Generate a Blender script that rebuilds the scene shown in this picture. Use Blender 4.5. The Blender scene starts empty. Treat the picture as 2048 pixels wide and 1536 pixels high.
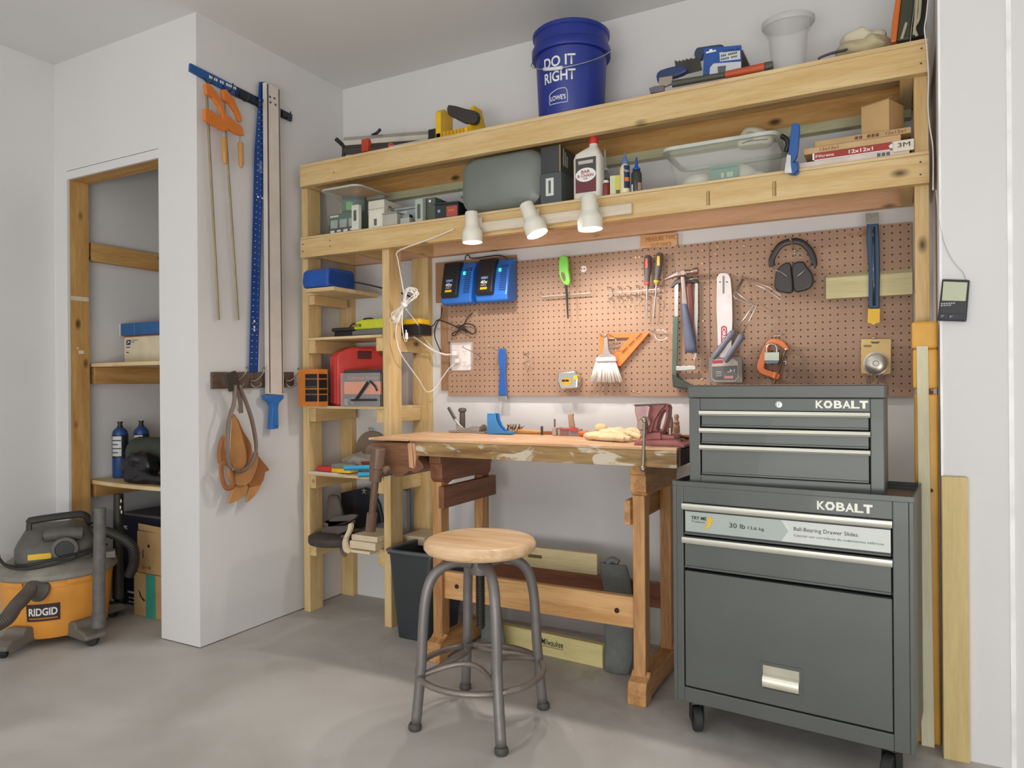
import bpy, bmesh, math, random
from mathutils import Vector, Matrix, noise
random.seed(7)
R = math.radians
scene = bpy.context.scene
COL = scene.collection

# ---------------------------------------------------------------- camera
FPX, YAW, PITCH, ROLL = 1432.6, 28.127, .046, .418
CAM = Vector((0, -2.898, 1.082))
_a, _b, _c = R(YAW), R(PITCH), R(ROLL)
_f0 = Vector((-math.sin(_a), math.cos(_a), 0)); _r0 = Vector((math.cos(_a), math.sin(_a), 0)); _z = Vector((0, 0, 1))
FWD = _f0*math.cos(_b) + _z*math.sin(_b); _U = _z*math.cos(_b) - _f0*math.sin(_b)
RGT = _r0*math.cos(_c) - _U*math.sin(_c); UPV = _r0*math.sin(_c) + _U*math.cos(_c)
cam = bpy.data.cameras.new('camera'); cam.lens = FPX/2048*36; cam.sensor_width = 36; cam.clip_start = .05
camo = bpy.data.objects.new('camera', cam); COL.objects.link(camo)
m4 = Matrix.Identity(4)
for i in range(3):
    m4[i][0] = RGT[i]; m4[i][1] = UPV[i]; m4[i][2] = -FWD[i]; m4[i][3] = CAM[i]
camo.matrix_world = m4
scene.camera = camo

def P(u, v, **k):
    """survey point: where the sight line through a photo pixel meets the given x=, y= or z= plane"""
    d = FWD + RGT*((u-1024)/FPX) + UPV*((768-v)/FPX)
    (n, val), = k.items(); i = 'xyz'.index(n)
    return CAM + d*((val-CAM[i])/d[i])

# ---------------------------------------------------------------- light
vs = scene.view_settings
vs.view_transform = 'Standard'; vs.look = 'None'; vs.gamma = 1; vs.exposure = 0.07
try: vs.use_curve_mapping = False
except Exception: pass
w = bpy.data.worlds.new('world'); scene.world = w; w.use_nodes = True
w.node_tree.nodes['Background'].inputs[0].default_value = (.95, .97, 1, 1)
w.node_tree.nodes['Background'].inputs[1].default_value = .80

def area(name, loc, aim, sx, sy, power, col):
    l = bpy.data.lights.new(name, 'AREA'); l.shape = 'RECTANGLE'; l.size = sx; l.size_y = sy
    l.energy = power; l.color = col
    o = bpy.data.objects.new(name, l); COL.objects.link(o); o.location = loc
    o.rotation_euler = (Vector(aim)-Vector(loc)).to_track_quat('-Z', 'Y').to_euler()
    return o
area('ceiling_light', (-1.3, -3.3, 2.55), (-1.3, -2.6, 0), 1.6, 1.2, 10, (1, .97, .93))
area('daylight_opening', (-1.6, -6.2, 1.3), (-1.2, 0, 1.0), 2.6, 2.2, 16, (.9, .95, 1))
area('ceiling_fill', (.2, -4.8, .12), (-.4, -1.6, 2.6), 3.2, 1.6, 128, (1, .985, .96))  # added unseen fill light near the floor, aimed up to brighten the ceiling

# ---------------------------------------------------------------- materials
def lin(c):
    if isinstance(c, str): c = [int(c[i:i+2], 16) for i in (0, 2, 4)]
    return [((x/255)/12.92 if x/255 <= .04045 else ((x/255+.055)/1.055)**2.4) for x in c] + [1]
_M = {}
def mat(name, col, rough=.5, metal=0, var=.06, vs=12, bump=0, bs=60, emit=0, alpha=1, trans=0, coat=0, spec=None, ior=None):
    if name in _M: return _M[name]
    m = bpy.data.materials.new(name); m.use_nodes = True; n = m.node_tree.nodes; L = m.node_tree.links
    b = n['Principled BSDF']; c = lin(col)
    b.inputs['Roughness'].default_value = rough; b.inputs['Metallic'].default_value = metal
    tc = n.new('ShaderNodeTexCoord')
    if var:
        nz = n.new('ShaderNodeTexNoise'); nz.inputs['Scale'].default_value = vs; nz.inputs['Detail'].default_value = 4
        L.new(tc.outputs['Object'], nz.inputs['Vector'])
        rp = n.new('ShaderNodeValToRGB'); rp.color_ramp.elements[0].position = .3; rp.color_ramp.elements[1].position = .7
        rp.color_ramp.elements[0].color = [x*(1-var*2) for x in c[:3]]+[1]
        rp.color_ramp.elements[1].color = [min(1, x*(1+var*1.5)) for x in c[:3]]+[1]
        L.new(nz.outputs['Fac'], rp.inputs[0]); L.new(rp.outputs[0], b.inputs['Base Color'])
    else: b.inputs['Base Color'].default_value = c
    if bump:
        nb = n.new('ShaderNodeTexNoise'); nb.inputs['Scale'].default_value = bs; nb.inputs['Detail'].default_value = 3
        L.new(tc.outputs['Object'], nb.inputs['Vector'])
        bp = n.new('ShaderNodeBump'); bp.inputs['Strength'].default_value = bump; bp.inputs['Distance'].default_value = .002
        L.new(nb.outputs['Fac'], bp.inputs['Height']); L.new(bp.outputs[0], b.inputs['Normal'])
    if emit: b.inputs['Emission Color'].default_value = c; b.inputs['Emission Strength'].default_value = emit
    if alpha < 1: b.inputs['Alpha'].default_value = alpha
    if trans: b.inputs['Transmission Weight'].default_value = trans
    if coat: b.inputs['Coat Weight'].default_value = coat
    if spec is not None: b.inputs['Specular IOR Level'].default_value = spec
    if ior: b.inputs['IOR'].default_value = ior
    _M[name] = m
    return m
def math_node(n, L, op, a, b=None, clamp=False):
    q = n.new('ShaderNodeMath'); q.operation = op; q.use_clamp = clamp
    for i, x in enumerate((a, b)):
        if x is None: continue
        if isinstance(x, (int, float)): q.inputs[i].default_value = x
        else: L.new(x, q.inputs[i])
    return q.outputs[0]
def wood(name, light, dark, axis='x', knots=.5, rough=.6, grain=1.0):
    """long-grained board: rings stretched along one axis, with a few knots"""
    key = name+'_'+axis
    if key in _M: return _M[key]
    m = bpy.data.materials.new(key); m.use_nodes = True; n = m.node_tree.nodes; L = m.node_tree.links
    b = n['Principled BSDF']; b.inputs['Roughness'].default_value = rough
    b.inputs['Specular IOR Level'].default_value = .3
    tc = n.new('ShaderNodeTexCoord'); mp = n.new('ShaderNodeMapping')
    s = [9, 9, 9]; s['xyz'.index(axis)] = .8; mp.inputs['Scale'].default_value = s
    L.new(tc.outputs['Object'], mp.inputs['Vector'])
    nz = n.new('ShaderNodeTexNoise'); nz.inputs['Scale'].default_value = 3.2*grain; nz.inputs['Detail'].default_value = 5; nz.inputs['Distortion'].default_value = .6
    L.new(mp.outputs[0], nz.inputs['Vector'])
    nf = n.new('ShaderNodeTexNoise'); nf.inputs['Scale'].default_value = 22*grain; nf.inputs['Detail'].default_value = 2
    L.new(mp.outputs[0], nf.inputs['Vector'])
    f = math_node(n, L, 'ADD', math_node(n, L, 'MULTIPLY', nz.outputs['Fac'], .7), math_node(n, L, 'MULTIPLY', nf.outputs['Fac'], .3))
    rp = n.new('ShaderNodeValToRGB'); e = rp.color_ramp.elements
    e[0].position = .36; e[0].color = lin(dark); e[1].position = .62; e[1].color = lin(light)
    L.new(f, rp.inputs[0])
    out = rp.outputs[0]
    if knots:
        mk = n.new('ShaderNodeMapping'); sk = [9, 9, 9]; sk['xyz'.index(axis)] = 4.6; mk.inputs['Scale'].default_value = sk
        mk.inputs['Location'].default_value = (.37, .11, .23)
        L.new(tc.outputs['Object'], mk.inputs['Vector'])
        vo = n.new('ShaderNodeTexVoronoi'); vo.inputs['Scale'].default_value = 1.0
        L.new(mk.outputs[0], vo.inputs['Vector'])
        kn = math_node(n, L, 'SUBTRACT', 1, math_node(n, L, 'MULTIPLY', vo.outputs['Distance'], 6.5), True)
        kn = math_node(n, L, 'MULTIPLY', kn, knots*1.7, True)
        mx = n.new('ShaderNodeMix'); mx.data_type = 'RGBA'; L.new(kn, mx.inputs[0]); L.new(out, mx.inputs[6])
        mx.inputs[7].default_value = lin([x*.5 for x in (lambda d: [int(d[i:i+2], 16) for i in (0, 2, 4)])(dark)])
        out = mx.outputs[2]
    L.new(out, b.inputs['Base Color'])
    bp = n.new('ShaderNodeBump'); bp.inputs['Strength'].default_value = .12; bp.inputs['Distance'].default_value = .001
    L.new(f, bp.inputs['Height']); L.new(bp.outputs[0], b.inputs['Normal'])
    _M[key] = m
    return m

# ---------------------------------------------------------------- builders
MW = {}
def root_matrix(o):
    while o is not None:
        if o.name in MW: return MW[o.name]
        o = o.parent
    return Matrix.Identity(4)
def props(o, label, cat, group):
    if label: o['label'] = label
    if cat: o['category'] = cat
    if group: o['group'] = group
def T(name, label, cat, loc, rz=0, group=None):
    o = bpy.data.objects.new(name, None); COL.objects.link(o); o.empty_display_size = .05
    o.location = loc; o.rotation_euler = (0, 0, rz); props(o, label, cat, group)
    MW[o.name] = Matrix.Translation(loc) @ Matrix.Rotation(rz, 4, 'Z')
    return o
def smoothpath(pts, n=6, closed=False):
    pts = [Vector(p) for p in pts]; out = []; N = len(pts)
    if N < 3: return pts
    for i in range(N if closed else N-1):
        g = lambda k: pts[k % N] if closed else pts[max(0, min(N-1, k))]
        p0, p1, p2, p3 = g(i-1), g(i), g(i+1), g(i+2)
        for j in range(n):
            t = j/n
            out.append(.5*((2*p1)+(p2-p0)*t+(2*p0-5*p1+4*p2-p3)*t*t+(3*p1-p0-3*p2+p3)*t**3))
    if not closed: out.append(pts[-1])
    return out
class M:
    def __init__(s): s.bm = bmesh.new()
    def box(s, x0, x1, y0, y1, z0, z1, mtx=None):
        vv = []
        for z in (z0, z1):
            for x, y in ((x0, y0), (x1, y0), (x1, y1), (x0, y1)):
                p = Vector((x, y, z)); vv.append(s.bm.verts.new(mtx @ p if mtx else p))
        for f in ((0, 3, 2, 1), (4, 5, 6, 7), (0, 1, 5, 4), (1, 2, 6, 5), (2, 3, 7, 6), (3, 0, 4, 7)):
            s.bm.faces.new([vv[i] for i in f])
        return s
    def ext(s, pts, vec, taper=None):
        vec = Vector(vec); a = [s.bm.verts.new(Vector(p)) for p in pts]
        c = sum((Vector(p) for p in pts), Vector())/len(pts)
        b = [s.bm.verts.new((Vector(p)-c)*(taper if taper else 1)+c+vec) for p in pts]
        s.bm.faces.new(a); s.bm.faces.new(b[::-1])
        for i in range(len(a)):
            j = (i+1) % len(a); s.bm.faces.new((a[j], a[i], b[i], b[j]))
        return s
    def trace(s, pts, y, th, sm=0, taper=None):
        q = [P(u, v, y=y) for u, v in pts]
        if sm: q = smoothpath(q, sm, True)
        return s.ext(q, (0, th, 0), taper)
    def tracex(s, pts, x, th, sm=0):
        q = [P(u, v, x=x) for u, v in pts]
        if sm: q = smoothpath(q, sm, True)
        return s.ext(q, (-th, 0, 0))
    def ring_ext(s, outer, inner, vec):
        """frame: outer and inner loops with equal counts"""
        vec = Vector(vec); n = len(outer)
        A = [s.bm.verts.new(Vector(p)) for p in outer]; B = [s.bm.verts.new(Vector(p)) for p in inner]
        A2 = [s.bm.verts.new(Vector(p)+vec) for p in outer]; B2 = [s.bm.verts.new(Vector(p)+vec) for p in inner]
        for i in range(n):
            j = (i+1) % n
            s.bm.faces.new((A[i], A[j], B[j], B[i])); s.bm.faces.new((A2[j], A2[i], B2[i], B2[j]))
            s.bm.faces.new((A[j], A[i], A2[i], A2[j])); s.bm.faces.new((B[i], B[j], B2[j], B2[i]))
        return s
    def tube(s, pts, r, seg=8, sm=0, closed=False, caps=True, flat=None):
        pts = smoothpath(pts, sm, closed) if sm else [Vector(p) for p in pts]
        n = len(pts)
        if not hasattr(r, '__len__'): r = [r]*n
        elif len(r) != n: r = [r[0]+(r[-1]-r[0])*0 if 0 else r[min(len(r)-1, int(i*(len(r)-1)/max(1, n-1)))]*(1-((i*(len(r)-1)/max(1, n-1)) % 1))+r[min(len(r)-1, int(i*(len(r)-1)/max(1, n-1))+1)]*((i*(len(r)-1)/max(1, n-1)) % 1) for i in range(n)]
        up = None; rings = []
        for i, p in enumerate(pts):
            t = (pts[(i+1) % n]-pts[i-1]) if closed else (pts[min(n-1, i+1)]-pts[max(0, i-1)])
            if t.length < 1e-9: t = Vector((0, 0, 1))
            t.normalize()
            if up is None:
                up = Vector((0, 0, 1)) if abs(t.z) < .9 else Vector((0, 1, 0))
            up = (up - t*up.dot(t))
            if up.length < 1e-6: up = t.orthogonal()
            up.normalize(); sd = t.cross(up)
            fx, fy = flat if flat else (1, 1)
            rings.append([s.bm.verts.new(p+up*math.cos(2*math.pi*k/seg)*r[i]*fx+sd*math.sin(2*math.pi*k/seg)*r[i]*fy) for k in range(seg)])
        for i in range(n if closed else n-1):
            a, b = rings[i], rings[(i+1) % n]
            for k in range(seg):
                s.bm.faces.new((a[k], a[(k+1) % seg], b[(k+1) % seg], b[k]))
        if caps and not closed:
            s.bm.faces.new(rings[0][::-1]); s.bm.faces.new(rings[-1])
        return s
    def lathe(s, prof, o, axis=(0, 0, 1), seg=28, sx=1, sy=1, caps=True):
        o = Vector(o); ax = Vector(axis).normalized(); q = ax.to_track_quat('Z', 'Y').to_matrix()
        rings = []
        for r, z in prof:
            rings.append([s.bm.verts.new(o+q@Vector((r*sx*math.cos(2*math.pi*k/seg), r*sy*math.sin(2*math.pi*k/seg), z))) for k in range(seg)])
        for a, b in zip(rings, rings[1:]):
            for k in range(seg): s.bm.faces.new((a[k], a[(k+1) % seg], b[(k+1) % seg], b[k]))
        if caps:
            if prof[0][0] > 1e-6: s.bm.faces.new(rings[0][::-1])
            if prof[-1][0] > 1e-6: s.bm.faces.new(rings[-1])
        bmesh.ops.remove_doubles(s.bm, verts=s.bm.verts[:], dist=1e-6)
        return s
    def ball(s, c, r, seg=16, mtx=None):
        r = r if hasattr(r, '__len__') else (r, r, r)
        mt = Matrix.Translation(Vector(c)) @ (mtx if mtx else Matrix.Identity(4)) @ Matrix.Diagonal((*r, 1))
        bmesh.ops.create_uvsphere(s.bm, u_segments=seg, v_segments=max(6, seg//2), radius=1, matrix=mt)
        return s
    def lumpy(s, amp, freq, seed=0):
        for v in s.bm.verts:
            d = noise.noise_vector(v.co*freq+Vector((seed, seed*1.7, 0))); v.co += d*amp
        return s
    def loft(s, loops, caps=True):
        rings = [[s.bm.verts.new(Vector(p)) for p in l] for l in loops]; n = len(rings[0])
        for a, b in zip(rings, rings[1:]):
            for k in range(n): s.bm.faces.new((a[k], a[(k+1) % n], b[(k+1) % n], b[k]))
        if caps: s.bm.faces.new(rings[0][::-1]); s.bm.faces.new(rings[-1])
        return s
    def xf(s, mtx):
        for v in s.bm.verts: v.co = mtx @ v.co
        return s
    def done(s, name, m, parent=None, bev=0, sm=False, local=False, label=None, cat=None, group=None, kind=None, sub=0, solid=0, bseg=2):
        bm = s.bm; bmesh.ops.recalc_face_normals(bm, faces=bm.faces[:])
        me = bpy.data.meshes.new(name)
        loc = Vector((0, 0, 0))
        if parent is not None:
            if not local: bm.transform(root_matrix(parent).inverted())
        else:
            xs = [v.co for v in bm.verts]
            loc = Vector(((min(c.x for c in xs)+max(c.x for c in xs))/2, (min(c.y for c in xs)+max(c.y for c in xs))/2, min(c.z for c in xs)))
            if kind == 'structure': loc = Vector((0, 0, 0))
            bm.transform(Matrix.Translation(-loc))
        bm.to_mesh(me); bm.free()
        me.materials.append(m)
        if sm:
            for p in me.polygons: p.use_smooth = True
            if sm is not True: me.set_sharp_from_angle(angle=R(sm))
        o = bpy.data.objects.new(name, me); COL.objects.link(o); o.location = loc
        if parent is not None: o.parent = parent
        else: MW[o.name] = Matrix.Translation(loc)
        props(o, label, cat, group)
        if kind: o['kind'] = kind
        if solid:
            q = o.modifiers.new('solid', 'SOLIDIFY'); q.thickness = solid; q.offset = 0
        if bev:
            q = o.modifiers.new('bevel', 'BEVEL'); q.width = bev; q.segments = bseg; q.limit_method = 'ANGLE'; q.angle_limit = R(40)
        if sub:
            q = o.modifiers.new('sub', 'SUBSURF'); q.levels = sub; q.render_levels = sub
        return o
X_, Y_, Z_ = Vector((1, 0, 0)), Vector((0, 1, 0)), Vector((0, 0, 1))
def txt(s, p, w, h, m, parent, ux=X_, uy=Z_, name='lettering', local=False, bold=0, out=.0007, shear=0, label=None):
    """lettering fitted to a w x h field whose lower left corner is p"""
    c = bpy.data.curves.new('t', 'FONT'); c.body = s; c.size = 1; c.offset = bold; c.resolution_u = 3; c.shear = shear
    o = bpy.data.objects.new('t', c); COL.objects.link(o)
    me = bpy.data.meshes.new_from_object(o.evaluated_get(bpy.context.evaluated_depsgraph_get()))
    bpy.data.objects.remove(o); bpy.data.curves.remove(c)
    xs = [v.co.x for v in me.vertices]; ys = [v.co.y for v in me.vertices]
    if not xs: return None
    x0, x1, y0, y1 = min(xs), max(xs), min(ys), max(ys)
    ux, uy = Vector(ux), Vector(uy); nn = ux.cross(uy).normalized(); p = Vector(p)
    inv = Matrix.Identity(4) if local else root_matrix(parent).inverted()
    for v in me.vertices:
        v.co = inv @ (p+ux*((v.co.x-x0)/(x1-x0)*w)+uy*((v.co.y-y0)/(y1-y0)*h)+nn*out)
    me.materials.clear(); me.materials.append(m); me.name = name
    q = bpy.data.objects.new(name, me); COL.objects.link(q); q.parent = parent
    if label: q['label'] = label
    return q
def patch(pts, m, parent, name='printed_patch', y=None, out=0, local=False):
    """a thin printed or stuck-on piece"""
    b = M(); q = [P(u, v, y=y) for u, v in pts] if y is not None else [Vector(p) for p in pts]
    n = (q[1]-q[0]).cross(q[2]-q[0]).normalized()
    b.ext([p-n*0 for p in q], n*.0008 if not out else n*out)
    return b.done(name, m, parent, local=local)
# ---------------------------------------------------------------- palette
WALL = mat('wall_paint', 'd9d7d5', .75, var=.012, vs=2.2, bump=.1, bs=160)
CEIL = mat('ceiling_paint', 'd9d8d6', .8, var=.01, vs=2, bump=.1, bs=120)
WHITE = mat('white_plastic', 'e9e8e4', .4, var=.01)
BLACKP = mat('black_plastic', '1d1e20', .42, var=.05)
DKRUB = mat('dark_rubber', '2a2a2a', .7)
GREYP = mat('grey_plastic', '6d6c69', .5)
BLUEP = mat('blue_plastic', '1f55a8', .35)
YEL = mat('yellow_plastic', 'e8b91c', .4)
ORG = mat('orange_plastic', 'e07a28', .45)
RED = mat('red_plastic', 'c8332a', .4)
STEEL = mat('steel', 'b9b8b4', .32, 1, var=.05, vs=40)
DSTEEL = mat('dark_steel', '55524e', .45, .9)
BRASS = mat('brass', 'c9a860', .35, 1)
CARD = mat('cardboard', 'b89565', .8, var=.04)
WHT = mat('white_print', 'e8e8e6', .6, var=0)
BLK = mat('black_print', '1a1a1a', .6, var=0)
GRYT = mat('grey_print', '5c5f60', .6, var=0)
PINE = 'e6c68e', 'cda468'
def pine(ax): return wood('pine', 'd9be8c', 'c8a56c', ax, .75)
def darkpine(ax): return wood('dark_pine', 'cfa468', 'b4854a', ax, .9)
def ply(ax): return wood('plywood', 'dec79c', 'caab78', ax, 0)

# concrete floor
def floor_mat():
    m = bpy.data.materials.new('concrete'); m.use_nodes = True; n = m.node_tree.nodes; L = m.node_tree.links
    b = n['Principled BSDF']; b.inputs['Roughness'].default_value = .55; b.inputs['Specular IOR Level'].default_value = .35
    tc = n.new('ShaderNodeTexCoord')
    def nz(s, d, dist=0):
        q = n.new('ShaderNodeTexNoise'); q.inputs['Scale'].default_value = s; q.inputs['Detail'].default_value = d; q.inputs['Distortion'].default_value = dist
        L.new(tc.outputs['Object'], q.inputs['Vector']); return q.outputs['Fac']
    r1 = n.new('ShaderNodeValToRGB'); e = r1.color_ramp.elements
    e[0].position = .35; e[0].color = lin('b2aea8'); e[1].position = .65; e[1].color = lin('c6c3be')
    L.new(nz(2.2, 6, .4), r1.inputs[0])
    # worn, dusty mottling, stronger towards the workbench end of the slab
    sx = n.new('ShaderNodeSeparateXYZ'); L.new(tc.outputs['Object'], sx.inputs[0])
    zone = math_node(n, L, 'MULTIPLY', math_node(n, L, 'ADD', math_node(n, L, 'MULTIPLY', sx.outputs[1], 1.1), 1.15, True),
                     math_node(n, L, 'ADD', math_node(n, L, 'MULTIPLY', sx.outputs[0], .5), 1.35, True), True)
    r2 = n.new('ShaderNodeValToRGB'); e = r2.color_ramp.elements
    e[0].position = .42; e[0].color = (0, 0, 0, 1); e[1].position = .62; e[1].color = (1, 1, 1, 1)
    L.new(nz(7, 8, 1.2), r2.inputs[0])
    f = math_node(n, L, 'MULTIPLY', math_node(n, L, 'MULTIPLY', r2.outputs[0], zone), .75, True)
    mx = n.new('ShaderNodeMix'); mx.data_type = 'RGBA'; L.new(f, mx.inputs[0]); L.new(r1.outputs[0], mx.inputs[6]); mx.inputs[7].default_value = lin('9a9087')
    # pale specks
    vo = n.new('ShaderNodeTexVoronoi'); vo.inputs['Scale'].default_value = 9; L.new(tc.outputs['Object'], vo.inputs['Vector'])
    sp = math_node(n, L, 'SUBTRACT', 1, math_node(n, L, 'MULTIPLY', vo.outputs['Distance'], 16), True)
    mx2 = n.new('ShaderNodeMix'); mx2.data_type = 'RGBA'; L.new(math_node(n, L, 'MULTIPLY', sp, .5), mx2.inputs[0]); L.new(mx.outputs[2], mx2.inputs[6]); mx2.inputs[7].default_value = lin('d8d4cd')
    L.new(mx2.outputs[2], b.inputs['Base Color'])
    bp = n.new('ShaderNodeBump'); bp.inputs['Strength'].default_value = .15; bp.inputs['Distance'].default_value = .003
    L.new(nz(30, 6), bp.inputs['Height']); L.new(bp.outputs[0], b.inputs['Normal'])
    return m
FLOOR = floor_mat()
HC = 2.634
XL, XF, YC = -2.5416, -3.5546, -.8957      # partition wall, far-left wall, closet front wall
OX0, OX1, OZ = -3.455, -2.787, 2.069       # closet opening
def st(name, m, mt, **k): return m.done(name, mt, kind='structure', **k)
st('floor', M().box(-5, 3, -6.6, .15, -.1, 0), FLOOR)
st('ceiling', M().box(-5, 3, -4.4, .15, HC, HC+.1), CEIL)
st('wall_back', M().box(-3.7, 1.6, 0, .12, 0, HC), WALL)
st('wall_partition', M().box(OX1, XL, YC, -.0, .004, HC), WALL)
b = M().box(XF, OX0, YC, YC+.012, 0, HC).box(OX0, OX1, YC, YC+.115, OZ+.038, HC).box(OX0, OX1, YC, YC+.012, OZ, OZ+.04)
b.box(XF, OX0-.038, YC+.012, YC+.115, 0, HC).box(XF, OX0-.02, YC+.1, YC+.115, 0, HC)
st('wall_closet_front', b, WALL)
st('wall_far_left', M().box(XF-.12, XF, -4.4, YC-.0005, 0, HC), WALL)
st('wall_closet_left', M().box(XF-.12, -3.5, YC+.116, .0, 0, HC), WALL)
CLOS = WALL
st('trim_1', M().box(OX0-.038, OX0, YC+.012, YC+.103, 0, OZ+.04), darkpine('z'))
st('trim_2', M().box(OX0, OX1, YC+.012, YC+.103, OZ, OZ+.038), darkpine('x'))
jt = bpy.data.objects['trim_1']
PUT = mat('putty', 'd8ccb0', .8)
for z0_, z1_, y0_, y1_ in ((1.500, 1.520, YC+.015, YC+.10), (1.245, 1.262, YC+.05, YC+.075), (1.268, 1.275, YC+.04, YC+.05)):
    M().box(OX0, OX0+.0008, y0_, y1_, z0_, z1_).done('putty_patch', PUT, jt)
# right pier, its corner bead and the bead where the next sheet starts
st('wall_right', M().box(.118, 1.6, -.486, 0, 0, HC), WALL)
xb = P(2018, 900, y=-.486).x
st('trim_3', M().box(.116, .122, -.489, -.46, 0, HC), mat('corner_bead', 'f0efec', .6))
st('trim_4', M().box(xb, xb+.012, -.489, -.486, 0, HC), mat('corner_bead', 'f0efec', .6))
# ---------------------------------------------------------------- shelving frame (one nailed-together thing)
SX0, SX1, SY = -2.4886, .0975, -.3675
sh = T('lumber_shelving', 'built-in pine lumber shelving frame with two long upper shelves and a narrow tower at left', 'shelving', (-1.2, -.2, 0))
def bd(name, x0, x1, y0, y1, z0, z1, mt, bev=.002): return M().box(x0, x1, y0, y1, z0, z1).done(name, mt, sh, bev=bev)
# posts
bd('post', -2.512, -2.474, -.334, -.245, 0, 2.03, pine('z'))
bd('post', -2.028, -1.990, -.334, -.245, 0, 1.70, pine('z'))
bd('post', .058, .0975, -.334, -.245, 0, 2.10, pine('z'))
bd('post', -2.5405, -2.466, -.038, -.001, 0, 2.0, pine('z'))
bd('post', -2.080, -1.985, -.038, -.001, 0, 1.70, pine('z'))
# long shelves: front rail, rear ledger, deck
TREAT = wood('treated_pine', 'c9c8a4', 'b4b08c', 'x', .4)
bd('front_rail', SX0, SX1, SY, -.3345, 2.029, 2.117, pine('x'))
bd('front_rail', SX0, SX1, SY, -.3345, 1.690, 1.777, pine('x'))
bd('deck', SX0, SX1, SY+.002, -.002, 2.118, 2.133, ply('x'))
bd('deck', SX0, SX1, SY+.002, -.002, 1.778, 1.789, ply('x'))
bd('rear_ledger', -2.538, SX1, -.0385, -.001, 2.039, 2.1175, darkpine('x'))  # darker pine: the shade under the top shelf is put into its colour
bd('ledger_strip', -2.35, .057, -.045, -.001, 2.003, 2.0385, TREAT)
bd('rear_ledger', -2.538, SX1, -.0385, -.001, 1.700, 1.7775, wood('lamplit_pine', 'dcb492', 'c89c78', 'x', .8))  # pinkish glow of the bench lamps painted into this pine
for x in (-2.474, .02): bd('cross_brace', x, x+.038, -.334, -.04, 2.03, 2.117, pine('y'))
for x in (-2.474, -2.24, -1.99, .02): bd('cross_brace', x, x+.038, -.334, -.04, 1.70, 1.777, pine('y'))
# tower shelves
def tower(zt, x0=-2.474, x1=-1.99, th=.012, right=True):
    bd('shelf_panel', x0, x1+.0, -.336, -.04, zt-th, zt, ply('x'), .001)
    bd('shelf_cleat', -2.473, -2.435, -.332, -.04, zt-th-.062, zt-th-.0005, pine('y'))
    if right:
        bd('shelf_cleat', -2.067, -2.029, -.332, -.04, zt-th-.062, zt-th-.0005, pine('y'))
M().ext([(x, y, 1.515) for x, y in ((-2.41, -.42), (-2.235, -.42), (-2.235, -.10), (-2.473, -.10), (-2.473, -.336), (-2.41, -.336))], (0, 0, .018)).done('shelf_panel', ply('x'), sh, bev=.002)
bd('shelf_cleat', -2.473, -2.435, -.332, -.10, 1.47, 1.5145, pine('y'))
tower(1.312, x1=-2.03); tower(.987, x1=-2.03); tower(.668, x1=-2.03); tower(.345, x1=-2.03)
# nails / printed lumber marks
mk = mat('lumber_stamp', '8a6a3c', .7)
for u, v in ((1413, 397), (1545, 378)):
    p = P(u, v, y=SY)
    txt('- --', p+Vector((0, 0, -.025)), .012, .05, mk, sh, ux=X_, name='lumber_stamp')
nl = M()
for u, v in ((1843, 97), (1842, 127), (1841, 324), (1841, 349), (660, 478+3), (660, 492), (606, 489), (606, 503), (668, 345)):
    p = P(u, v, y=SY); nl.lathe([(.003, 0), (.003, .001)], p, (0, -1, 0), 8)
nl.done('nail_heads', DSTEEL, sh)
# ---------------------------------------------------------------- workbench
BW = lambda ax: wood('bench_beech', 'cd9c68', '9c6e42', ax, 0, .5, .8)
BWR = lambda ax: wood('bench_red', '8a5a40', '6c4230', ax, 0, .45, .8)
def top_mat():
    m = wood('bench_top', 'd8b08a', 'c2946a', 'x', 0, .45).copy(); m.name = 'bench_top_worn'
    n = m.node_tree.nodes; L = m.node_tree.links; b = n['Principled BSDF']; tc = [q for q in n if q.type == 'TEX_COORD'][0]
    src = b.inputs['Base Color'].links[0].from_socket
    mp = n.new('ShaderNodeMapping'); mp.inputs['Scale'].default_value = (4, 9, 14); L.new(tc.outputs['Object'], mp.inputs[0])
    z = n.new('ShaderNodeTexNoise'); z.inputs['Scale'].default_value = 2.0; z.inputs['Detail'].default_value = 8; z.inputs['Distortion'].default_value = .8
    L.new(mp.outputs[0], z.inputs['Vector'])
    r = n.new('ShaderNodeValToRGB'); r.color_ramp.elements[0].position = .58; r.color_ramp.elements[0].color = (0, 0, 0, 1); r.color_ramp.elements[1].position = .64; r.color_ramp.elements[1].color = (1, 1, 1, 1)
    L.new(z.outputs['Fac'], r.inputs[0])
    mx = n.new('ShaderNodeMix'); mx.data_type = 'RGBA'; L.new(math_node(n, L, 'MULTIPLY', r.outputs[0], .7), mx.inputs[0]); L.new(src, mx.inputs[6]); mx.inputs[7].default_value = lin('d8d2c0')
    L.new(mx.outputs[2], b.inputs['Base Color']); return m
TOPM = top_mat()
EDGEM = TOPM.copy(); EDGEM.name = 'bench_edge_stained'
for q in EDGEM.node_tree.nodes:
    if q.type == 'VALTORGB' and len(q.color_ramp.elements) == 2 and q.color_ramp.elements[0].position < .4:
        q.color_ramp.elements[0].color = lin('7a5c36'); q.color_ramp.elements[1].color = lin('a98a5a')
    elif q.type == 'VALTORGB' and q.color_ramp.elements[0].position > .5:
        q.color_ramp.elements[0].position = .52; q.color_ramp.elements[1].position = .60
wbn = T('workbench', 'old wooden woodworking bench with paint-splashed top and trestle legs', 'workbench', (-1.2, -.35, 0))
M().box(-1.69, -.625, -.6, -.20, .862, .872).done('bench_top', TOPM, wbn, bev=.002)
M().box(-1.69, -.625, -.6, -.57, .806, .8615).done('front_apron', EDGEM, wbn, bev=.002)
M().box(-1.69, -.625, -.569, -.20, .82, .8615).done('top_core', BWR('x'), wbn)
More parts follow.
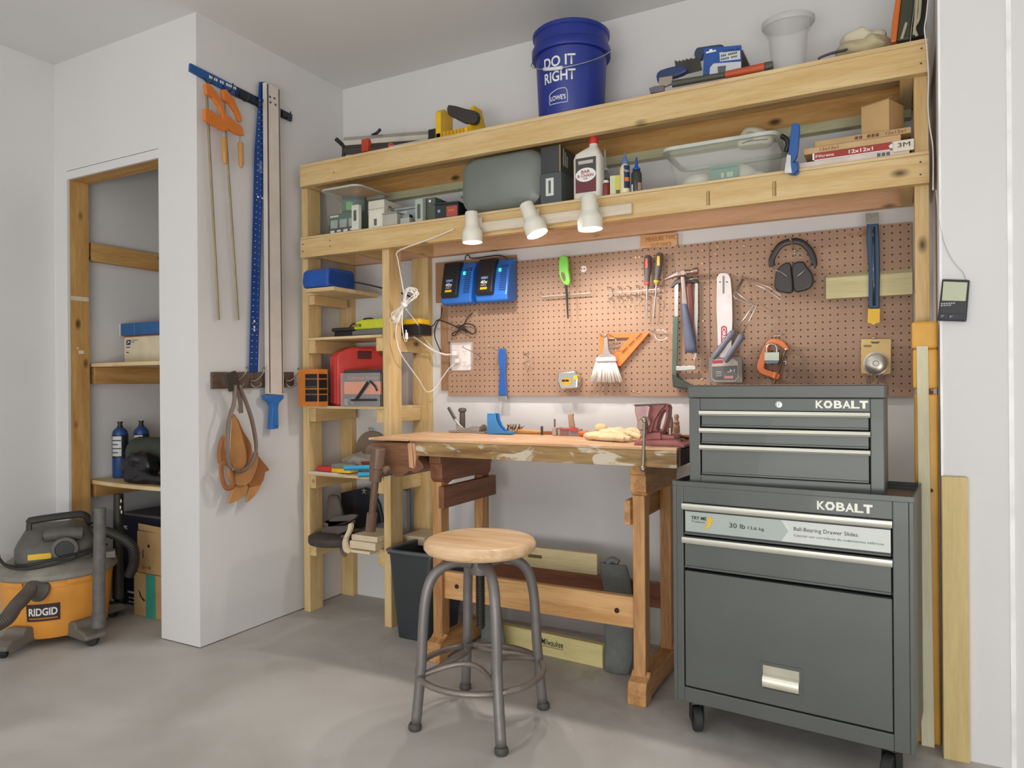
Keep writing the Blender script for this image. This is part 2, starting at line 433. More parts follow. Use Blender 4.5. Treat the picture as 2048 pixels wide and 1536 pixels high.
M().box(-1.69, -.625, -.199, -.085, .80, .812).done('tool_tray', BWR('x'), wbn)
M().box(-1.69, -.625, -.085, -.06, .80, .878).done('back_rail', wood('rail_red', 'c07a4c', '9a5a34', 'x', 0), wbn, bev=.002)
for x in (-1.625, -.80):
    # arched bearer with rounded ends, two legs, cross rail, sled foot
    w_ = .055
    pr = [(-.56, .806), (-.56, .775), (-.552, .77), (-.548, .715), (-.535, .70), (-.50, .692), (-.47, .70), (-.24, .70), (-.215, .685), (-.19, .687), (-.165, .705), (-.16, .74), (-.15, .75), (-.15, .806)]
    M().ext([(x, y, z) for y, z in pr], (w_, 0, 0)).done('bearer', BWR('y') if x < -1 else BW('y'), wbn, bev=.003)
    for y in (-.545, -.225):
        M().box(x+.005, x+w_-.007, y, y+.055, .07, .70).done('leg', BW('z'), wbn, bev=.003)
    M().box(*((x+w_-.0065, x+w_+.018) if x < -1 else (x-.016, x+.004)), -.565, -.15, .60, .685).done('cross_rail', BWR('y') if x < -1 else BW('y'), wbn, bev=.002)
    ft = [(-.585, 0), (-.585, .055), (-.575, .075), (-.545, .085), (-.53, .10), (-.50, .082), (-.22, .075), (-.19, .10), (-.15, .08), (-.135, .05), (-.135, 0), (-.19, 0), (-.20, .014), (-.52, .014), (-.53, 0)]
    M().ext([(x-.004, y, z) for y, z in ft], (w_+.01, 0, 0)).done('sled_foot', BW('y'), wbn, bev=.003)
for y in (-.525, -.2):
    mb = M().box(-1.62, -.785, y, y+.028, .238 if y < -.4 else .215, .345 if y < -.4 else .311)
    mb.done('stretcher', wood('stretcher', 'dbae78', 'c08e58', 'x', .3) if y < -.4 else BWR('x'), wbn, bev=.003)
mb = M()
for x in (-1.52, -.86): mb.lathe([(.009, 0), (.009, .002)], (x, -.526, .292), (0, -1, 0), 14)
mb.done('peg_hole', mat('hole_dark', '3a2413', .9), wbn)
# end vise: scalloped jaw block, facing boards, screw boss, hanging handle
vb = [(743, 884), (815, 885), (828, 886), (832, 915), (846, 930), (846, 938), (832, 947), (818, 942), (806, 952), (790, 954), (780, 946), (768, 953), (757, 954), (748, 946), (745, 910)]
M().trace(vb, -.6, .24).done('vise_jaw', wood('jaw', '8a6248', '66452f', 'x', 0, .4), wbn, bev=.004)
M().box(-1.885, -1.69, -.61, -.20, .862, .871).done('jaw_cap', TOPM, wbn, bev=.001)
M().trace([(815, 887), (823, 887), (827, 938), (818, 934)], -.606, .02).trace([(824, 887), (829, 888), (832, 915), (829, 938)], -.605, .02).done('jaw_facing', wood('facing', 'd9a884', 'c08c66', 'z', 0), wbn, bev=.001)
p0, p1 = P(757, 896, y=-.66), P(741, 1062, y=-.66)
d = p1-p0
hm = wood('handle', '7d6353', '5f493b', 'z', 0, .3)
M().tube([p0, p0+d*.24, p0+d*.241, p0+d*.40, p0+d*.401, p0+d*.78, p0+d*.781, p1], [.028, .029, .0265, .024, .0145, .0135, .0205, .020], 20).done('vise_handle', hm, wbn, sm=35, bev=.003)
M().tube([P(771, 942, y=-.62), P(771, 942, y=-.62)+Vector((0, -.045, 0))], [.014, .015], 16).ball(P(773, 940, y=-.66), .017).done('screw_boss', hm, wbn, sm=40)
M().box(-.624, -.615, -.59, -.30, .812, .866).done('end_cap', mat('burnt_wood', '3b2a22', .7), wbn, bev=.002)

# ---------------------------------------------------------------- rolling tool cabinet + chest
CH = mat('chest_paint', '5a5d59', .42, .2, var=.03, vs=6, coat=.05)
CHIN = mat('chest_dark', '232524', .5, .3)
ALU = mat('anodised_trim', 'cfcdc0', .33, .55, var=.02)
LIDM = mat('worn_top', '86705f', .6, .1, var=.12, vs=18)
ROT = math.atan2(-.056, .656)
O = Vector((-.614, -.694, 0))
cab = T('rolling_tool_cabinet', 'large dark grey rolling tool cabinet with two drawers and a drop door, the lower unit', 'tool cabinet', O, ROT)
L_ = dict(local=True)
def fr(mb, x0, x1, z0, z1, y0, y1, t):  # rectangular tube frame
    return mb
W, D_ = .658, .32
b = M().box(0, .012, 0, D_, .1, .765).box(W-.012, W, 0, D_, .1, .765).box(.012, W-.012, D_-.01, D_, .1, .765).box(.012, W-.012, .03, D_-.01, .1, .112)
b.box(.012, .034, 0, .02, .1, .765).box(W-.05, W-.012, 0, .02, .1, .765).box(.034, W-.05, 0, .02, .715, .765).box(.034, W-.05, 0, .02, .1, .145)
b.done('body', CH, cab, bev=.002, **L_)
M().box(.03, W-.04, .035, .04, .14, .72).done('interior', CHIN, cab, **L_)
M().box(.012, W-.012, .02, D_-.01, .751, .757).done('tray_floor', LIDM, cab, **L_)
M().ring_ext([(0, 0, .765), (W, 0, .765), (W, D_, .765), (0, D_, .765)], [(.004, .004, .765), (W-.004, .004, .765), (W-.004, D_-.004, .765), (.004, D_-.004, .765)], (0, 0, .014)).done('tray_rim', CH, cab, **L_)
def drawer(z0, z1, x0, x1, root, y=0, bh=.018, trim=ALU):
    d = M().box(x0+.004, x1-.004, y+.002, y+.035, z0, z1-bh).box(x0+.004, x1-.004, y-.003, y+.002, z0, z0+.006).done('drawer', CH, root, bev=.0015, **L_)
    pr = [(y-.012, z1-bh), (y-.016, z1-bh*.6), (y-.014, z1), (y+.01, z1), (y+.01, z1-bh)]
    M().ext([(x0, a, c) for a, c in pr], (x1-x0, 0, 0)).done('pull_rail', trim, d, sm=40, **L_)
    return d
d1 = drawer(.617, .713, .034, .608, cab)
d2 = drawer(.515, .610, .034, .608, cab)
door = M().box(.038, .606, -.002, .02, .150, .505).done('door', CH, cab, bev=.003, **L_)
M().ring_ext([(.262, -.004, .188), (.380, -.004, .188), (.380, -.004, .272), (.262, -.004, .272)], [(.271, -.004, .195), (.371, -.004, .195), (.371, -.004, .263), (.271, -.004, .263)], (0, .003, 0)).done('handle_frame', CH, door, **L_)
hp = [(-.003, .196), (-.012, .203), (-.014, .222), (-.009, .232), (-.0025, .238), (-.0025, .262), (.0, .262), (.0, .196)]
M().ext([(.271, a, c) for a, c in hp], (.1, 0, 0)).done('door_handle', mat('satin_handle', 'd3d0bd', .3, .8), door, sm=40, **L_)
# sticker on the top drawer
STK = mat('sticker_grey', 'a9b2ac', .45, .1, var=.02); STL = mat('sticker_light', 'cfd3cc', .45, var=.02)
M().box(.043, .604, -.0055, -.0032, .628, .689).done('drawer_sticker', STK, d1, **L_)
M().ext([(.325, -.0062, .628), (.604, -.0062, .628), (.604, -.0062, .689), (.325, -.0062, .689), (.345, -.0062, .6585)], (0, .0006, 0)).done('sticker_panel', STL, d1, **L_)
def lt(s, x, z, w, h, m, root, y=-.0066, **k): return txt(s, (x, y, z), w, h, m, root, local=True, out=.0003, **k)
lt('TRY ME', .062, .666, .047, .010, BLK, d1, bold=.02); lt('Pruébame', .064, .657, .04, .006, GRYT, d1)
lt('30 lb', .178, .652, .046, .014, BLK, d1); lt('13,6 kg', .232, .650, .046, .0115, BLK, d1)
lt('Ball-Bearing Drawer Slides', .360, .659, .165, .014, BLK, d1)
lt('Cajones con correderas de rodamientos esféricos', .360, .644, .228, .009, GRYT, d1)
M().ext([(.098, -.0068, .640), (.112, -.0068, .642), (.122, -.0068, .652), (.124, -.0068, .664), (.130, -.0068, .664), (.120, -.0068, .682), (.108, -.0068, .664), (.114, -.0068, .664), (.112, -.0068, .654), (.106, -.0068, .647)], (0, .0004, 0)).done('arrow_mark', YEL, d1, **L_)
LOGO = mat('logo_cream', 'd6d6c8', .4, .2, var=0)
def kobalt(x, z, w, h, y, root):
    cw = w/6.3
    lt('K', x, z, cw*.95, h, LOGO, root, y=y, bold=.03)
    cx, cz, rr = x+cw*1.5, z+h*.5, h*.56
    hx = lambda r: [(cx+r*math.cos(R(60*i)), y-.0003, cz+r*math.sin(R(60*i))) for i in range(6)]
    M().ring_ext(hx(rr), hx(rr*.48), (0, .0006, 0)).done('logo_nut', LOGO, root, **L_)
    tx, s_ = x+cw*5.22, cw*.98
    M().ext([(tx, y-.0006, z+h), (tx, y-.0006, z+h*.74), (tx+s_*.34, y-.0006, z+h*.74), (tx+s_*.34, y-.0006, z), (tx+s_*.68, y-.0006, z), (tx+s_*.68, y-.0006, z+h*.74), (tx+s_, y-.0006, z+h*.74), (tx+s_, y-.0006, z+h)], (0, .0005, 0)).done('lettering', LOGO, root, **L_)
    for i, ch in enumerate('BAL'):
        lt(ch, x+cw*(2.2+i*1.02), z, cw*.98, h, LOGO, root, y=y, bold=.03)
kobalt(.421, .727, .142, .024, -.0005, cab)
# casters
def caster(x, y, root, rz):
    c = M().box(-.022, .022, -.03, .03, .092, .1).box(-.02, -.017, -.02, .02, .03, .092).box(.017, .02, -.02, .02, .03, .092)
    mt = Matrix.Translation((x, y, 0)) @ Matrix.Rotation(rz, 4, 'Z'); c.xf(mt)
    c_ = c.done('caster_fork', CHIN, root, **L_)
    wv = M().lathe([(.012, -.014), (.034, -.014), (.038, -.010), (.038, .010), (.034, .014), (.012, .014)], (0, -.01, .038), (1, 0, 0), 24); wv.xf(mt)
    wv.done('caster_wheel', DKRUB, c_, sm=40, **L_)
for x, y, a in ((.055, .05, .5), (W-.06, .05, -.3), (.055, .27, .2), (W-.06, .27, .9)): caster(x, y, cab, a)
# upper chest
O2 = O + Matrix.Rotation(ROT, 3, 'Z') @ Vector((.045, .03, 0))
uc = T('tool_chest', 'smaller dark grey three-drawer tool chest standing on top of the rolling cabinet', 'tool chest', (O2.x, O2.y, .7575), -.026)
Z0 = .7575; W2, D2 = .540, .26
def z(v): return v-Z0
b = M().box(0, .034, 0, .02, z(.7578), z(1.036)).box(W2-.034, W2, 0, .02, z(.7578), z(1.036)).box(.034, W2-.034, 0, .02, z(.998), z(1.036)).box(.034, W2-.034, 0, .02, z(.7578), z(.799))
b.box(0, .01, .02, D2, z(.7578), z(1.036)).box(W2-.01, W2, .02, D2, z(.7578), z(1.036)).box(.01, W2-.01, D2-.01, D2, z(.7578), z(1.036)).box(.01, W2-.01, .02, D2-.01, z(.7578), z(.763))
b.done('body', CH, uc, bev=.002, **L_)
M().box(.03, W2-.03, .035, .04, z(.79), z(1.0)).done('interior', CHIN, uc, **L_)
lid = M().box(-.003, W2+.003, -.004, D2+.002, z(1.037), z(1.074)).done('lid', CH, uc, bev=.003, **L_)
M().box(-.003, W2+.003, -.004, D2+.002, z(1.0745), z(1.0765)).done('lid_top', LIDM, lid, **L_)
for a, c in ((.948, .997), (.896, .944), (.801, .892)): drawer(z(a), z(c), .034, W2-.034, uc, 0, .014)
kobalt(.366, z(1.008), .137, .022, -.0005, uc)
M().lathe([(.0095, 0), (.0095, .003), (.006, .0035), (.0055, .002), (.002, .002)], (.266, 0, z(1.018)), (0, -1, 0), 20).done('lock', STEEL, uc, sm=40, **L_)
M().box(.2652, .2668, -.0027, -.0022, z(1.014), z(1.022)).done('keyway', BLK, uc, **L_)

# ---------------------------------------------------------------- stool
SC = Vector((-1.19, -.90, 0))
IRON = mat('grey_iron', '7d7875', .45, .4, var=.05, vs=25)
stl = T('industrial_stool', 'round wooden seat screw stool on four curved grey metal legs', 'stool', SC)
M().lathe([(0, .543), (.16, .543), (.174, .548), (.182, .558), (.182, .570), (.176, .580), (.165, .585), (0, .586)], SC, seg=56).done('seat', wood('stool_oak', 'e6c7a2', 'cda577', 'x', 0, .38, .7), stl, sm=50)
M().lathe([(.085, .537), (.085, .5425)], SC, seg=32).lathe([(.03, .47), (.032, .475), (.032, .53), (.045, .537)], SC, seg=24).done('seat_hub', IRON, stl, sm=40)
pr = []
z_ = .298
while z_ < .47: pr += [(.0125, z_), (.0155, z_+.0022), (.0155, z_+.0034), (.0125, z_+.0056)]; z_ += .0062
M().lathe([(.011, .292)]+pr+[(.0125, .475)], SC, seg=18).done('screw_spindle', DSTEEL, stl, sm=30)
angs = [(-.1465, -.160), (.166, -.165), (.148, .157), (-.165, .169)]
for ax, ay in angs:
    q = Vector((ax, ay, 0)).normalized(); r_ = Vector((ax, ay, 0)).length
    pts = [(.03, .505), (.080, .514), (.128, .500), (.163, .465), (.182, .40), (.190, .31), (.196, .20), (r_-.003, .02)]
    lg = M().tube([SC+q*a+Vector((0, 0, c)) for a, c in pts], .0165, 14, sm=5).done('leg', IRON, stl, sm=True)
    M().lathe([(.018, 0), (.021, .004), (.021, .016), (.017, .022)], SC+q*r_, seg=18).done('foot_cap', mat('foot_rubber', '4a4743', .6), lg, sm=40)
ring = []
FR = mat('worn_iron', '8a8078', .42, .5, var=.1, vs=20)
for i in range(4):
    a0 = math.atan2(angs[i][1], angs[i][0]); a1 = math.atan2(angs[(i+1) % 4][1], angs[(i+1) % 4][0])
    while a1 < a0: a1 += 2*math.pi
    rr = .204
    A = [SC+Vector((math.cos(a0+(a1-a0)*t)*rr, math.sin(a0+(a1-a0)*t)*rr, .165)) for t in [j/10 for j in range(11)]]
    M().tube(A, .0098, 10).done('foot_ring', FR, stl, sm=True)
    e0, e1 = A[0], A[-1]; mid = (e0+e1)/2
    inn = (SC+Vector((0, 0, .185))-mid); inn.z = 0
    B_ = [e0.lerp(e1, t)+inn*(.55*math.sin(math.pi*t))+Vector((0, 0, .034*math.sin(math.pi*t))) for t in [j/12 for j in range(13)]]
    M().tube(B_, .0088, 10).done('inner_arc', FR, stl, sm=True)

# ---------------------------------------------------------------- waste bin
BINM = mat('bin_plastic', '33373a', .38, var=.04, coat=.1)
def rr_(x0, x1, y0, y1, r, z, n=4):
    o = []
    for cx, cy, a in ((x1-r, y0+r, -90), (x1-r, y1-r, 0), (x0+r, y1-r, 90), (x0+r, y0+r, 180)):
        for k in range(n+1): o.append((cx+r*math.cos(R(a+90*k/n)), cy+r*math.sin(R(a+90*k/n)), z))
    return o
bn = T('waste_bin', 'tall black rectangular plastic wastebasket between the tower and the workbench', 'wastebasket', (-1.82, -.28, 0))
bm_ = M().loft([rr_(-1.90, -1.74, -.42, -.16, .03, .002), rr_(-1.945, -1.705, -.42, -.12, .03, .352), rr_(-1.953, -1.697, -.428, -.112, .032, .355), rr_(-1.953, -1.697, -.428, -.112, .032, .372),
    rr_(-1.940, -1.71, -.415, -.125, .028, .372), rr_(-1.895, -1.745, -.415, -.165, .026, .008)])
bm_.done('bin_body', BINM, bn, sm=40)
M().ring_ext(rr_(-1.958, -1.692, -.433, -.107, .034, .366), rr_(-1.938, -1.712, -.413, -.127, .028, .366), (0, 0, .008)).done('rim', mat('bin_rim', '5b6367', .4), bn, sm=40)

# ---------------------------------------------------------------- leaning wooden levels and padded sleeve
pad2 = T('padded_sleeve', 'grey fabric sleeve standing under the left end of the bench, behind the stool', 'sleeve', (-1.46, -.37, 0))
g2 = [(.925, 0)]
M().loft([[(-1.462+.060*math.cos(a)*s_+dx, -.375+.02*math.sin(a)+dy, z_) for a in [2*math.pi*k/14 for k in range(14)]] for z_, s_, dx, dy in ((.004, 1, .02, 0), (.09, .9, .01, .01), (.17, .75, 0, .02), (.235, .62, -.01, .03))]).lumpy(.006, 16, 5).done('sleeve_body', mat('grey_canvas', '707470', .9, var=.06, vs=30, bump=.3, bs=200), pad2, sm=True)
LV = lambda: wood('level_pine', 'ded0a0', 'c9b888', 'x', .3)
l1 = T('wooden_level', 'long pale wooden spirit level with a hand slot standing on the rear bench stretcher', 'level', (-1.4, -.185, .311))
b = M(); A0, A1 = P(985, 1095, y=-.045), P(1192, 1113, y=-.045)
zt, zb = .396, .3115
b.box(-1.565, P(1194, 1130, y=-.197).x, -.197, -.176, zb, zt).done('beam', LV(), l1, bev=.002)
px = P(1075, 1120, y=-.197).x
M().box(px-.045, px+.02, -.1978, -.197, .352, .366).done('hand_slot', mat('slot_dark', '6d5a38', .8), l1)

l2 = T('wooden_level', 'yellow-painted wooden level with black lettering lying on the floor under the bench', 'level', (-1.3, -.3, 0))
q0, q1 = P(1000, 1290, z=0), P(1205, 1337, z=0)
dv = (q1-q0).normalized(); nv = Vector((-dv.y, dv.x, 0))
q0 = q1-dv*.55
M().ext([q0, q1, q1+Vector((0, 0, .088)), q0+Vector((0, 0, .088))], nv*.03).done('beam', wood('level_yellow', 'e2d699', 'd2c488', 'x', .2), l2, bev=.002)
pp = q0+dv*((P(1073, 1300, z=.03)-q0).dot(dv))
txt('Milwaukee', pp+Vector((0, 0, .042)), .10, .026, BLK, l2, ux=dv, uy=Z_, shear=.2, bold=.01)
txt('________', pp+Vector((0, 0, .036)), .10, .002, BLK, l2, ux=dv, uy=Z_)
pad = T('padded_sleeve', 'grey-green fabric sleeve standing between the wall and the right bench leg', 'sleeve', (-.93, -.3, 0))
GF = mat('grey_canvas', '707470', .9, var=.06, vs=30, bump=.3, bs=200)
s0, s1 = P(1213, 1340, z=.0), P(1262, 1352, z=0)
b = M()
n = 9
lo = []
for i in range(n):
    t = i/(n-1); ex_ = .0
    c = Vector((-.925-.06*t+.02*math.sin(3*t), -.352+.125*t, .004+.37*t)); hw = .055+.008*t
    lo.append([c+Vector((hw*math.cos(a)*1, .016*math.sin(a), 0))*(1 if 0 < i < n-1 else .9) for a in [2*math.pi*k/16 for k in range(16)]])
b.loft(lo).lumpy(.006, 14, 3).done('sleeve_body', GF, pad, sm=True)
M().tube([(-1.01, -.222, .372), (-.99, -.215, .388), (-.965, -.215, .378)], .012, 8, sm=4).done('sleeve_flap', GF, pad, sm=True)
# ---------------------------------------------------------------- lamps over the bench
CREAM = mat('cream_enamel', 'e6e2d3', .35, var=.02)
BULB = mat('lit_bulb', 'fff0dc', .5, var=0, emit=14)
stp = T('lamp_strip', 'whitewashed wooden strip screwed to the lower shelf rail carrying three spot lamps', 'mounting strip', P(1100, 430, y=-.385))
a, b_ = P(913, 458, y=-.386), P(1262, 405, y=-.386)
M().box(P(930, 445, y=-.386).x, P(1263, 405, y=-.386).x, -.388, -.3685, 1.703, 1.742).done('strip', wood('pale_strip', 'ddd3c0', 'c8b9a0', 'x', 0), stp, bev=.002)
def lamp(ub, vb, ut, vt, plate, lab, rb=.0335, y=-.44):
    """ub,vb: centre of the mouth; ut,vt: top of the socket"""
    m0, m1 = P(ub, vb, y=y), P(ut, vt, y=y+.0)
    t = T('spot_lamp', lab, 'lamp', (m0.x, y, m0.z), group=None)
    ax = (m1-m0).normalized(); h = (m1-m0).length
    pr = [(rb, 0), (rb, h*.30), (rb*.93, h*.38), (rb*.70, h*.50), (rb*.66, h*.56), (rb*.64, h*.97), (rb*.58, h), (0, h)]
    inner = [(rb-.002, 0), (rb*.9, h*.3), (rb*.5, h*.45), (0, h*.45)]
    M().lathe(pr, m0, ax, 32, caps=False).lathe(inner, m0, ax, 32, caps=False).done('lamp_shade', CREAM, t, sm=50)
    M().lathe([(rb-.004, .006), (rb*.8, .0), (rb*.4, -.004), (0, -.005)], m0, ax, 28, caps=False).done('bulb', BULB, t, sm=True)
    k = m0+ax*h*.72
    M().tube([k+Vector((0, .012, 0)), Vector((k.x, -.388, k.z))], .007, 12).box(k.x-.017, k.x+.017, -.3925, -.3882, k.z-.02, k.z+.02).done('bracket', CREAM, t)
    l = bpy.data.lights.new('lamp_light', 'SPOT'); l.energy = 10; l.color = (1, .94, .89); l.spot_size = R(178); l.spot_blend = .6; l.shadow_soft_size = .024
    o = bpy.data.objects.new('lamp_light', l); COL.objects.link(o); o.parent = t
    o.matrix_world = Matrix.Translation(m0-ax*.012) ; o.rotation_euler = (ax).to_track_quat('Z', 'Y').to_euler(); o.location = (m0-ax*.014)-t.location
    return t
lamp(945, 485, 943, 424, 1, 'cream spot lamp nearest the tower, pointing straight down', .041)
lamp(1075, 468, 1052, 408, 0, 'cream spot lamp tilted to the right, between the two straight ones', .043)
lamp(1181, 459, 1177, 392, 1, 'cream spot lamp in front of the oil bottle, rightmost of the lamp row', .046)
def arc_patch(c, r0, z0, r1, z1, a0, a1, m, parent, name='label_patch', n=12, th=.001):
    b = M(); V = []
    for k in range(n+1):
        a = a0+(a1-a0)*k/n; d = Vector((math.cos(a), math.sin(a), 0))
        V.append([b.bm.verts.new(Vector(c)+d*(r0+th)+Vector((0, 0, z0))), b.bm.verts.new(Vector(c)+d*(r1+th)+Vector((0, 0, z1)))])
    for k in range(n): b.bm.faces.new((V[k][0], V[k+1][0], V[k+1][1], V[k][1]))
    return b.done(name, m, parent, sm=True)
def arctxt(s, c, r, z0, h, a0, a1, m, parent, bold=0, name='lettering', taper=0, th=.0016):
    """lettering wrapped on an upright cylinder, a0..a1 left to right"""
    o = txt(s, (0, 0, 0), a1-a0, h, m, parent, ux=X_, uy=Y_, local=True, bold=bold, out=0, name=name)
    inv = root_matrix(parent).inverted()
    for v in o.data.vertices:
        a = a0+v.co.x; rr = r+th+taper*v.co.y
        v.co = inv @ (Vector(c)+Vector((math.cos(a)*rr, math.sin(a)*rr, z0+v.co.y)))
    return o
def boxthing(name, label, cat, x0, x1, y0, y1, z0, z1, m, rz=0, group=None, bev=.002, part='box_body'):
    """carton: body (with an end-flap seam) standing at its base; rz about its centre"""
    c = Vector(((x0+x1)/2, (y0+y1)/2, z0))
    t = T(name, label, cat, c, rz, group)
    M().box(x0-c.x, x1-c.x, y0-c.y, y1-c.y, 0, z1-z0).done(part, m, t, bev=bev, local=True)
    return t, (x1-x0)/2, (y1-y0)/2, z1-z0
# ---------------------------------------------------------------- closet shelves
c1 = T('closet_cleat', 'knotty pine cleat with a thin white shelf above it, topmost board in the closet', 'shelf cleat', (-3.48, -.4, 1.70))
M().box(-3.499, -3.461, -.775, -.002, 1.703, 1.792).done('cleat_board', darkpine('y'), c1, bev=.002)
M().box(-3.46, -2.80, -.30, -.002, 1.80, 1.812).done('white_panel', WHITE, c1)
c2 = T('closet_shelf', 'bowed plywood closet shelf carrying the postal carton', 'shelf', (-3.2, -.4, 1.10))
def bowed(z0, z1, name, root, yf=-.775, bow=.03):
    n = 14; fr_ = [(-3.499+.71*k/n, yf-bow*math.sin(math.pi*k/n*.9)) for k in range(n+1)]
    M().ext([(x, y, z0) for x, y in fr_]+[(-2.789, -.02, z0), (-3.499, -.02, z0)], (0, 0, z1-z0)).done(name, ply('x'), root, bev=.001)
bowed(1.183, 1.200, 'shelf_panel', c2)
M().box(-3.499, -3.461, -.765, -.002, 1.10, 1.1825).done('shelf_cleat', darkpine('y'), c2, bev=.002)
c3 = T('closet_shelf', 'plywood closet shelf below the gas cylinders and black bag', 'shelf', (-3.2, -.4, .54))
bowed(.612, .630, 'shelf_panel', c3)
M().box(-3.499, -3.461, -.765, -.002, .545, .6115).done('shelf_cleat', darkpine('y'), c3, bev=.002)
# postal carton and blue box
t, hx_, hy_, hz_ = boxthing('postal_carton', 'cream postal carton with a red-brown top edge and eagle emblem on the closet shelf', 'box', -3.448, -3.15, -.62, -.40, 1.201, 1.342, mat('cream_card', 'd9cdaf', .7))
f = -.0005-hy_
M().box(-hx_, hx_, f-.0008, f, .134, .1405).done('edge_band', mat('redbrown', '9c5638', .6), t, local=True)
M().ext([(-hx_+.018, f-.001, .095), (-hx_+.05, f-.001, .095), (-hx_+.055, f-.001, .12), (-hx_+.022, f-.001, .12)], (0, .001, 0)).done('emblem', mat('navy_print', '23304f', .6), t, local=True)
M().ext([(-hx_+.024, f-.0016, .099), (-hx_+.050, f-.0016, .111), (-hx_+.03, f-.0016, .115), (-hx_+.036, f-.0016, .109)], (0, .0005, 0)).done('emblem_swoosh', WHT, t, local=True)
for i, (s, w_, z1) in enumerate((('PRIORITY', .05, .114), ('MAIL', .025, .105), ('---', .03, .08), ('--', .02, .055))):
    txt(s, (-hx_+.062 if i < 2 else -hx_+.02, f-.0012, z1), w_, .006, GRYT, t, local=True)
t2 = T('blue_carton', 'flat blue carton with a pale end lying on the postal carton', 'box', (-3.3, -.52, 1.343))
M().box(-3.46, -3.15, -.63, -.42, 1.343, 1.404).done('box_body', mat('blue_card', '2d5f96', .5), t2, bev=.002)
M().box(-3.472, -3.4605, -.631, -.419, 1.343, 1.405).done('end_flap', mat('pale_card', 'cfd0bf', .6), t2, bev=.001)
M().box(-3.35, -3.348, -.6308, -.6302, 1.343, 1.404).done('fold_line', mat('blue_light', '6f9ac6', .5), t2)
# gas cylinders
GASB = mat('gas_blue', '2c4f86', .35, .2); LABW = mat('label_white', 'c9cccd', .5)
def gascan(x, y, lab, r=.036):
    t = T('gas_cylinder', lab, 'gas cylinder', (x, y, .631), group='gas cylinders on the closet shelf')
    c = Vector((x, y, .631))
    M().lathe([(r*.9, 0), (r, .006), (r, .215), (r*.93, .232), (r*.6, .246), (.014, .252)], c, seg=28).done('cylinder_body', GASB, t, sm=50)
    M().lathe([(.014, .25), (.014, .258), (.010, .259), (.010, .272), (.013, .273), (.013, .28), (0, .28)], c, seg=16).done('valve_cap', BLACKP, t, sm=40)
    a = math.atan2(-.5, .85)
    M().lathe([(r+.0006, .10), (r+.0006, .215)], c, seg=28, caps=False).done('black_label', mat('label_dark', '20242c', .5), t, sm=True)
    arc_patch(c, r+.0008, .11, r+.0008, .208, a-1.2, a+.1, LABW, t, th=.0004)
    for k in range(4): arc_patch(c, r+.001, .125+.02*k, r+.001, .130+.02*k, a-1.15, a+(.05 if k % 2 else -.3), BLK, t, 'label_line', th=.0006)
gascan(-3.424, -.66, 'blue gas cylinder with white label, fully visible left of the other')
p = P(283, 920, y=-.56); gascan(p.x, -.56, 'blue gas cylinder half hidden behind the green roll')
# green roll, black bag
gr_ = T('green_roll', 'dark green rolled mat lying behind the black bag on the closet shelf', 'rolled mat', (-3.2, -.62, .66))
p = P(282, 905, y=-.60)
M().tube([(p.x-.02, -.60, .755), (p.x+.3, -.58, .755)], .078, 24).done('roll', mat('olive_green', '3f473c', .75), gr_, sm=50, bev=.006)
M().tube([(p.x+.05, -.68, .632+.012), (p.x+.3, -.66, .645)], .02, 12).done('roll_edge', mat('olive_green', '3f473c', .75), gr_, sm=True)
bg = T('black_bag', 'crumpled shiny black plastic bag on the lowest closet shelf', 'bag', (-3.25, -.7, .631))
bag = mat('black_film', '1b1a20', .28, bump=.5, bs=18)
def lump(c, r, amp, fr_, seed, flat_z=None):
    b = M().ball(c, r, 28); 
    for v in b.bm.verts:
        d = (v.co-Vector(c)).normalized(); v.co += d*noise.noise(v.co*fr_+Vector((seed, 0, 0)))*amp
        if flat_z is not None and v.co.z < flat_z: v.co.z = flat_z
    return b
c_ = P(292, 935, y=-.72)
lump((c_.x-.03, -.72, .70), (.10, .06, .065), .045, 22, 3, .632).done('upper_fold', bag, bg, sm=True)
lump((c_.x+.03, -.745, .655), (.155, .035, .03), .03, 24, 8, .632).done('lower_fold', bag, bg, sm=True)
# ---------------------------------------------------------------- cartons on the closet floor
NAVY = mat('navy_carton', '1a2238', .45, var=.08)
t, hx_, hy_, hz_ = boxthing('appliance_carton', 'large dark navy carton with a small red square standing on the closet floor', 'box', -3.487, -3.0, -.655, -.25, .001, .445, NAVY)
f = -hy_-.001
M().box(-hx_, hx_, -hy_, -hy_+.02, .4445, .455).done('top_flap', mat('dusty_flap', '5b5c58', .7), t, local=True)
q = lambda u, v: (P(u, v, y=-.657).x+3.2435, P(u, v, y=-.657).z)
x, zz = q(244, 1082); M().box(x, x+.045, f, f+.0008, zz-.02, zz+.03).done('red_square', mat('red_print', 'a33230', .5), t, local=True)
x, zz = q(243, 1058); txt('SPK', (x, f, zz), .05, .02, WHT, t, local=True, bold=.02)
x, zz = q(265, 1186); M().box(x-.04, x+.09, f, f+.0008, zz-.004, zz+.006).done('white_bar', WHT, t, local=True)
for k in range(3): txt('--- ---- ---', (x-.03, f, zz-.03-.02*k), .08, .007, WHT, t, local=True)
t, hx_, hy_, hz_ = boxthing('cardboard_carton', 'upper brown carton with black arrow marks, on top of the taped carton', 'box', -3.185, -2.86, -.735, -.660, .2045, .40, CARD)
f = -hy_-.0008
M().box(-hx_+.04, -hx_+.046, f, f+.0006, .07, .11).done('printed_mark', BLK, t, local=True)
M().lathe([(.008, 0), (.008, .0006)], (-hx_+.085, f+.0006, .13), (0, -1, 0), 12).done('hand_hole', BLK, t, local=True)
txt('12 × 10', (-hx_+.04, f, .02), .06, .015, BLK, t, local=True)
M().box(-hx_, hx_, -hy_, -hy_+.003, .1955, .225, Matrix.Rotation(.04, 4, 'Y')).done('raised_flap', CARD, t, local=True)
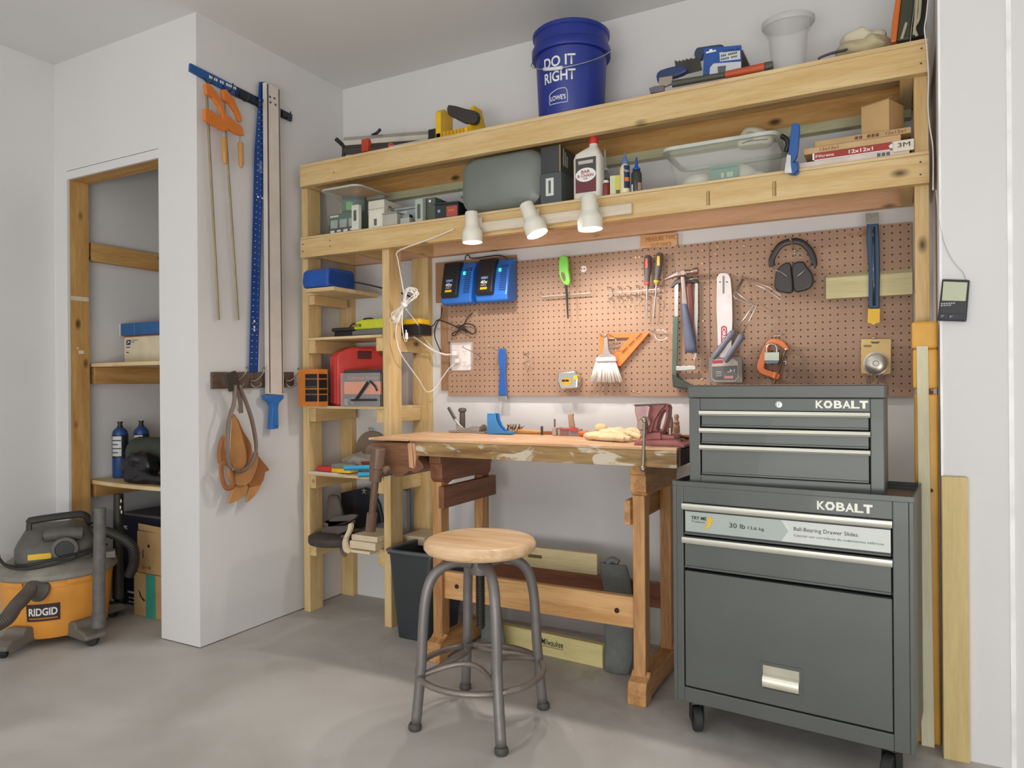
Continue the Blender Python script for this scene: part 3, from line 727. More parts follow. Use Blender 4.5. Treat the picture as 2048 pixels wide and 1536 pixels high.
t, hx_, hy_, hz_ = boxthing('cardboard_carton', 'lower brown carton sealed with teal tape on the closet floor', 'box', -3.205, -2.86, -.74, -.660, .001, .203, CARD)
f = -hy_-.0008
M().box(-hx_+.09, -hx_+.16, f, f+.0006, .0, .202).done('teal_tape', mat('teal_tape', '3f9a86', .4), t, local=True)
M().ext([(-hx_+.035, f, .12), (-hx_+.05, f, .09), (-hx_+.075, f, .07), (-hx_+.085, f, .078), (-hx_+.06, f, .09), (-hx_+.045, f, .115)], (0, .0006, 0)).done('curved_arrow', BLK, t, local=True)
# ---------------------------------------------------------------- shop vacuum
VC = Vector((-3.27, -1.055, 0))
VO = mat('vac_orange', 'e39a3e', .42, var=.03); VG = mat('vac_grey', '5a5750', .55, var=.1, vs=20); VGL = mat('vac_lid', '8b877c', .6, var=.1, vs=14)
va = T('shop_vacuum', 'orange and grey shop vacuum with coiled hose standing by the closet opening', 'vacuum', VC)
fdir = Vector((.84, -.54, 0)).normalized(); rdir = Vector((.54, .84, 0)).normalized(); fa = math.atan2(fdir.y, fdir.x)
rt = .222
tk = M().lathe([(.185, .035), (.192, .045), (.200, .12), (.203, .14), (.212, .25), (.214, .252), (.216, .285), (rt, .288)], VC, seg=56).done('tank', VO, va, sm=40)
for a in (-.75, .42): arc_patch(VC, .2165, .262, .218, .284, fa+a-.22, fa+a+.22, VO, va, 'latch_tab', th=.006)
M().lathe([(rt+.006, .280), (rt+.012, .288), (rt+.010, .305), (rt-.012, .322), (.17, .345), (.13, .352), (0, .353)], VC, seg=56).done('lid', VGL, va, sm=40)
# motor head: squarish hump with chamfered top
def vp(a, b, z): return VC+rdir*a+fdir*b+Vector((0, 0, z))
def vrr(hw, d0, d1, r, z, off=0, n=5):
    o = []
    for cx, cy, a in ((hw-r, d0+r, -90), (hw-r, d1-r, 0), (-hw+r, d1-r, 90), (-hw+r, d0+r, 180)):
        for k in range(n+1): o.append(vp(off+cx+r*math.cos(R(a+90*k/n)), cy+r*math.sin(R(a+90*k/n)), z))
    return o
hd = M().loft([vrr(.15, -.14, .14, .06, .345), vrr(.15, -.14, .14, .06, .40), vrr(.145, -.135, .13, .06, .415), vrr(.115, -.12, .09, .05, .468), vrr(.10, -.11, .075, .045, .476)]).done('motor_head', VG, va, sm=45)
M().tube([vp(-.10, .05, .46), vp(-.098, .05, .50), vp(-.085, .05, .513), vp(.06, .03, .520), vp(.105, .02, .512), vp(.13, .0, .47)], .0125, 10, sm=4, flat=(.7, 1.3)).done('carry_handle', mat('vac_black', '33322e', .5), va, sm=True)
M().tube([vp(-.04, .115, .455), vp(.03, .12, .458), vp(.10, .12, .45)], .027, 18).done('exhaust_port', VG, va, sm=50)
M().lathe([(.021, 0), (.021, .003)], vp(-.042, .115, .455), -rdir, 18).done('port_opening', BLACKP, va)
M().lathe([(.05, 0), (.052, .03), (.05, .035), (.036, .036), (.034, .0)], vp(.035, .125, .395), fdir, 26).done('tool_port', VG, va, sm=40)
M().lathe([(.034, 0), (.034, .002)], vp(.035, .155, .395), fdir, 22).done('tool_port_opening', BLACKP, va)
pc = vp(-.055, .142, .372)
M().ext([pc-rdir*.042+Vector((0, 0, -.012)), pc+rdir*.042+Vector((0, 0, -.012)), pc+rdir*.042+Vector((0, 0, .012)), pc-rdir*.042+Vector((0, 0, .012))], fdir*.002).done('warning_sticker', YEL, va, bev=.001)
M().tube([vp(-.23, .06, .395), vp(-.20, .10, .375), vp(-.16, .16, .345), vp(-.08, .185, .335), vp(.05, .185, .352), vp(.15, .14, .375), vp(.19, .06, .38)], .0055, 8, sm=6).done('power_cord', mat('cord_black', '24231f', .5), va, sm=True)
M().tube([vp(-.215, .0, .39), vp(-.19, .07, .345), vp(-.10, .165, .345), vp(.03, .175, .365), vp(.16, .13, .39)], .0055, 8, sm=6).done('power_cord', mat('cord_black', '24231f', .5), va, sm=True)
M().tube([vp(-.215, .0, .315), vp(-.25, .02, .32), vp(-.262, .03, .30), vp(-.25, .03, .27)], .012, 10, sm=4).done('side_handle', VG, va, sm=True)
M().box(-.03, .03, -.02, .02, -.015, .015, Matrix.Translation(vp(.205, .05, .335)) @ Matrix.Rotation(fa, 4, 'Z')).done('lid_latch', VGL, va, bev=.004)
# dolly feet and casters
for a, b in ((.0, .285), (0, 0), ):
    pass
for fx, fy in ((.28, -.025), (.10, -.258), (-.14, .12), (.013, .235)):
    d = Vector((fx, fy, 0)); c = VC+d; dn = d.normalized()
    ang = math.atan2(dn.y, dn.x); mt = Matrix.Translation(c) @ Matrix.Rotation(ang, 4, 'Z')
    back = d.length-.15
    ft_ = M(); pr = [(-back, .03), (-back, .085), (-.05, .10), (-.03, .075), (.02, .07), (.05, .055), (.055, .038), (.03, .032)]
    ft_.ext([(x, -.045, z) for x, z in pr], (0, .09, 0)); ft_.xf(mt)
    ft_ = ft_.done('dolly_foot', mat('vac_foot', '6f6a61', .5), va, bev=.008)
    M().lathe([(.01, -.012), (.026, -.012), (.028, -.008), (.028, .008), (.026, .012), (.01, .012)], (0, 0, .028), (0, 1, 0), 20).xf(Matrix.Translation(c+dn*.012) @ Matrix.Rotation(ang+.5, 4, 'Z')).done('caster', DKRUB, ft_, sm=40)
# label
arc_patch(VC, .2025, .114, .2075, .186, fa-.50, fa+.10, mat('label_brown', '3a2a24', .4), va)
arctxt('RIDGID', VC, .2065, .138, .032, fa-.45, fa+.055, WHT, va, bold=.03)
arc_patch(VC, .2035, .124, .204, .128, fa-.45, fa+.06, mat('orange_line', 'd98a3a', .4), va, 'label_stripe', th=.0018)
# hose
HS = mat('hose_grey', '5e554e', .45)
i0 = VC+Vector((math.cos(fa-.22), math.sin(fa-.22), 0))*.203+Vector((0, 0, .245))
M().lathe([(.044, 0), (.046, .012), (.040, .02), (.036, .05), (.031, .052)], i0-Vector((0, 0, .005)), (i0-VC).normalized()*1+Vector((0, 0, -.32))-rdir*.55, 24).done('hose_cuff', VG, va, sm=40)
h0 = i0+((i0-VC).normalized()*.9-rdir*.5+Vector((0, 0, -.2))).normalized()*.045
path = smoothpath([h0, h0.lerp(P(10, 1240, y=-1.42), .33), h0.lerp(P(10, 1240, y=-1.42), .66)+Vector((0, 0, .004)), P(10, 1240, y=-1.42), P(-30, 1262, y=-1.5), P(-60, 1300, y=-1.62)], 40)
M().tube(path, [.0235+.0045*math.sin(i*1.6) for i in range(len(path))], 14).done('hose', HS, va, sm=True)
# long wand standing in the right foot, black wand in the rear one
w1 = T('vacuum_wand', 'dusty grey vacuum extension tube standing upright in the front foot of the vacuum', 'vacuum tube', P(198, 1250, y=-1.085))
a, b = P(197, 1254, y=-1.085), P(200, 1016, y=-1.06)
M().tube([a, a.lerp(b, .12), a.lerp(b, .121), b], [.027, .027, .0245, .0225], 20).done('tube', mat('dusty_tube', '5f5b57', .6, var=.12, vs=30), w1, sm=50)
M().box(-.012, .012, -.006, .006, -.02, .02, Matrix.Translation(P(187, 1035, y=-1.07))).done('release_button', mat('vac_black', '33322e', .5), w1, bev=.003)
w2 = T('vacuum_wand', 'black vacuum extension tube with paint specks standing behind the orange tank', 'vacuum tube', VC+Vector((.03, .235, .12)))
a, b = VC+Vector((.065, .237, .10)), P(237, 988, y=-.82)
M().tube([a, b], [.024, .021], 20).done('tube', mat('black_tube', '2a2823', .5, var=.15, vs=30), w2, sm=50)
for k, (u, v) in enumerate(((242, 1002), (241, 1015), (243, 1024))): M().ball(P(u, v, y=-.842), (.005, .003, .009), 8).done('paint_speck', mat('paint_speck', 'd6d0a0', .6), w2)
M().tube([P(240, 1150, y=-.76), P(240, 1215, y=-.76)], .026, 14).done('tube_end', BLACKP, w2, sm=50)
# loose hose arc on the right side of the head
hb = smoothpath([vp(.13, .03, .44), vp(.20, .05, .43), P(262, 1090, y=-.86), P(268, 1125, y=-.83), P(258, 1150, y=-.83)], 30)
M().tube(hb, [.022+.002*math.sin(i*2.1) for i in range(len(hb))], 12).done('rear_hose', mat('vac_black', '33322e', .5), va, sm=True)

# ---------------------------------------------------------------- things hung on the partition wall (plane x = XL)
XW = XL
rk = T('clamp_rail', 'long blue metal rail with black hooks holding the bar clamps, high on the partition wall', 'tool rail', P(480, 180, x=XW+.01))
M().tracex([(381, 126), (470, 171), (470, 191), (380, 142)], XW+.012, .011).done('rail', mat('rail_blue', '2a5d9e', .4, .2), rk, bev=.001)
M().tracex([(470, 171), (585, 229), (584, 243), (470, 191)], XW+.012, .011).done('rail', mat('rail_navy', '26334a', .45, .3), rk, bev=.001)
M().tracex([(481, 184), (528, 207), (528, 214), (480, 192)], XW+.02, .008).tracex([(565, 222), (578, 228), (578, 236), (565, 231)], XW+.02, .008).done('hook_track', BLACKP, rk)
txt('---- -- -----', P(418, 156, x=XW+.013), .14, .012, WHT, rk, ux=Y_, uy=Z_, name='lettering')
for u, v in ((480, 197), (507, 209), (563, 233), (408, 162), (447, 178)):
    k = P(u, v, x=XW+.013)
    M().tube([k+Vector((0, 0, .012)), k+Vector((.02, 0, -.012)), k+Vector((.04, 0, -.018)), k+Vector((.055, 0, -.004)), k+Vector((.058, 0, .012))], .0032, 8, sm=4).done('hook', BLACKP, rk, sm=True)
BARM = mat('clamp_bar', 'a89a7c', .35, .85, var=.06, vs=20); CO = mat('clamp_orange', 'd8792c', .4); CWD = wood('clamp_handle', 'cf9d5c', 'b8824a', 'z', 0, .4)
def barclamp(u0, v0, u1, v1, hu, hv, lab):
    x = XW+.045
    a, b = P(u0, v0, x=x), P(u1, v1, x=XW+.018)
    t = T('bar_clamp', lab, 'clamp', b, group=None)
    d = (b-a)
    M().tube([a, b], .009, 4, flat=(.8, .45)).done('bar', BARM, t)
    s = d.length/1.0
    def q(dy, dz, dx=0): return a+Vector((dx, dy, dz))
    M().ext([q(-.018, .0), q(.0, .008), (q(.04, -.015)), q(.075, -.07), q(.085, -.10), q(.07, -.105), q(.05, -.07), q(.02, -.045), q(-.012, -.04)], (.02, 0, 0)).done('fixed_jaw', CO, t, bev=.003)
    M().ext([q(-.02, -.10), q(.01, -.10), q(.085, -.125), q(.095, -.16), q(.06, -.165), q(.01, -.155), q(-.02, -.15)], (.02, 0, 0)).done('sliding_jaw', CO, t, bev=.003)
    M().tube([q(.078, -.095, .01), q(.082, -.24, .01)], .0042, 10).done('screw', STEEL, t, sm=40)
    M().tube([q(.08, -.19, .01), q(.081, -.195, .01), q(.084, -.285, .01), q(.085, -.30, .01)], [.008, .0125, .0115, .006], 14).done('wood_handle', CWD, t, sm=50)
barclamp(412, 172, 437, 640, 0, 0, 'orange bar clamp with a wooden handle, the one nearer the wall corner')
barclamp(446, 184, 476, 640, 0, 0, 'orange bar clamp with a wooden handle, beside the blue straightedge')
rl = T('straightedge', 'long blue aluminium straightedge ruler hung on the partition wall', 'ruler', P(510, 740, x=XW+.025))
M().tracex([(519, 164), (531, 164), (531, 215), (527, 300), (516, 744), (499, 744), (510, 300), (517, 215)], XW+.022, .004).done('blade', mat('ruler_blue', '1c4792', .35, .3), rl)
b = M()
for k in range(46):
    t_ = k/46; u = 519-(519-502)*t_; v = 200+(740-200)*t_
    c = P(u-.5, v, x=XW+.0228); b.box(c.x-.0002, c.x+.0002, c.y, c.y+.006, c.z-.0012, c.z+.0012)
for k in range(46):
    t_ = k/46; u = 528-(528-514)*t_-3; v = 206+(740-206)*t_
    c = P(u, v, x=XW+.0228); b.box(c.x-.0002, c.x+.0002, c.y, c.y+.004, c.z-.001, c.z+.001)
b.done('scale_marks', WHT, rl)
txt('MARES', P(517, 322, x=XW+.0226), .05, .022, mat('pale_blue_print', '8fa9cc', .5), rl, ux=-Z_, uy=Y_, shear=.1)
for v, s in ((395, '- --'), (640, '- --')):
    txt(s, P(507 if v > 500 else 514, v, x=XW+.0228), .05, .008, WHT, rl, ux=-Z_ if v > 500 else Y_, uy=Y_ if v > 500 else Z_)
gd = T('wide_blade_guide', 'tall beige panel-cutting guide with a blue plastic handle at its lower end', 'cutting guide', P(552, 858, x=XW+.05))
xg = XW+.05
GB = mat('guide_beige', 'd8cec4', .45, 0, var=.03)
M().tracex([(532, 164), (560, 178), (568, 790), (537, 788)], xg, .022).done('panel', GB, gd, bev=.001)
M().tracex([(534, 167), (537, 168.5), (541, 786), (539, 786)], xg+.001, .001).tracex([(557, 178), (559, 179), (566.5, 787), (564.5, 787)], xg+.001, .001).done('groove', mat('groove', '5f5750', .6), gd)
M().tracex([(531, 790), (568, 790), (568, 797), (559, 806), (557, 815), (558, 857), (543, 859), (546, 815), (543, 806), (533, 799)], xg+.004, .03).done('handle', mat('handle_blue', '2f70b8', .4), gd, bev=.004)
M().lathe([(.003, 0), (.003, .001)], P(552, 852, x=xg+.004), (1, 0, 0), 10).done('hang_hole', BLK, gd)
txt('◁▷', P(540, 195, x=xg+.001), .001, .001, BLK, gd) if 0 else None
b = M()
for u, v in ((540, 193), (549, 196), (541, 204), (551, 209)):
    c = P(u, v, x=xg+.0008); b.box(c.x-.0003, c.x+.0003, c.y-.006, c.y+.006, c.z-.006, c.z+.003); 
b.done('pictograms', GRYT, gd)
# hook rack
hr = T('hook_rack', 'dark brown wall board with bent metal coat hooks, holding the tool belt', 'hook rack', P(505, 760, x=XW+.01))
M().tracex([(425, 744), (588, 744), (588, 774), (425, 778)], XW+.014, .013).done('backboard', wood('rack_brown', '6f5c50', '58463c', 'y', 0, .5), hr, bev=.001)
for u in (474, 509, 578):
    k = P(u, 762, x=XW+.015)
    M().tube([k+Vector((.0, -.02, .005)), k+Vector((.01, -.012, .0)), k+Vector((.03, .0, .012)), k+Vector((.05, .008, .04)), k+Vector((.052, .008, .055))], .004, 8, sm=5).tube([k+Vector((.0, -.02, .008)), k+Vector((.012, -.03, -.012)), k+Vector((.026, -.02, -.028)), k+Vector((.038, -.0, -.02)), k+Vector((.04, 0, -.008))], .004, 8, sm=5).done('coat_hook', mat('nickel', '8d8880', .35, .9), hr, sm=True)
    M().ball(k+Vector((.052, .008, .057)), .006, 10).done('hook_tip', mat('nickel', '8d8880', .35, .9), hr)
# tool belt
tb = T('tool_belt', 'tan leather tool belt with buckle hanging folded from the brown hook rack', 'tool belt', P(490, 1000, x=XW+.06))
LEA = mat('tan_leather', 'bb8650', .6, var=.08, vs=14); LEAD = mat('brown_leather', '9a6238', .6, var=.08); BELT = mat('belt_web', '77665a', .6); BELTL = mat('belt_edge', 'cbbfae', .6)
M().tracex([(451, 748), (472, 741), (480, 762), (479, 776), (461, 784), (455, 768)], XW+.085, .012).done('buckle', mat('buckle_dark', '4c4a46', .4, .7), tb, bev=.003)
def strap(px, m, x=XW+.06, w=.015, name='strap', flat=(1, .18)):
    M().tube([P(u, v, x=x) for u, v in px], w, 10, sm=5, flat=flat).done(name, m, tb, sm=True)
strap([(470, 770), (468, 805), (458, 840), (455, 880), (456, 915), (462, 935), (480, 944)], BELT, XW+.085, .012, flat=(.5, 1))
strap([(478, 770), (490, 800), (503, 838), (511, 880), (510, 905), (500, 930), (480, 944)], BELT, XW+.08, .012, flat=(.5, 1))
strap([(463, 780), (468, 800), (476, 822)], BELTL, XW+.07, .005)
strap([(474, 776), (480, 800), (482, 826)], BELT, XW+.075, .012)
strap([(463, 836), (460, 880), (460, 920), (467, 940)], BELTL, XW+.094, .003, flat=(.6, .6))
strap([(492, 826), (500, 850), (506, 880), (508, 905)], BELTL, XW+.09, .003, flat=(.6, .6))
# pouches: open, folded leather shells
M().tracex([(463, 832), (474, 835), (490, 890), (494, 922), (480, 945), (464, 938), (452, 905), (452, 870)], XW+.05, .012, 3).done('main_pouch', LEA, tb, bev=.003)
M().tracex([(474, 835), (487, 862), (502, 888), (503, 912), (494, 925), (480, 900), (476, 870)], XW+.04, .01, 3).done('pouch_inner', LEAD, tb, bev=.002)
M().tracex([(443, 885), (452, 872), (452, 905), (456, 925), (444, 928), (440, 915)], XW+.045, .02, 3).done('side_pouch', LEAD, tb, bev=.003)
ringp = [P(u, v, x=XW+.075) for u, v in ((443, 930), (455, 926), (463, 936), (465, 955), (466, 972), (452, 975), (444, 955))]
M().tube(ringp, .009, 8, sm=5, closed=True, flat=(1.3, .4)).done('hammer_loop', LEAD, tb, sm=True)
M().tracex([(464, 936), (482, 945), (497, 938), (512, 915), (517, 905), (514, 935), (500, 965), (480, 972), (466, 960)], XW+.07, .03, 3).done('bag_body', LEA, tb, bev=.004)
M().tracex([(513, 908), (528, 925), (540, 940), (531, 944), (528, 960), (516, 975), (498, 972), (505, 950), (512, 930)], XW+.055, .03, 2).done('nail_bag', LEAD, tb, bev=.004)
M().tracex([(469, 968), (482, 962), (497, 972), (494, 985), (476, 1002), (457, 1008), (463, 990)], XW+.06, .012, 0).done('hanging_flap', LEA, tb, bev=.002)
M().tracex([(500, 975), (523, 970), (510, 992), (494, 1006), (496, 990)], XW+.06, .012, 0).done('hanging_flap', LEA, tb, bev=.002)
def PB(u0, u1, u2, vt, yf, z0, dmax=.3):
    """carton seen front-on: left/right edge of its front, far edge of its right side, top of the right front corner"""
    x0, x1 = P(u0, vt, y=yf).x, P(u1, vt, y=yf).x; z1 = P(u1, vt, y=yf).z
    yb = P(u2, vt, x=x1).y if u2 else yf+dmax
    return x0, x1, yf, min(yb, -.045), z0, z1
def simple(name, part, label, cat, b, m, bev=.002, group=None, sm=False):
    """one-body thing with an Empty root so parts can be added"""
    x0, x1, y0, y1, z0, z1 = b
    t = T(name, label, cat, ((x0+x1)/2, (y0+y1)/2, z0), group=group)
    M().box(*b).done(part, m, t, bev=bev)
    return t
# =============================================================== tower shelves
# blue charger box
x0, x1 = -2.465, -2.33
t = T('battery_charger', 'blue battery charger with ribbed end lying on the top shelf of the tower', 'battery charger', (-2.38, -.27, 1.534))
pf = [(-.415, .001), (-.425, .03), (-.418, .075), (-.40, .088), (-.25, .092), (-.235, .08), (-.23, .03), (-.24, .001)]
M().ext([(-2.424, y, 1.534+z) for y, z in pf], (.155, 0, 0)).done('charger_body', BLUEP, t, bev=.008)
b = M()
for k in range(14): b.box(-2.2695, -2.2675, -.408+.0118*k, -.403+.0118*k, 1.548, 1.61)
b.done('vent_slats', mat('blue_dark', '16386f', .5), t)
M().tube([(-2.265, -.25, 1.575), (-2.22, -.22, 1.565), (-2.1, -.12, 1.53), (-2.035, -.09, 1.50)], .004, 8, sm=4).done('power_cord', mat('cord_black', '24231f', .5), t, sm=True)
# shelf 2: yellow charger, black battery base
z0 = 1.313
t = T('battery_charger', 'yellow-green and grey charger on the second tower shelf, behind the post', 'battery charger', (-2.1, -.24, z0))
LIME = mat('lime_plastic', 'c8cf2e', .4)
M().ext([(x, -.30, z0+z) for x, z in ((-2.235, .004), (-2.235, .022), (-2.20, .03), (-2.04, .03), (-2.04, .0))], (0, .13, 0)).done('charger_base', GREYP, t, bev=.004)
M().ext([(x, -.295, z0+z) for x, z in ((-2.232, .0305), (-2.222, .062), (-2.19, .075), (-2.06, .078), (-2.045, .0305))], (0, .12, 0)).done('charger_top', LIME, t, bev=.008)
txt('RYOBI', (-2.218, -.2955, z0+.042), .035, .014, mat('dark_badge', '3a3a20', .5), t, bold=.03)
M().tube([(-2.21, -.24, z0+.06), (-2.23, -.22, z0+.085), (-2.20, -.2, z0+.09), (-2.17, -.2, z0+.075)], .0035, 8, sm=4).done('power_cord', mat('cord_black', '24231f', .5), t, sm=True)
t = T('tool_battery_dock', 'low black charging dock at the left of the yellow charger', 'charging dock', (-2.31, -.22, z0))
M().box(-2.37, -2.25, -.27, -.15, z0, z0+.028).done('dock_base', BLACKP, t, bev=.003)
M().box(-2.385, -2.245, -.275, -.145, z0+.0285, z0+.046).done('dock_top', mat('charcoal', '2d2b2b', .45), t, bev=.006)
M().tube([(-2.34, -.2, z0+.045), (-2.32, -.19, z0+.07), (-2.27, -.19, z0+.062), (-2.25, -.19, z0+.05)], .0035, 8, sm=4).done('cord', mat('cord_black', '24231f', .5), t, sm=True)
t = T('battery_charger', 'small yellow and black charger seen between the two tower posts', 'battery charger', (-2.0, -.15, 1.302+.012))
M().box(-2.027, -1.92, -.20, -.10, z0, z0+.05).done('charger_base', BLACKP, t, bev=.005)
M().box(-2.022, -1.925, -.195, -.105, z0+.0505, z0+.078).done('charger_top', YEL, t, bev=.008)
# shelf 3: red case, grey case, clear-lidded case, orange bit cabinet
z0 = .988
REDC = mat('red_case', 'cf4038', .42, var=.03)
t = T('red_tool_case', 'red blow-moulded tool case with a carry handle standing on the tower shelf', 'tool case', (-2.3, -.24, z0))
RM = Matrix.Translation((-2.30, -.168, z0)) @ Matrix.Rotation(R(58), 4, 'Z')
o = [(-.13, 0), (-.13, .235), (-.115, .256), (-.06, .278), (.06, .285), (.085, .268), (.083, .25), (.10, .24), (.118, .21), (.125, .13), (.12, 0)]
M().ext([(x, -.058, z) for x, z in o], (0, .056, 0)).xf(RM).done('case_front', REDC, t, bev=.012, bseg=3)
M().ext([(x, .0, z) for x, z in o], (0, .055, 0)).xf(RM).done('case_back', REDC, t, bev=.012, bseg=3)
M().box(-.03, .04, -.060, -.0575, .222, .26).xf(RM).done('handle_recess', mat('recess_dark', '5a2620', .6), t, bev=.001)
M().box(-.035, .045, -.068, -.059, .26, .274).xf(RM).done('carry_handle', REDC, t, bev=.004)
M().box(.02, .10, -.066, -.0585, .15, .175).xf(RM).done('latch', mat('red_light', 'd8645c', .4), t, bev=.003)
for dy in (-.04, -.02, .02, .04): M().box(-.134, -.1295, dy-.004, dy+.004, .01, .235).xf(RM).done('side_rib', REDC, t, bev=.002)
t = T('grey_tool_case', 'slim grey plastic case at the left of the red case', 'tool case', (-2.46, -.25, z0))
M().box(-2.482, -2.447, -.30, -.17, z0+.001, z0+.17).done('case_body', mat('case_grey', '8b8e92', .45), t, bev=.008)
M().box(-2.484, -2.445, -.302, -.168, z0+.05, z0+.056).done('case_seam', mat('case_dark', '5d6064', .5), t)
t = T('router_bit_case', 'dark clear-windowed tool case with orange insert in front of the red case', 'tool case', (-2.16, -.31, z0))
DK = mat('case_charcoal', '4a4344', .4)
M().box(-2.287, -2.045, -.306, -.288, z0, z0+.168).done('case_back', DK, t, bev=.012, bseg=3)
M().box(-2.262, -2.033, -.3365, -.3065, z0, z0+.15).done('case_tray', DK, t, bev=.004)
M().box(-2.25, -2.036, -.3385, -.337, z0+.055, z0+.112).done('orange_insert', ORG, t)
M().box(-2.25, -2.036, -.3385, -.337, z0+.003, z0+.054).done('dark_insert', mat('insert_dark', '2e2a2b', .4), t)
txt('Craftsman Router', (-2.23, -.3388, z0+.122), .18, .016, mat('orange_text', 'c8743c', .5), t)
b = M(); b.tube([(-2.10, -.345, z0+.11), (-2.17, -.345, z0+.03)], .009, 10); b.done('chuck', BLACKP, t, sm=50)
M().tube([(-2.09, -.346, z0+.115), (-2.06, -.346, z0+.09), (-2.05, -.346, z0+.07)], .006, 8, sm=4).done('black_part', BLACKP, t, sm=True)
M().tube([(-2.20, -.344, z0+.028), (-2.05, -.344, z0+.03)], .007, 10).done('shaft', DSTEEL, t, sm=50)
M().lathe([(.009, 0), (.009, .006)], (-2.19, -.342, z0+.032), (0, -1, 0), 14).done('silver_knob', STEEL, t)
M().lathe([(.009, 0), (.009, .006)], (-2.195, -.342, z0+.015), (0, -1, 0), 14).done('silver_knob', STEEL, t)
M().box(-2.248, -2.225, -.342, -.3385, z0+.004, z0+.035).done('chrome_plate', STEEL, t)
M().box(-2.2635, -2.033, -.3485, -.3475, z0, z0+.152).done('clear_cover', mat('clear_cover', 'ffffff', .05, alpha=.12, var=0, spec=.8), t)
t = T('bit_cabinet', 'small orange drill-bit cabinet with black drawers jutting past the tower post', 'bit cabinet', (-2.44, -.39, .99))
cx = P(590, 740, y=-.40).x
M().box(-2.47, -2.35, -.405, -.3375, z0+.001, z0+.172).box(-2.47, -2.41, -.405, -.3375, z0-.0, z0+.002).done('cabinet_body', mat('bit_orange', 'cf7a2e', .5), t, bev=.003)
b = M()
for k, (za, zb_) in enumerate(((.022, .052), (.058, .078), (.084, .124), (.13, .15))):
    b.box(-2.3495, -2.3475, -.398, -.345, z0+za, z0+zb_); b.box(-2.425, -2.352, -.4068, -.4052, z0+za, z0+zb_)
b.done('black_label', BLACKP, t)
for k in range(3): M().tube([(-2.425, -.4075, z0+.055+.036*k), (-2.352, -.4075, z0+.055+.036*k)], .0015, 6).done('steel_edge', STEEL, t)
# shelf 4
z0 = .669
t = T('paper_sheets', 'white papers hanging over the edge of the fourth tower shelf', 'papers', (-2.4, -.3, z0))
M().ext([(-2.468, -.352, z0+.0005), (-2.26, -.362, z0+.0005), (-2.20, -.25, z0+.0005), (-2.40, -.2, z0+.0005)], (0, 0, .0012)).done('paper_sheet', mat('paper', 'e6dcd8', .8, var=.01), t)
M().ext([(-2.465, -.345, z0+.002), (-2.30, -.355, z0+.002), (-2.28, -.25, z0+.002), (-2.44, -.22, z0+.002)], (0, 0, .004)).done('paper_sheet', mat('paper_b', 'd8cfcb', .8, var=.01), t)
t = T('flat_tool_case', 'flat red plastic tool case lying on white papers', 'tool', (-2.37, -.31, z0+.007))
M().ext([(-2.44, -.325, z0+.0065), (-2.35, -.33, z0+.0065), (-2.32, -.325, z0+.0065), (-2.28, -.322, z0+.0065), (-2.28, -.30, z0+.0065), (-2.34, -.29, z0+.0065), (-2.40, -.26, z0+.0065), (-2.44, -.27, z0+.0065)], (0, 0, .024)).done('red_body', RED, t, bev=.007)
t = T('small_parts_box', 'small yellow parts box with a clear grey lid on the tower shelf', 'parts box', (-2.26, -.3, z0))
M().box(-2.335, -2.225, -.335, -.27, z0+.0075, z0+.028).done('tray', YEL, t, bev=.004)
M().box(-2.335, -2.225, -.335, -.27, z0+.0285, z0+.046).done('lid', mat('smoke_lid', '9c9a94', .2, alpha=.85), t, bev=.004)
b = M()
for k in range(9): b.box(-2.327+.0115*k, -2.322+.0115*k, -.3365, -.3352, z0+.03, z0+.044)
b.done('ribs', GREYP, t)
t = T('clear_bag', 'crinkled clear plastic bag of small parts behind the yellow box', 'bag', (-2.27, -.2, z0+.002))
FILM = mat('clear_film', 'cfc8bf', .2, alpha=.55, bump=.6, bs=40)
b = M().ball((-2.27, -.19, z0+.045), (.12, .055, .042), 24); b.lumpy(.022, 20, 4)
for v in b.bm.verts: v.co.z = max(v.co.z, z0+.002)
b.done('film', FILM, t, sm=True)
M().box(-2.22, -2.10, -.265, -.235, z0+.0475, z0+.056).done('red_strip', mat('dull_red', '9a4a40', .6), t, bev=.003)
M().box(-2.215, -2.11, -.262, -.24, z0+.001, z0+.047).done('inner_box', mat('dull_brown', '7a5646', .6), t, bev=.003)
t = T('glue_bottle', 'small white bottle lying at the back of the fourth tower shelf', 'bottle', (-2.1, -.24, z0))
M().lathe([(.0, 0), (.022, .0), (.024, .005), (.024, .05), (.012, .07), (.010, .08), (0, .08)], (-2.085, -.21, z0), seg=20).done('bottle_body', WHITE, t, sm=40)
for i, (px, lab) in enumerate(((((688, 957), (742, 941)), 'cyan plastic caulk tool, the longer one jutting over the shelf edge'), (((716, 965), (768, 953)), 'cyan plastic tool, the shorter one beside the vise handle'))):
    a, b_ = P(*px[0], y=-.40+.0), P(*px[1], y=-.34)
    a.z = z0+.014+(.0 if i else .026); b_.z = a.z+.002
    t = T('caulking_tool', lab, 'hand tool', (a.x, a.y, a.z-.012))
    d = (b_-a); a2 = a-d*.0
    M().tube([a2, b_+d*.4], .0125, 4, flat=(1, 1.3)).done('tool_body', mat('cyan_plastic', '3fa6cf', .4), t, bev=.003)
    M().tube([b_+d*.42, b_+d*.62], .009, 8).done('tool_tip', DSTEEL, t, sm=50)
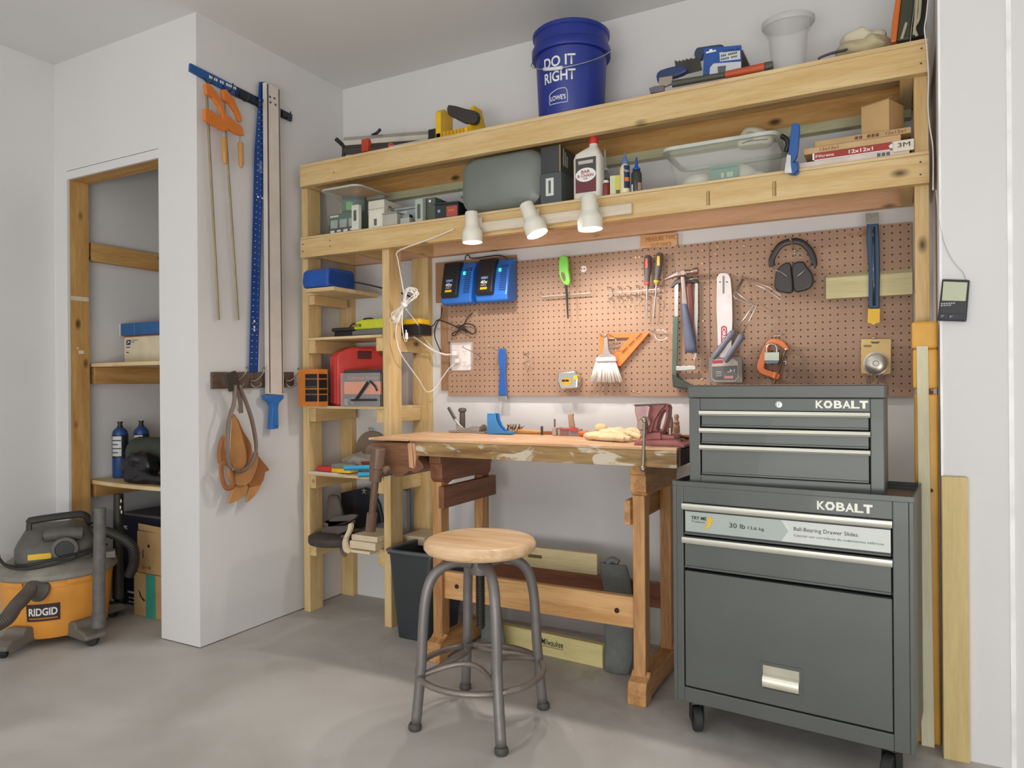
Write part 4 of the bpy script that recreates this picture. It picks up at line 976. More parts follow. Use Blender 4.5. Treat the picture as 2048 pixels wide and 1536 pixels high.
# shelf 5: black cap/pouch, dark folder, clamps and offcuts
z0 = .346
t = T('fabric_pouch', 'black fabric tool pouch with stiff round base and folded back on the tower shelf', 'pouch', (-2.36, -.28, z0))
BF = mat('black_fabric', '3d3733', .65, var=.1, bump=.3, bs=120); BF2 = mat('brown_fabric', '5d534c', .6, var=.1, bump=.3, bs=120)
M().lathe([(0, 0), (.118, 0), (.124, .012), (.122, .034), (.11, .04), (0, .045)], (-2.325, -.335, z0), seg=40, sx=1, sy=.85).done('round_base', BF, t, sm=50)
yy = lambda u, v, y: P(u, v, y=y)
M().loft([[yy(641, 1070, -.28), yy(652, 1072, -.24), yy(700, 1062, -.2), yy(702, 1056, -.3)], [yy(644, 1040, -.27), yy(655, 1040, -.23), yy(690, 1040, -.2), yy(695, 1035, -.27)], [yy(650, 1000, -.26), yy(657, 996, -.22), yy(682, 998, -.2), yy(684, 1004, -.25)], [yy(653, 990, -.25), yy(658, 987, -.23), yy(680, 986, -.21), yy(680, 990, -.24)]]).done('pouch_back', BF2, t, sm=True, sub=2)
M().trace([(647, 1046), (668, 1050), (700, 1043), (712, 1032), (700, 1029), (660, 1037), (655, 1052)], -.325, .02, 2).done('pouch_fold', BF2, t, bev=.004)
M().trace([(646, 1054), (690, 1052), (706, 1040), (700, 1058), (672, 1070), (645, 1072)], -.33, .02, 2).done('pouch_front', BF2, t, bev=.004)
M().tube([P(686, 1070, y=-.36), P(681, 1088, y=-.375), P(684, 1104, y=-.378), P(690, 1112, y=-.378)], .008, 8, sm=4, flat=(.4, 1)).done('webbing_strap', BF2, t, sm=True)
M().box(-.009, .009, -.004, .004, -.006, .01, Matrix.Translation(P(689, 1110, y=-.38))).done('strap_buckle', mat('buckle_brown', '6a5a4a', .4), t, bev=.002)
t = T('plastic_folder', 'glossy dark plastic folder with white flecks standing behind the pouch', 'folder', (-2.2, -.12, z0))
M().ext([P(u, v, y=-.13) for u, v in ((681, 986), (728, 975), (745, 982), (758, 1010), (765, 1045), (700, 1060), (684, 1040))], (0, .02, 0)).done('folder_body', mat('black_gloss', '2a2a2e', .2), t, bev=.003)
M().ext([(-2.38, -.11, z0), (-2.07, -.11, z0), (-2.07, -.11, z0+.23), (-2.2, -.11, z0+.25)], (0, .03, 0)).done('grey_sheet', mat('grey_sheet', '8f9296', .5), t, bev=.003)
b = M(); c = P(728, 982, y=-.1315)
for k in range(5): 
    a = k*1.25; b.ext([c+Vector((math.cos(a)*.004, 0, math.sin(a)*.004)), c+Vector((math.cos(a+.3)*.018, 0, math.sin(a+.3)*.02)), c+Vector((math.cos(a+.7)*.004, 0, math.sin(a+.7)*.004))], (0, -.0006, 0))
b.done('paint_splash', WHT, t)
PW = wood('pale_wood', 'ddcdb0', 'cbb898', 'x', 0, .5)
def plank(px, y, th, lab, dz=0, zz=None):
    pts = [P(u, v, y=y) for u, v in px]
    t = T('wood_offcut', lab, 'wood block', (sum(p.x for p in pts)/4, y+.06, min(p.z for p in pts)), group=None)
    M().ext(pts, (0, th, 0)).done('block', PW, t, bev=.003)
    return t
xa, xb_ = P(697, 1075, y=-.39).x, -2.037
for (zz, dz, xo, lab) in ((z0+.0005, .035, 0, 'pale whitewashed wood block at the bottom of the small stack'), (z0+.0365, .026, .006, 'pale pinkish wood block on top of the small stack')):
    t = T('wood_offcut', lab, 'wood block', (-2.13, -.28, zz))
    M().box(xa+xo, xb_+xo, -.385+xo, -.20, zz, zz+dz).done('block', PW, t, bev=.004)
t = T('wood_offcut', 'thin white wood slat jutting below the stack', 'wood block', (-2.2, -.37, z0-.012))
M().box(P(700, 1098, y=-.395).x, P(740, 1098, y=-.395).x, -.397, -.3375, z0-.014, z0-.002).done('block', PW, t, bev=.001)
t = T('curved_bracket', 'pale curved wooden bracket leaning against the wood blocks', 'bracket', (-2.24, -.40, z0))
M().trace([(697, 1047), (703, 1050), (701, 1062), (694, 1075), (692, 1085), (695, 1097), (700, 1104), (694, 1107), (686, 1100), (684, 1086), (688, 1072), (694, 1060)], -.405, .018, 2).done('bracket_body', PW, t, bev=.002)
t = T('wood_offcut', 'short pale wood end seen between the two tower posts', 'wood block', (-1.98, -.12, z0-.003))
M().box(-2.027, -1.90, -.2, -.05, z0, z0+.04).done('block', PW, t, bev=.003)
# disc on the wall
t = T('sanding_disc', 'grey-brown round disc with a pale hub hanging on the wall behind the vise', 'disc', P(745, 930, y=-.02))
c = P(745, 906, y=-.012)
M().lathe([(.112, 0), (.112, .004), (.04, .005), (.04, .002), (0, .002)], c, (0, -1, 0), 48).done('disc_body', mat('disc_brown', '8d7c68', .6), t, sm=40)
M().lathe([(.042, 0), (.042, .002), (.015, .0025)], c+Vector((0, -.0052, 0)), (0, -1, 0), 32).done('disc_hub', mat('disc_hub', 'a99d8c', .5), t)
M().tube([c+Vector((-.012, -.004, .108)), c+Vector((-.012, -.015, .128)), c+Vector((.01, -.015, .128)), c+Vector((.012, -.004, .110))], .002, 6).done('hanger_clip', STEEL, t)
# =============================================================== lower long shelf
z0 = 1.790
# clear bin with green cartons (walls, lid, base are separate sheets)
GRN = mat('green_carton', '35604a', .5, var=.05); DGR = mat('black_carton', '24282a', .5)
t = T('clear_bin', 'frosted clear plastic bin at the left end of the lower long shelf', 'plastic bin', (-2.28, -.22, z0))
CLR = mat('frosted_plastic', 'e4e8e2', .3, alpha=.06, var=0)
bx = [rr_(-2.37, -2.185, -.32, -.12, .03, z0), rr_(-2.39, -2.165, -.333, -.10, .035, z0+.213)]
b = M(); b.loft(bx+[rr_(-2.386, -2.169, -.329, -.104, .033, z0+.213), rr_(-2.366, -2.189, -.316, -.124, .028, z0+.003)]); b.done('bin_walls', CLR, t, sm=40)
M().ring_ext(rr_(-2.398, -2.157, -.341, -.092, .04, z0+.210), rr_(-2.384, -2.171, -.327, -.106, .03, z0+.210), (0, 0, .008)).done('bin_rim', mat('bin_rim_clear', 'd3d6ca', .35, alpha=.8), t, sm=40)
def carton(name, label, b, m, rz=0, cat='box', group=None):
    x0, x1, y0, y1, za, zb_ = b
    c = Vector(((x0+x1)/2, (y0+y1)/2, za)); t = T(name, label, cat, c, rz, group)
    M().box(x0-c.x, x1-c.x, y0-c.y, y1-c.y, 0, zb_-za).done('box_body', m, t, bev=.0015, local=True)
    return t, (x1-x0)/2, (y1-y0)/2, zb_-za
t, a, b_, h = carton('green_carton', 'green and black carton at the bottom of the clear bin', (-2.36, -2.195, -.312, -.14, z0+.004, z0+.10), GRN)
f = -b_-.0008
M().box(-a, a, f, f+.0006, .0, .045).done('dark_band', DGR, t, local=True)
for k in range(3): M().box(-a+.012+.055*k, -a+.055+.055*k, f-.0004, f, .03, .068).done('printed_panel', mat('panel_grey', '9aa39c', .5), t, local=True)
for k in range(4): M().box(-a+.01+.04*k, -a+.035+.04*k, f-.0008, f-.0004, .008+.004*(k % 2), .02).done('printed_label', WHT, t, local=True)
txt('-----', (-a+.01, f, .082), .05, .008, WHT, t, local=True)
t, a, b_, h = carton('green_carton', 'green carton with black edges standing turned on the lower carton in the clear bin', (-2.335, -2.23, -.27, -.16, z0+.1015, z0+.19), GRN, .55)
f = -b_-.0008
for za in (.0, h-.018): M().box(-a, a, f, f+.0006, za, za+.018).done('dark_band', DGR, t, local=True); M().box(a, a+.0008, -b_, b_, za, za+.018).done('dark_band', DGR, t, local=True)
M().box(-a+.02, -a+.05, f-.0004, f, .022, .06).done('lime_label', mat('lime_print', '6fae5a', .5), t, local=True)
def fcarton(label, b, m, rz=0, group=None, name='small_carton'): return carton(name, label, b, m, rz, 'box', group)
t, a, b_, h = fcarton('narrow white carton with a dark oval window beside the clear bin', (-2.175, -2.135, -.366, -.344+.0, z0, z0+.113), mat('white_card', 'd3d2c6', .6), 0)
M().box(-.008, .008, -b_-.0008, -b_, .04, .088).done('dark_window', mat('window_dark', '5a5c52', .4), t, local=True, bev=.0003)
t, a, b_, h = fcarton('cream carton with flaps ajar and black script on its side', (-2.105, -2.015, -.333, -.20, z0, z0+.128), mat('cream_box', 'd6d2be', .6), 0)
f = -b_-.0008
M().box(-a, a, f, f+.0006, .090, .0912).done('flap_line', GRYT, t, local=True)
M().box(-a+.008, a-.004, f-.0004, f, .004, .082).done('printed_panel', mat('cream_light', 'e0dccb', .6), t, local=True)
M().box(-.012+0, .004, f-.0008, f-.0004, .015, .045).done('barcode', GRYT, t, local=True)
txt('Minka', (a+.0006, -.04, .085), .07, .022, BLK, t, ux=Y_, uy=Z_, local=True, shear=.3)
M().ext([(-a, -b_, h), (a, -b_, h), (a, -b_+.03, h+.014), (-a, -b_+.03, h+.002)], (0, 0, .001)).done('open_flap', mat('flap_inner', '8e8a70', .7), t, local=True)
t = T('parts_box', 'small frosted plastic parts box in front of the lidded box', 'parts box', (-1.98, -.31, z0))
M().box(-2.005, -1.925, -.36, -.30, z0, z0+.052).done('box_body', mat('frosted_box', 'b4b1a4', .35, alpha=.9), t, bev=.004)
M().box(-2.008, -1.922, -.363, -.297, z0+.0525, z0+.057).done('lid', mat('frosted_box', 'b4b1a4', .35, alpha=.9), t, bev=.002)
t = T('lidded_box', 'clear box with white label and blue-grey lid behind the small parts boxes', 'parts box', (-1.95, -.2, z0))
M().box(-2.0, -1.87, -.27, -.12, z0, z0+.085).done('box_body', mat('dusty_clear', '9aa3ab', .3), t, bev=.004)
M().box(-2.006, -1.864, -.276, -.114, z0+.0855, z0+.095).done('lid', mat('lid_grey', 'a6aaa8', .35), t, bev=.003)
M().box(-1.995, -1.935, -.2715, -.2702, z0+.03, z0+.08).done('label_patch', LABW, t)
t = T('parts_box', 'tiny clear case with silver fittings right of the frosted box', 'parts box', (-1.89, -.32, z0))
M().box(-1.915, -1.865, -.35, -.31, z0, z0+.028).done('box_body', mat('clear_case', 'b8bdb6', .2, alpha=.8), t, bev=.003)
M().box(-1.905, -1.87, -.345, -.315, z0+.0285, z0+.042).done('silver_fitting', STEEL, t, bev=.002)
t, a, b_, h = fcarton('tall pale green and dark carton with an oval window near the grey case', (-1.83, -1.79, -.355, -.33, z0, z0+.098), mat('pale_green_card', 'a9b5a8', .5), 0)
M().box(-.008, .008, -b_-.0008, -b_, .012, .075).done('dark_window', mat('window_dark', '5a5c52', .4), t, local=True)
t, a, b_, h = fcarton('dark olive carton behind the tall pale one', (-1.80, -1.745, -.325, -.10, z0, z0+.105), mat('olive_card', '565c50', .5), 0)
M().lathe([(.006, 0), (.006, .0006)], (0, -b_-.0002, .09), (0, -1, 0), 12).done('white_dot', WHT, t, local=True)
t, a, b_, h = fcarton('black carton with red and grey printing left of the grey case', (-1.74, -1.63, -.34, -.22, z0, z0+.062), DGR, .12)
f = -b_-.0008
M().box(-.0, a-.004, f, f+.0006, .008, .052).done('red_print', mat('tool_red', 'a8473c', .5), t, local=True)
M().box(-a-.005, a+.005, -b_-.005, b_+.004, h+.0005, h+.008).done('lid', mat('lid_navy', '2a2e36', .4), t, local=True, bev=.002)
txt('---', (.008, f-.0004, .03), .03, .008, mat('orange_text', 'c8743c', .5), t, local=True)
M().lathe([(.007, 0), (.007, .0006)], (-a+.02, f, .035), (0, -1, 0), 14).done('blue_badge', mat('badge_blue', '7f9ec0', .5), t, local=True)
t, a, b_, h = fcarton('small red and grey carton at the back beside the grey case', (-1.70, -1.58, -.16, -.06, z0, z0+.075), mat('red_carton', '96504a', .5), 0)
# grey-green blow-moulded case
t = T('grey_tool_case', 'large grey-green rounded plastic power-tool case on the lower long shelf', 'tool case', (-1.42, -.22, z0))
GCM = mat('case_greygreen', '737972', .38, var=.04, vs=5)
def crr(x0, x1, zz0, zz1, r, y, n=5):
    o = []
    for cx, cz, a in ((x1-r, zz0+r, -90), (x1-r, zz1-r, 0), (x0+r, zz1-r, 90), (x0+r, zz0+r, 180)):
        for k in range(n+1): o.append((cx+r*math.cos(R(a+90*k/n)), y, cz+r*math.sin(R(a+90*k/n))))
    return o
M().loft([crr(-1.565, -1.265, z0+.04, z0+.215, .05, -.352), crr(-1.60, -1.235, z0+.01, z0+.236, .06, -.33), crr(-1.61, -1.225, z0+.001, z0+.24, .06, -.24)]).done('case_front', GCM, t, sm=50)
M().loft([crr(-1.61, -1.225, z0+.001, z0+.24, .06, -.2395), crr(-1.60, -1.235, z0+.001, z0+.232, .06, -.12), crr(-1.57, -1.265, z0+.02, z0+.20, .05, -.09)]).done('case_back', GCM, t, sm=50)
M().loft([crr(-1.618, -1.217, z0+.085, z0+.093, .003, -.325), crr(-1.618, -1.217, z0+.085, z0+.093, .003, -.15)]).done('case_seam', mat('case_seam', '646a63', .4), t)
# dark cartons
BLUEG = mat('slate_card', '4d5354', .5, var=.04); VIO = mat('dusky_card', '5c5560', .5)
t, a, b_, h = fcarton('slate carton with a white vertical label under the dark carton, beside the grey case', (-1.235, -1.145, -.335, -.14, z0, z0+.125), BLUEG)
f = -b_-.0008
M().box(-.022, .012, f, f+.0006, .035, .105).done('white_label', mat('label_white2', 'd6d8d2', .5), t, local=True)
M().box(-.010, .0, f-.0004, f, .045, .095).done('barcode', GRYT, t, local=True)
t, a, b_, h = fcarton('dark slate carton with yellow edge, stacked on the labelled carton', (-1.235, -1.15, -.33, -.14, z0+.1265, z0+.232), mat('dark_slate', '3a3d3e', .5))
M().box(a-.004, a, -b_-.0008, -b_, .0, h).done('yellow_edge', mat('edge_tan', 'b0925c', .5), t, local=True)
for k in range(3): M().box(a, a+.0008, -.07+.018*k, -.06+.018*k, .03, .10-.012*k).done('white_stripe', mat('stripe_grey', 'a3a4a0', .5), t, local=True)
t, a, b_, h = fcarton('thin dark book-like carton wedged behind the grey case', (-1.262, -1.24, -.10, -.05, z0, z0+.225), mat('dark_slate', '3a3d3e', .5))
# oil bottle
t = T('oil_bottle', 'white bar and chain oil bottle with a red cap and maroon label', 'bottle', (-1.035, -.31, z0))
bc = Vector((-1.037, -.315, z0)); OW = mat('bottle_white', 'dddace', .35, var=.01)
def brr(hw, hd, r, z, ox=0): return [(bc.x+ox+p[0], bc.y+p[1], z0+z) for p in [(q[0], q[1]) for q in rr_(-hw, hw, -hd, hd, r, 0, 4)]]
M().loft([brr(.052, .028, .018, 0), brr(.057, .032, .02, .006), brr(.057, .032, .02, .160), brr(.050, .030, .02, .178), brr(.032, .025, .018, .192, .012), brr(.017, .017, .0165, .203, .020), brr(.0165, .0165, .016, .214, .020)]).done('bottle_body', OW, t, sm=40)
M().lathe([(.018, 0), (.0185, .004), (.0175, .026), (.015, .028), (0, .028)], (bc.x+.020, bc.y, z0+.2145), seg=24).done('cap', RED, t, sm=40)
yf = bc.y-.0325
M().box(bc.x-.042, bc.x+.042, yf-.0006, yf, z0+.025, z0+.158).done('label_dark', mat('label_charcoal', '4a4642', .5), t)
M().box(bc.x-.042, bc.x+.042, yf-.001, yf-.0006, z0+.025, z0+.078).done('label_maroon', mat('label_maroon', '6d3038', .5), t)
M().lathe([(.034, 0), (.034, .0006)], (bc.x, yf-.0008, z0+.092), (0, -1, 0), 32, sx=1.22, sy=.78).done('label_oval', WHT, t)
RDT = mat('red_print2', 'b33a32', .5)
txt('BAR', (bc.x-.018, yf-.0016, z0+.098), .036, .012, RDT, t, bold=.02); txt('& CHAIN', (bc.x-.034, yf-.0016, z0+.083), .066, .012, RDT, t, bold=.02); txt('OIL', (bc.x-.009, yf-.0016, z0+.074), .018, .007, RDT, t, bold=.02)
M().box(bc.x-.03, bc.x+.03, yf-.0014, yf-.001, z0+.134, z0+.147).done('logo_plate', mat('logo_grey', 'b9b9b2', .5), t)
# small bottles
def bottle(x, y, r, h, lab, body, capm, caph=.02, nozz=0, label=None, lm=None, name='bottle', cat='bottle', sy=1):
    t = T(name, lab, cat, (x, y, z0)); c = (x, y, z0)
    M().lathe([(r*.92, 0), (r, .004), (r, h*.82), (r*.8, h*.93), (r*.5, h)], c, seg=28, sy=sy).done('bottle_body', body, t, sm=45)
    c2 = Vector(c)+Vector((0, 0, h))
    if nozz: M().lathe([(r*.75, 0), (r*.75, caph*.5), (r*.35, caph), (r*.16, caph+nozz), (0, caph+nozz)], c2, seg=20).done('nozzle_cap', capm, t, sm=45)
    else: M().lathe([(r*.6, 0), (r*.6, caph), (0, caph)], c2, seg=20).done('cap', capm, t, sm=45)
    if lm: M().lathe([(r+.0005, h*.12), (r+.0005, h*.75)], c, seg=28, caps=False, sy=sy).done('label_band', lm, t, sm=True)
    return t
g = lambda u, y: P(u, 350, y=y).x
t = bottle(g(1210, -.22), -.22, .019, .135, 'grey caulk tube with a long pale nozzle behind the oil bottle', mat('tube_grey', '8d8f8c', .4), mat('nozzle_pale', 'c9ccc9', .4), .015, .07, lm=mat('tube_dark', '55524c', .5), name='caulk_tube', cat='tube')
t = bottle(g(1212, -.30), -.30, .018, .062, 'small red and white jar at the foot of the caulk tube', mat('jar_red', '8f3d3c', .4), WHITE, .01, name='small_jar', cat='jar')
t, a, b_, h = carton('small_carton', 'small yellow and pale green carton left of the glue bottle', (g(1220, -.33), g(1241, -.33)+.006, -.33, -.29, z0, z0+.078), mat('yellow_card', 'd6cf52', .5))
M().box(-a, -.003, -b_-.0008, -b_, 0, h).done('pale_panel', mat('pale_panel', 'd3d6b0', .5), t, local=True)
M().box(.0, a-.003, -b_-.0016, -b_-.0008, .006, .022).done('grey_print', GRYT, t, local=True)
t = bottle(g(1250, -.33), -.33, .0195, .115, 'wood glue bottle with cream body, navy label and blue cap', mat('glue_cream', 'e6d8b0', .4), mat('cap_blue', '5f7fb4', .4), .018, .022, lm=None)
c = Vector((g(1250, -.33), -.33, z0))
arc_patch(c, .0195, .02, .0195, .105, -1.45, -.2, mat('navy_label', '23305c', .4), t, th=.0007); arc_patch(c, .0195, .045, .0195, .06, -1.3, -.4, ORG, t, 'orange_band', th=.0012)
arctxt('Titebond', c, .0195, .080, .010, -1.4, -.5, WHT, t)
t = bottle(g(1273, -.33), -.33, .0195, .085, 'dark bottle with a blue cone nozzle, rightmost of the small bottles', mat('bottle_dark', '3a3a38', .35), BLUEP, .012, .035, name='dye_bottle')
c = Vector((g(1273, -.33), -.33, z0)); arc_patch(c, .0195, .006, .0195, .035, -1.0, -.2, mat('tan_label', 'b08a70', .4), t, th=.0008); arc_patch(c, .0195, .002, .0195, .03, -2.4, -2.0, WHT, t, 'white_label', th=.0008)
# tote
t = T('clear_tote', 'large frosted clear tote with rolled rim holding dust masks on the lower long shelf', 'plastic bin', (-.54, -.22, z0))
TC = mat('tote_plastic', 'd9ddd2', .25, alpha=.13, var=0)
def trr(x0, x1, y0, y1, r, z): return rr_(x0, x1, y0, y1, r, z0+z)
M().loft([trr(-.70, -.375, -.332, -.08, .03, .001), trr(-.73, -.355, -.345, -.07, .035, .138), trr(-.726, -.359, -.341, -.074, .033, .138), trr(-.696, -.379, -.328, -.084, .028, .004)]).done('tote_walls', TC, t, sm=40)
M().ring_ext(trr(-.745, -.340, -.358, -.058, .04, .130), trr(-.728, -.357, -.341, -.075, .03, .130), (0, 0, .012)).done('tote_rim', mat('tote_rim', 'cfd3c8', .3, alpha=.75), t, sm=40)
M().tube([(-.338, -.30, z0+.137), (-.322, -.29, z0+.125), (-.318, -.285, z0+.105), (-.326, -.28, z0+.085)], .008, 10, sm=4).done('black_latch', BLACKP, t, sm=True)
def mask(x, y, zz, r, lab, tilt=0, name='dust_mask'):
    t = T(name, lab, 'dust mask', (x, y, zz))
    prof = [(r, 0), (r*.98, r*.15), (r*.85, r*.45), (r*.6, r*.7), (r*.3, r*.82), (0, r*.86)]
    M().lathe(prof, (x, y, zz), (0, -.25 if not tilt else -.9, 1 if not tilt else .45), 28, sx=1, sy=1, caps=False).done('mask_cup', mat('mask_white', 'dcdccb', .8), t, sm=True, solid=.0015)
    M().tube([(x-r*.9, y+.005, zz+.01), (x-r*.4, y-.02, zz+.004), (x+r*.5, y-.015, zz+.004), (x+r*.9, y+.005, zz+.01)], .0018, 6, sm=4).done('elastic_strap', mat('strap_yellow', 'd6cfa4', .7), t, sm=True)
    return t
mask(-.63, -.255, z0+.006, .064, 'white dust mask at the left inside the clear tote'); mask(-.50, -.225, z0+.006, .088, 'larger white dust mask in the middle of the clear tote')
t, a, b_, h = carton('green_packet', 'green printed packet standing against the front of the clear tote', (-.575, -.475, -.322, -.315, z0+.006, z0+.062), mat('packet_green', '5f8f7c', .5))
txt('- --', (-.01, -b_-.0006, .008), .04, .018, mat('pale_green_print', 'b5cdb8', .5), t, local=True, bold=.02); M().box(-a+.004, a-.004, -b_-.0008, -b_, .04, .046).done('dark_stripe', mat('stripe_teal', '3d6a5c', .5), t, local=True)
t = mask(-.415, -.27, z0+.006, .03, 'white respirator mask at the right end inside the clear tote')
p = P(1508, 262, y=-.22)
t = T('respirator_mask', 'cream respirator mask lying on the rim of the clear tote', 'dust mask', (p.x, p.y, z0+.142))
b = M().ball((p.x, -.2, z0+.165), (.062, .05, .048), 24); b.lumpy(.012, 18, 9)
for v in b.bm.verts: v.co.z = max(v.co.z, z0+.1425)
b.done('mask_cup', mat('mask_cream', 'd8d2bb', .7, var=.05), t, sm=True)
M().lathe([(.016, 0), (.017, .006), (.010, .008)], (p.x-.01, -.245, z0+.170), (0, -1, .2), 20).done('valve', mat('valve_grey', 'b7b09c', .5), t)
M().tube([(p.x-.05, -.22, z0+.15), (p.x-.02, -.255, z0+.15), (p.x+.05, -.24, z0+.152)], .002, 6, sm=3).done('strap', DSTEEL, t)
# spring clamp gripping the shelf edge
t = T('spring_clamp', 'blue-handled metal spring clamp gripping the front edge of the lower long shelf', 'clamp', P(1578, 345, y=-.39))
BC = mat('clamp_blue', '20569c', .35)
M().trace([(1584, 247), (1596, 246), (1599, 255), (1597, 285), (1593, 312), (1580, 330), (1576, 318), (1580, 275), (1583, 252)], -.40, .022, 2).done('blue_handle', BC, t, bev=.004)
M().trace([(1574, 308), (1582, 310), (1582, 330), (1584, 346), (1568, 346), (1571, 325)], -.405, .012).done('steel_jaw', STEEL, t, bev=.001)
M().lathe([(.019, 0), (.019, .016)], P(1584, 338, y=-.388), (0, -1, 0), 24).done('spring_drum', BC, t, bev=.003)
M().trace([(1578, 322), (1596, 322), (1598, 345), (1590, 350), (1578, 348)], -.386, .016).done('lower_jaw', BC, t, bev=.002)
# air filters
FLT = mat('filter_card', 'c9a678', .7)
def filt(b, lab, m, rz=0): return carton('air_filter', lab, b, m, rz, 'air filter', None)
t, a, b_, h = filt((-.275, .045, -.345, -.06, z0+.001, z0+.021), 'white-edged air filter at the bottom of the stack', mat('filter_white', 'd9cbc0', .7))
for k in range(3): M().box(a-.09+.013*k, a-.08+.013*k, -b_-.0008, -b_, .005, .016).done('print_block', GRYT, t, local=True)
t, a, b_, h = filt((-.235, .052, -.342, -.06, z0+.022, z0+.047), 'red-labelled air filter second from the bottom of the stack', mat('filter_red', 'a5382c', .6))
f = -b_-.0008
M().box(-a, -a+.006, f, f+.0006, 0, h).done('white_edge', WHT, t, local=True); M().box(-a, a-.06, f, f+.0006, 0, .003).done('white_edge', WHT, t, local=True)
txt('Filtrete', (-a+.01, f-.0003, .009), .055, .009, WHT, t, local=True, bold=.01); txt('12x12x1', (-.035, f-.0003, .008), .07, .012, WHT, t, local=True, bold=.02)
M().box(a-.055, a-.03, f, f+.0006, 0, h).done('pale_end', mat('pale_end', 'cfc4c0', .6), t, local=True)
M().ext([(a-.062, f-.0004, .006), (a-.052, f-.0004, .006), (a-.052, f-.0004, .012), (a-.048, f-.0004, .012), (a-.057, f-.0004, .020), (a-.066, f-.0004, .012), (a-.062, f-.0004, .012)], (0, .0003, 0)).done('arrow_mark', WHT, t, local=True)
t_, aa, bb, hh = filt((.0, .0575, -.352, -.3435, z0+.012, z0+.046), 'white end of a filter sleeve with black lettering', mat('sleeve_white', 'e2d9c8', .6))
txt('3M', (-.016, -bb-.0006, .012), .034, .014, BLK, t_, local=True, bold=0)
t, a, b_, h = filt((-.262, .022, -.340, -.06, z0+.048, z0+.068), 'bare cardboard air filter third from the bottom of the stack', FLT)
txt('12x12x1', (-a+.05, -b_-.0006, .005), .055, .009, mat('brown_print', '6a4c30', .7), t, local=True)
t, a, b_, h = filt((-.228, .050, -.338, -.06, z0+.069, z0+.088), 'topmost cardboard air filter of the stack', mat('filter_card2', 'bd9a6c', .7))
txt('12x12x1', (a-.07, -b_-.0006, .005), .055, .009, mat('brown_print', '6a4c30', .7), t, local=True); txt('-- ---', (-.02, -b_-.0006, .004), .07, .01, mat('brown_print', '6a4c30', .7), t, local=True, shear=.3)
t, a, b_, h = carton('cardboard_box', 'plain brown cardboard box on top of the air filters', (-.075, .015, -.30, -.20, z0+.089, z0+.195), mat('carton_tan', 'c9a472', .75, var=.03), -.45)
M().ext([(-a, -b_-.0004, h), (a, -b_-.0004, h), (a, -b_+.02, h+.012), (-a, -b_+.02, h+.001)], (0, 0, .0015)).done('raised_flap', mat('carton_tan', 'c49a62', .75, var=.03), t, local=True)
# =============================================================== top long shelf
z0 = 2.134
BKT = Vector((-1.155, -.205, z0))
t = T('bucket', 'blue five-gallon plastic bucket with white lettering and wire handle on the top shelf', 'bucket', BKT)
BB = mat('bucket_blue', '1d2f86', .38, var=.02)
prf = [(.130, 0), (.132, .004), (.143, .262), (.144, .265), (.158, .266), (.160, .272), (.160, .298), (.157, .302), (.149, .304), (.150, .345), (.156, .350), (.157, .362), (.150, .368), (.145, .366), (.143, .30), (.130, .01), (0, .008)]
M().lathe(prf, BKT, seg=64).done('bucket_shell', BB, t, sm=40)
ca = math.atan2(-.92, .39)   # facing the room
tp = (.143-.132)/.258
cA = ca-.22
arctxt('DO IT', BKT, .1395, .190, .042, cA-.62, cA+.34, WHT, t, bold=.02, taper=tp)
arctxt('RIGHT', BKT, .1375, .132, .042, cA-.62, cA+.34, WHT, t, bold=.02, taper=tp)
arctxt("LOWE'S", BKT, .1345, .060, .019, cA-.42, cA+.06, WHT, t, bold=.02, taper=tp)
lo = [(0, .048), (.0, .085), (.07, .092), (.30, .103), (.50, .103), (.55, .096), (.57, .078), (.57, .048)]
pts = []
for (a_, z_) in lo:
    a_ = cA-.46+a_; pts.append(BKT+Vector((math.cos(a_)*.1375, math.sin(a_)*.1375, z_)))
pp = []
for i in range(len(pts)):
    p0, p1 = pts[i], pts[(i+1) % len(pts)]
    for k in range(5):
        q_ = p0.lerp(p1, k/5); dd = Vector((q_.x-BKT.x, q_.y-BKT.y, 0)).normalized()*(.132+tp*(q_.z-z0)+.001); pp.append(Vector((BKT.x+dd.x, BKT.y+dd.y, q_.z)))
M().tube(pp, .0013, 5, closed=True).done('logo_outline', WHT, t)
e0 = BKT+Vector((math.cos(ca+1.35), math.sin(ca+1.35), 0))*.163+Vector((0, 0, .285)); e1 = BKT+Vector((math.cos(ca-1.75), math.sin(ca-1.75), 0))*.163+Vector((0, 0, .235))
hp_ = []
for k in range(13):
    a_ = ca+1.35-3.1*k/12; hp_.append(BKT+Vector((math.cos(a_)*(.163), math.sin(a_)*(.163), .285-.115*math.sin(math.pi*min(1, k/12*.98)))))
M().tube(hp_, .0022, 8, sm=3).done('wire_handle', mat('wire_grey', 'aeb4bd', .35, .7), t, sm=True)
gi = hp_[6:9]
M().tube([gi[0], gi[1], gi[2]], .007, 10, sm=3).done('handle_grip', mat('grip_white', 'dfe3ea', .4), t, sm=True)
# yellow mitre box with saw handle
t = T('mitre_box', 'yellow plastic mitre box with a black saw handle in it on the top shelf', 'mitre box', (-1.66, -.24, z0))
x0, x1 = -1.765, -1.60
M().box(x0, x1, -.29, -.19, z0, z0+.05).done('box_floor', YEL, t, bev=.004)
M().ext([(x0, -.29, z0), (x0, -.19, z0), (x0, -.19, z0+.16), (x0, -.26, z0+.16), (x0, -.29, z0+.14)], (.028, 0, 0)).done('end_wall', YEL, t, bev=.003)
M().ext([(x1-.012, -.29, z0), (x1+.035, -.19, z0), (x1+.0, -.19, z0+.15), (x1-.012, -.24, z0+.158)], (.014, 0, 0)).done('end_wall', YEL, t, bev=.003)
b = M()
for k in range(7): b.box(x0+.03+.018*k, x0+.040+.018*k, -.296, -.2905, z0+.01, z0+.045)
b.done('ribs', mat('yellow_deep', 'c79812', .45), t)
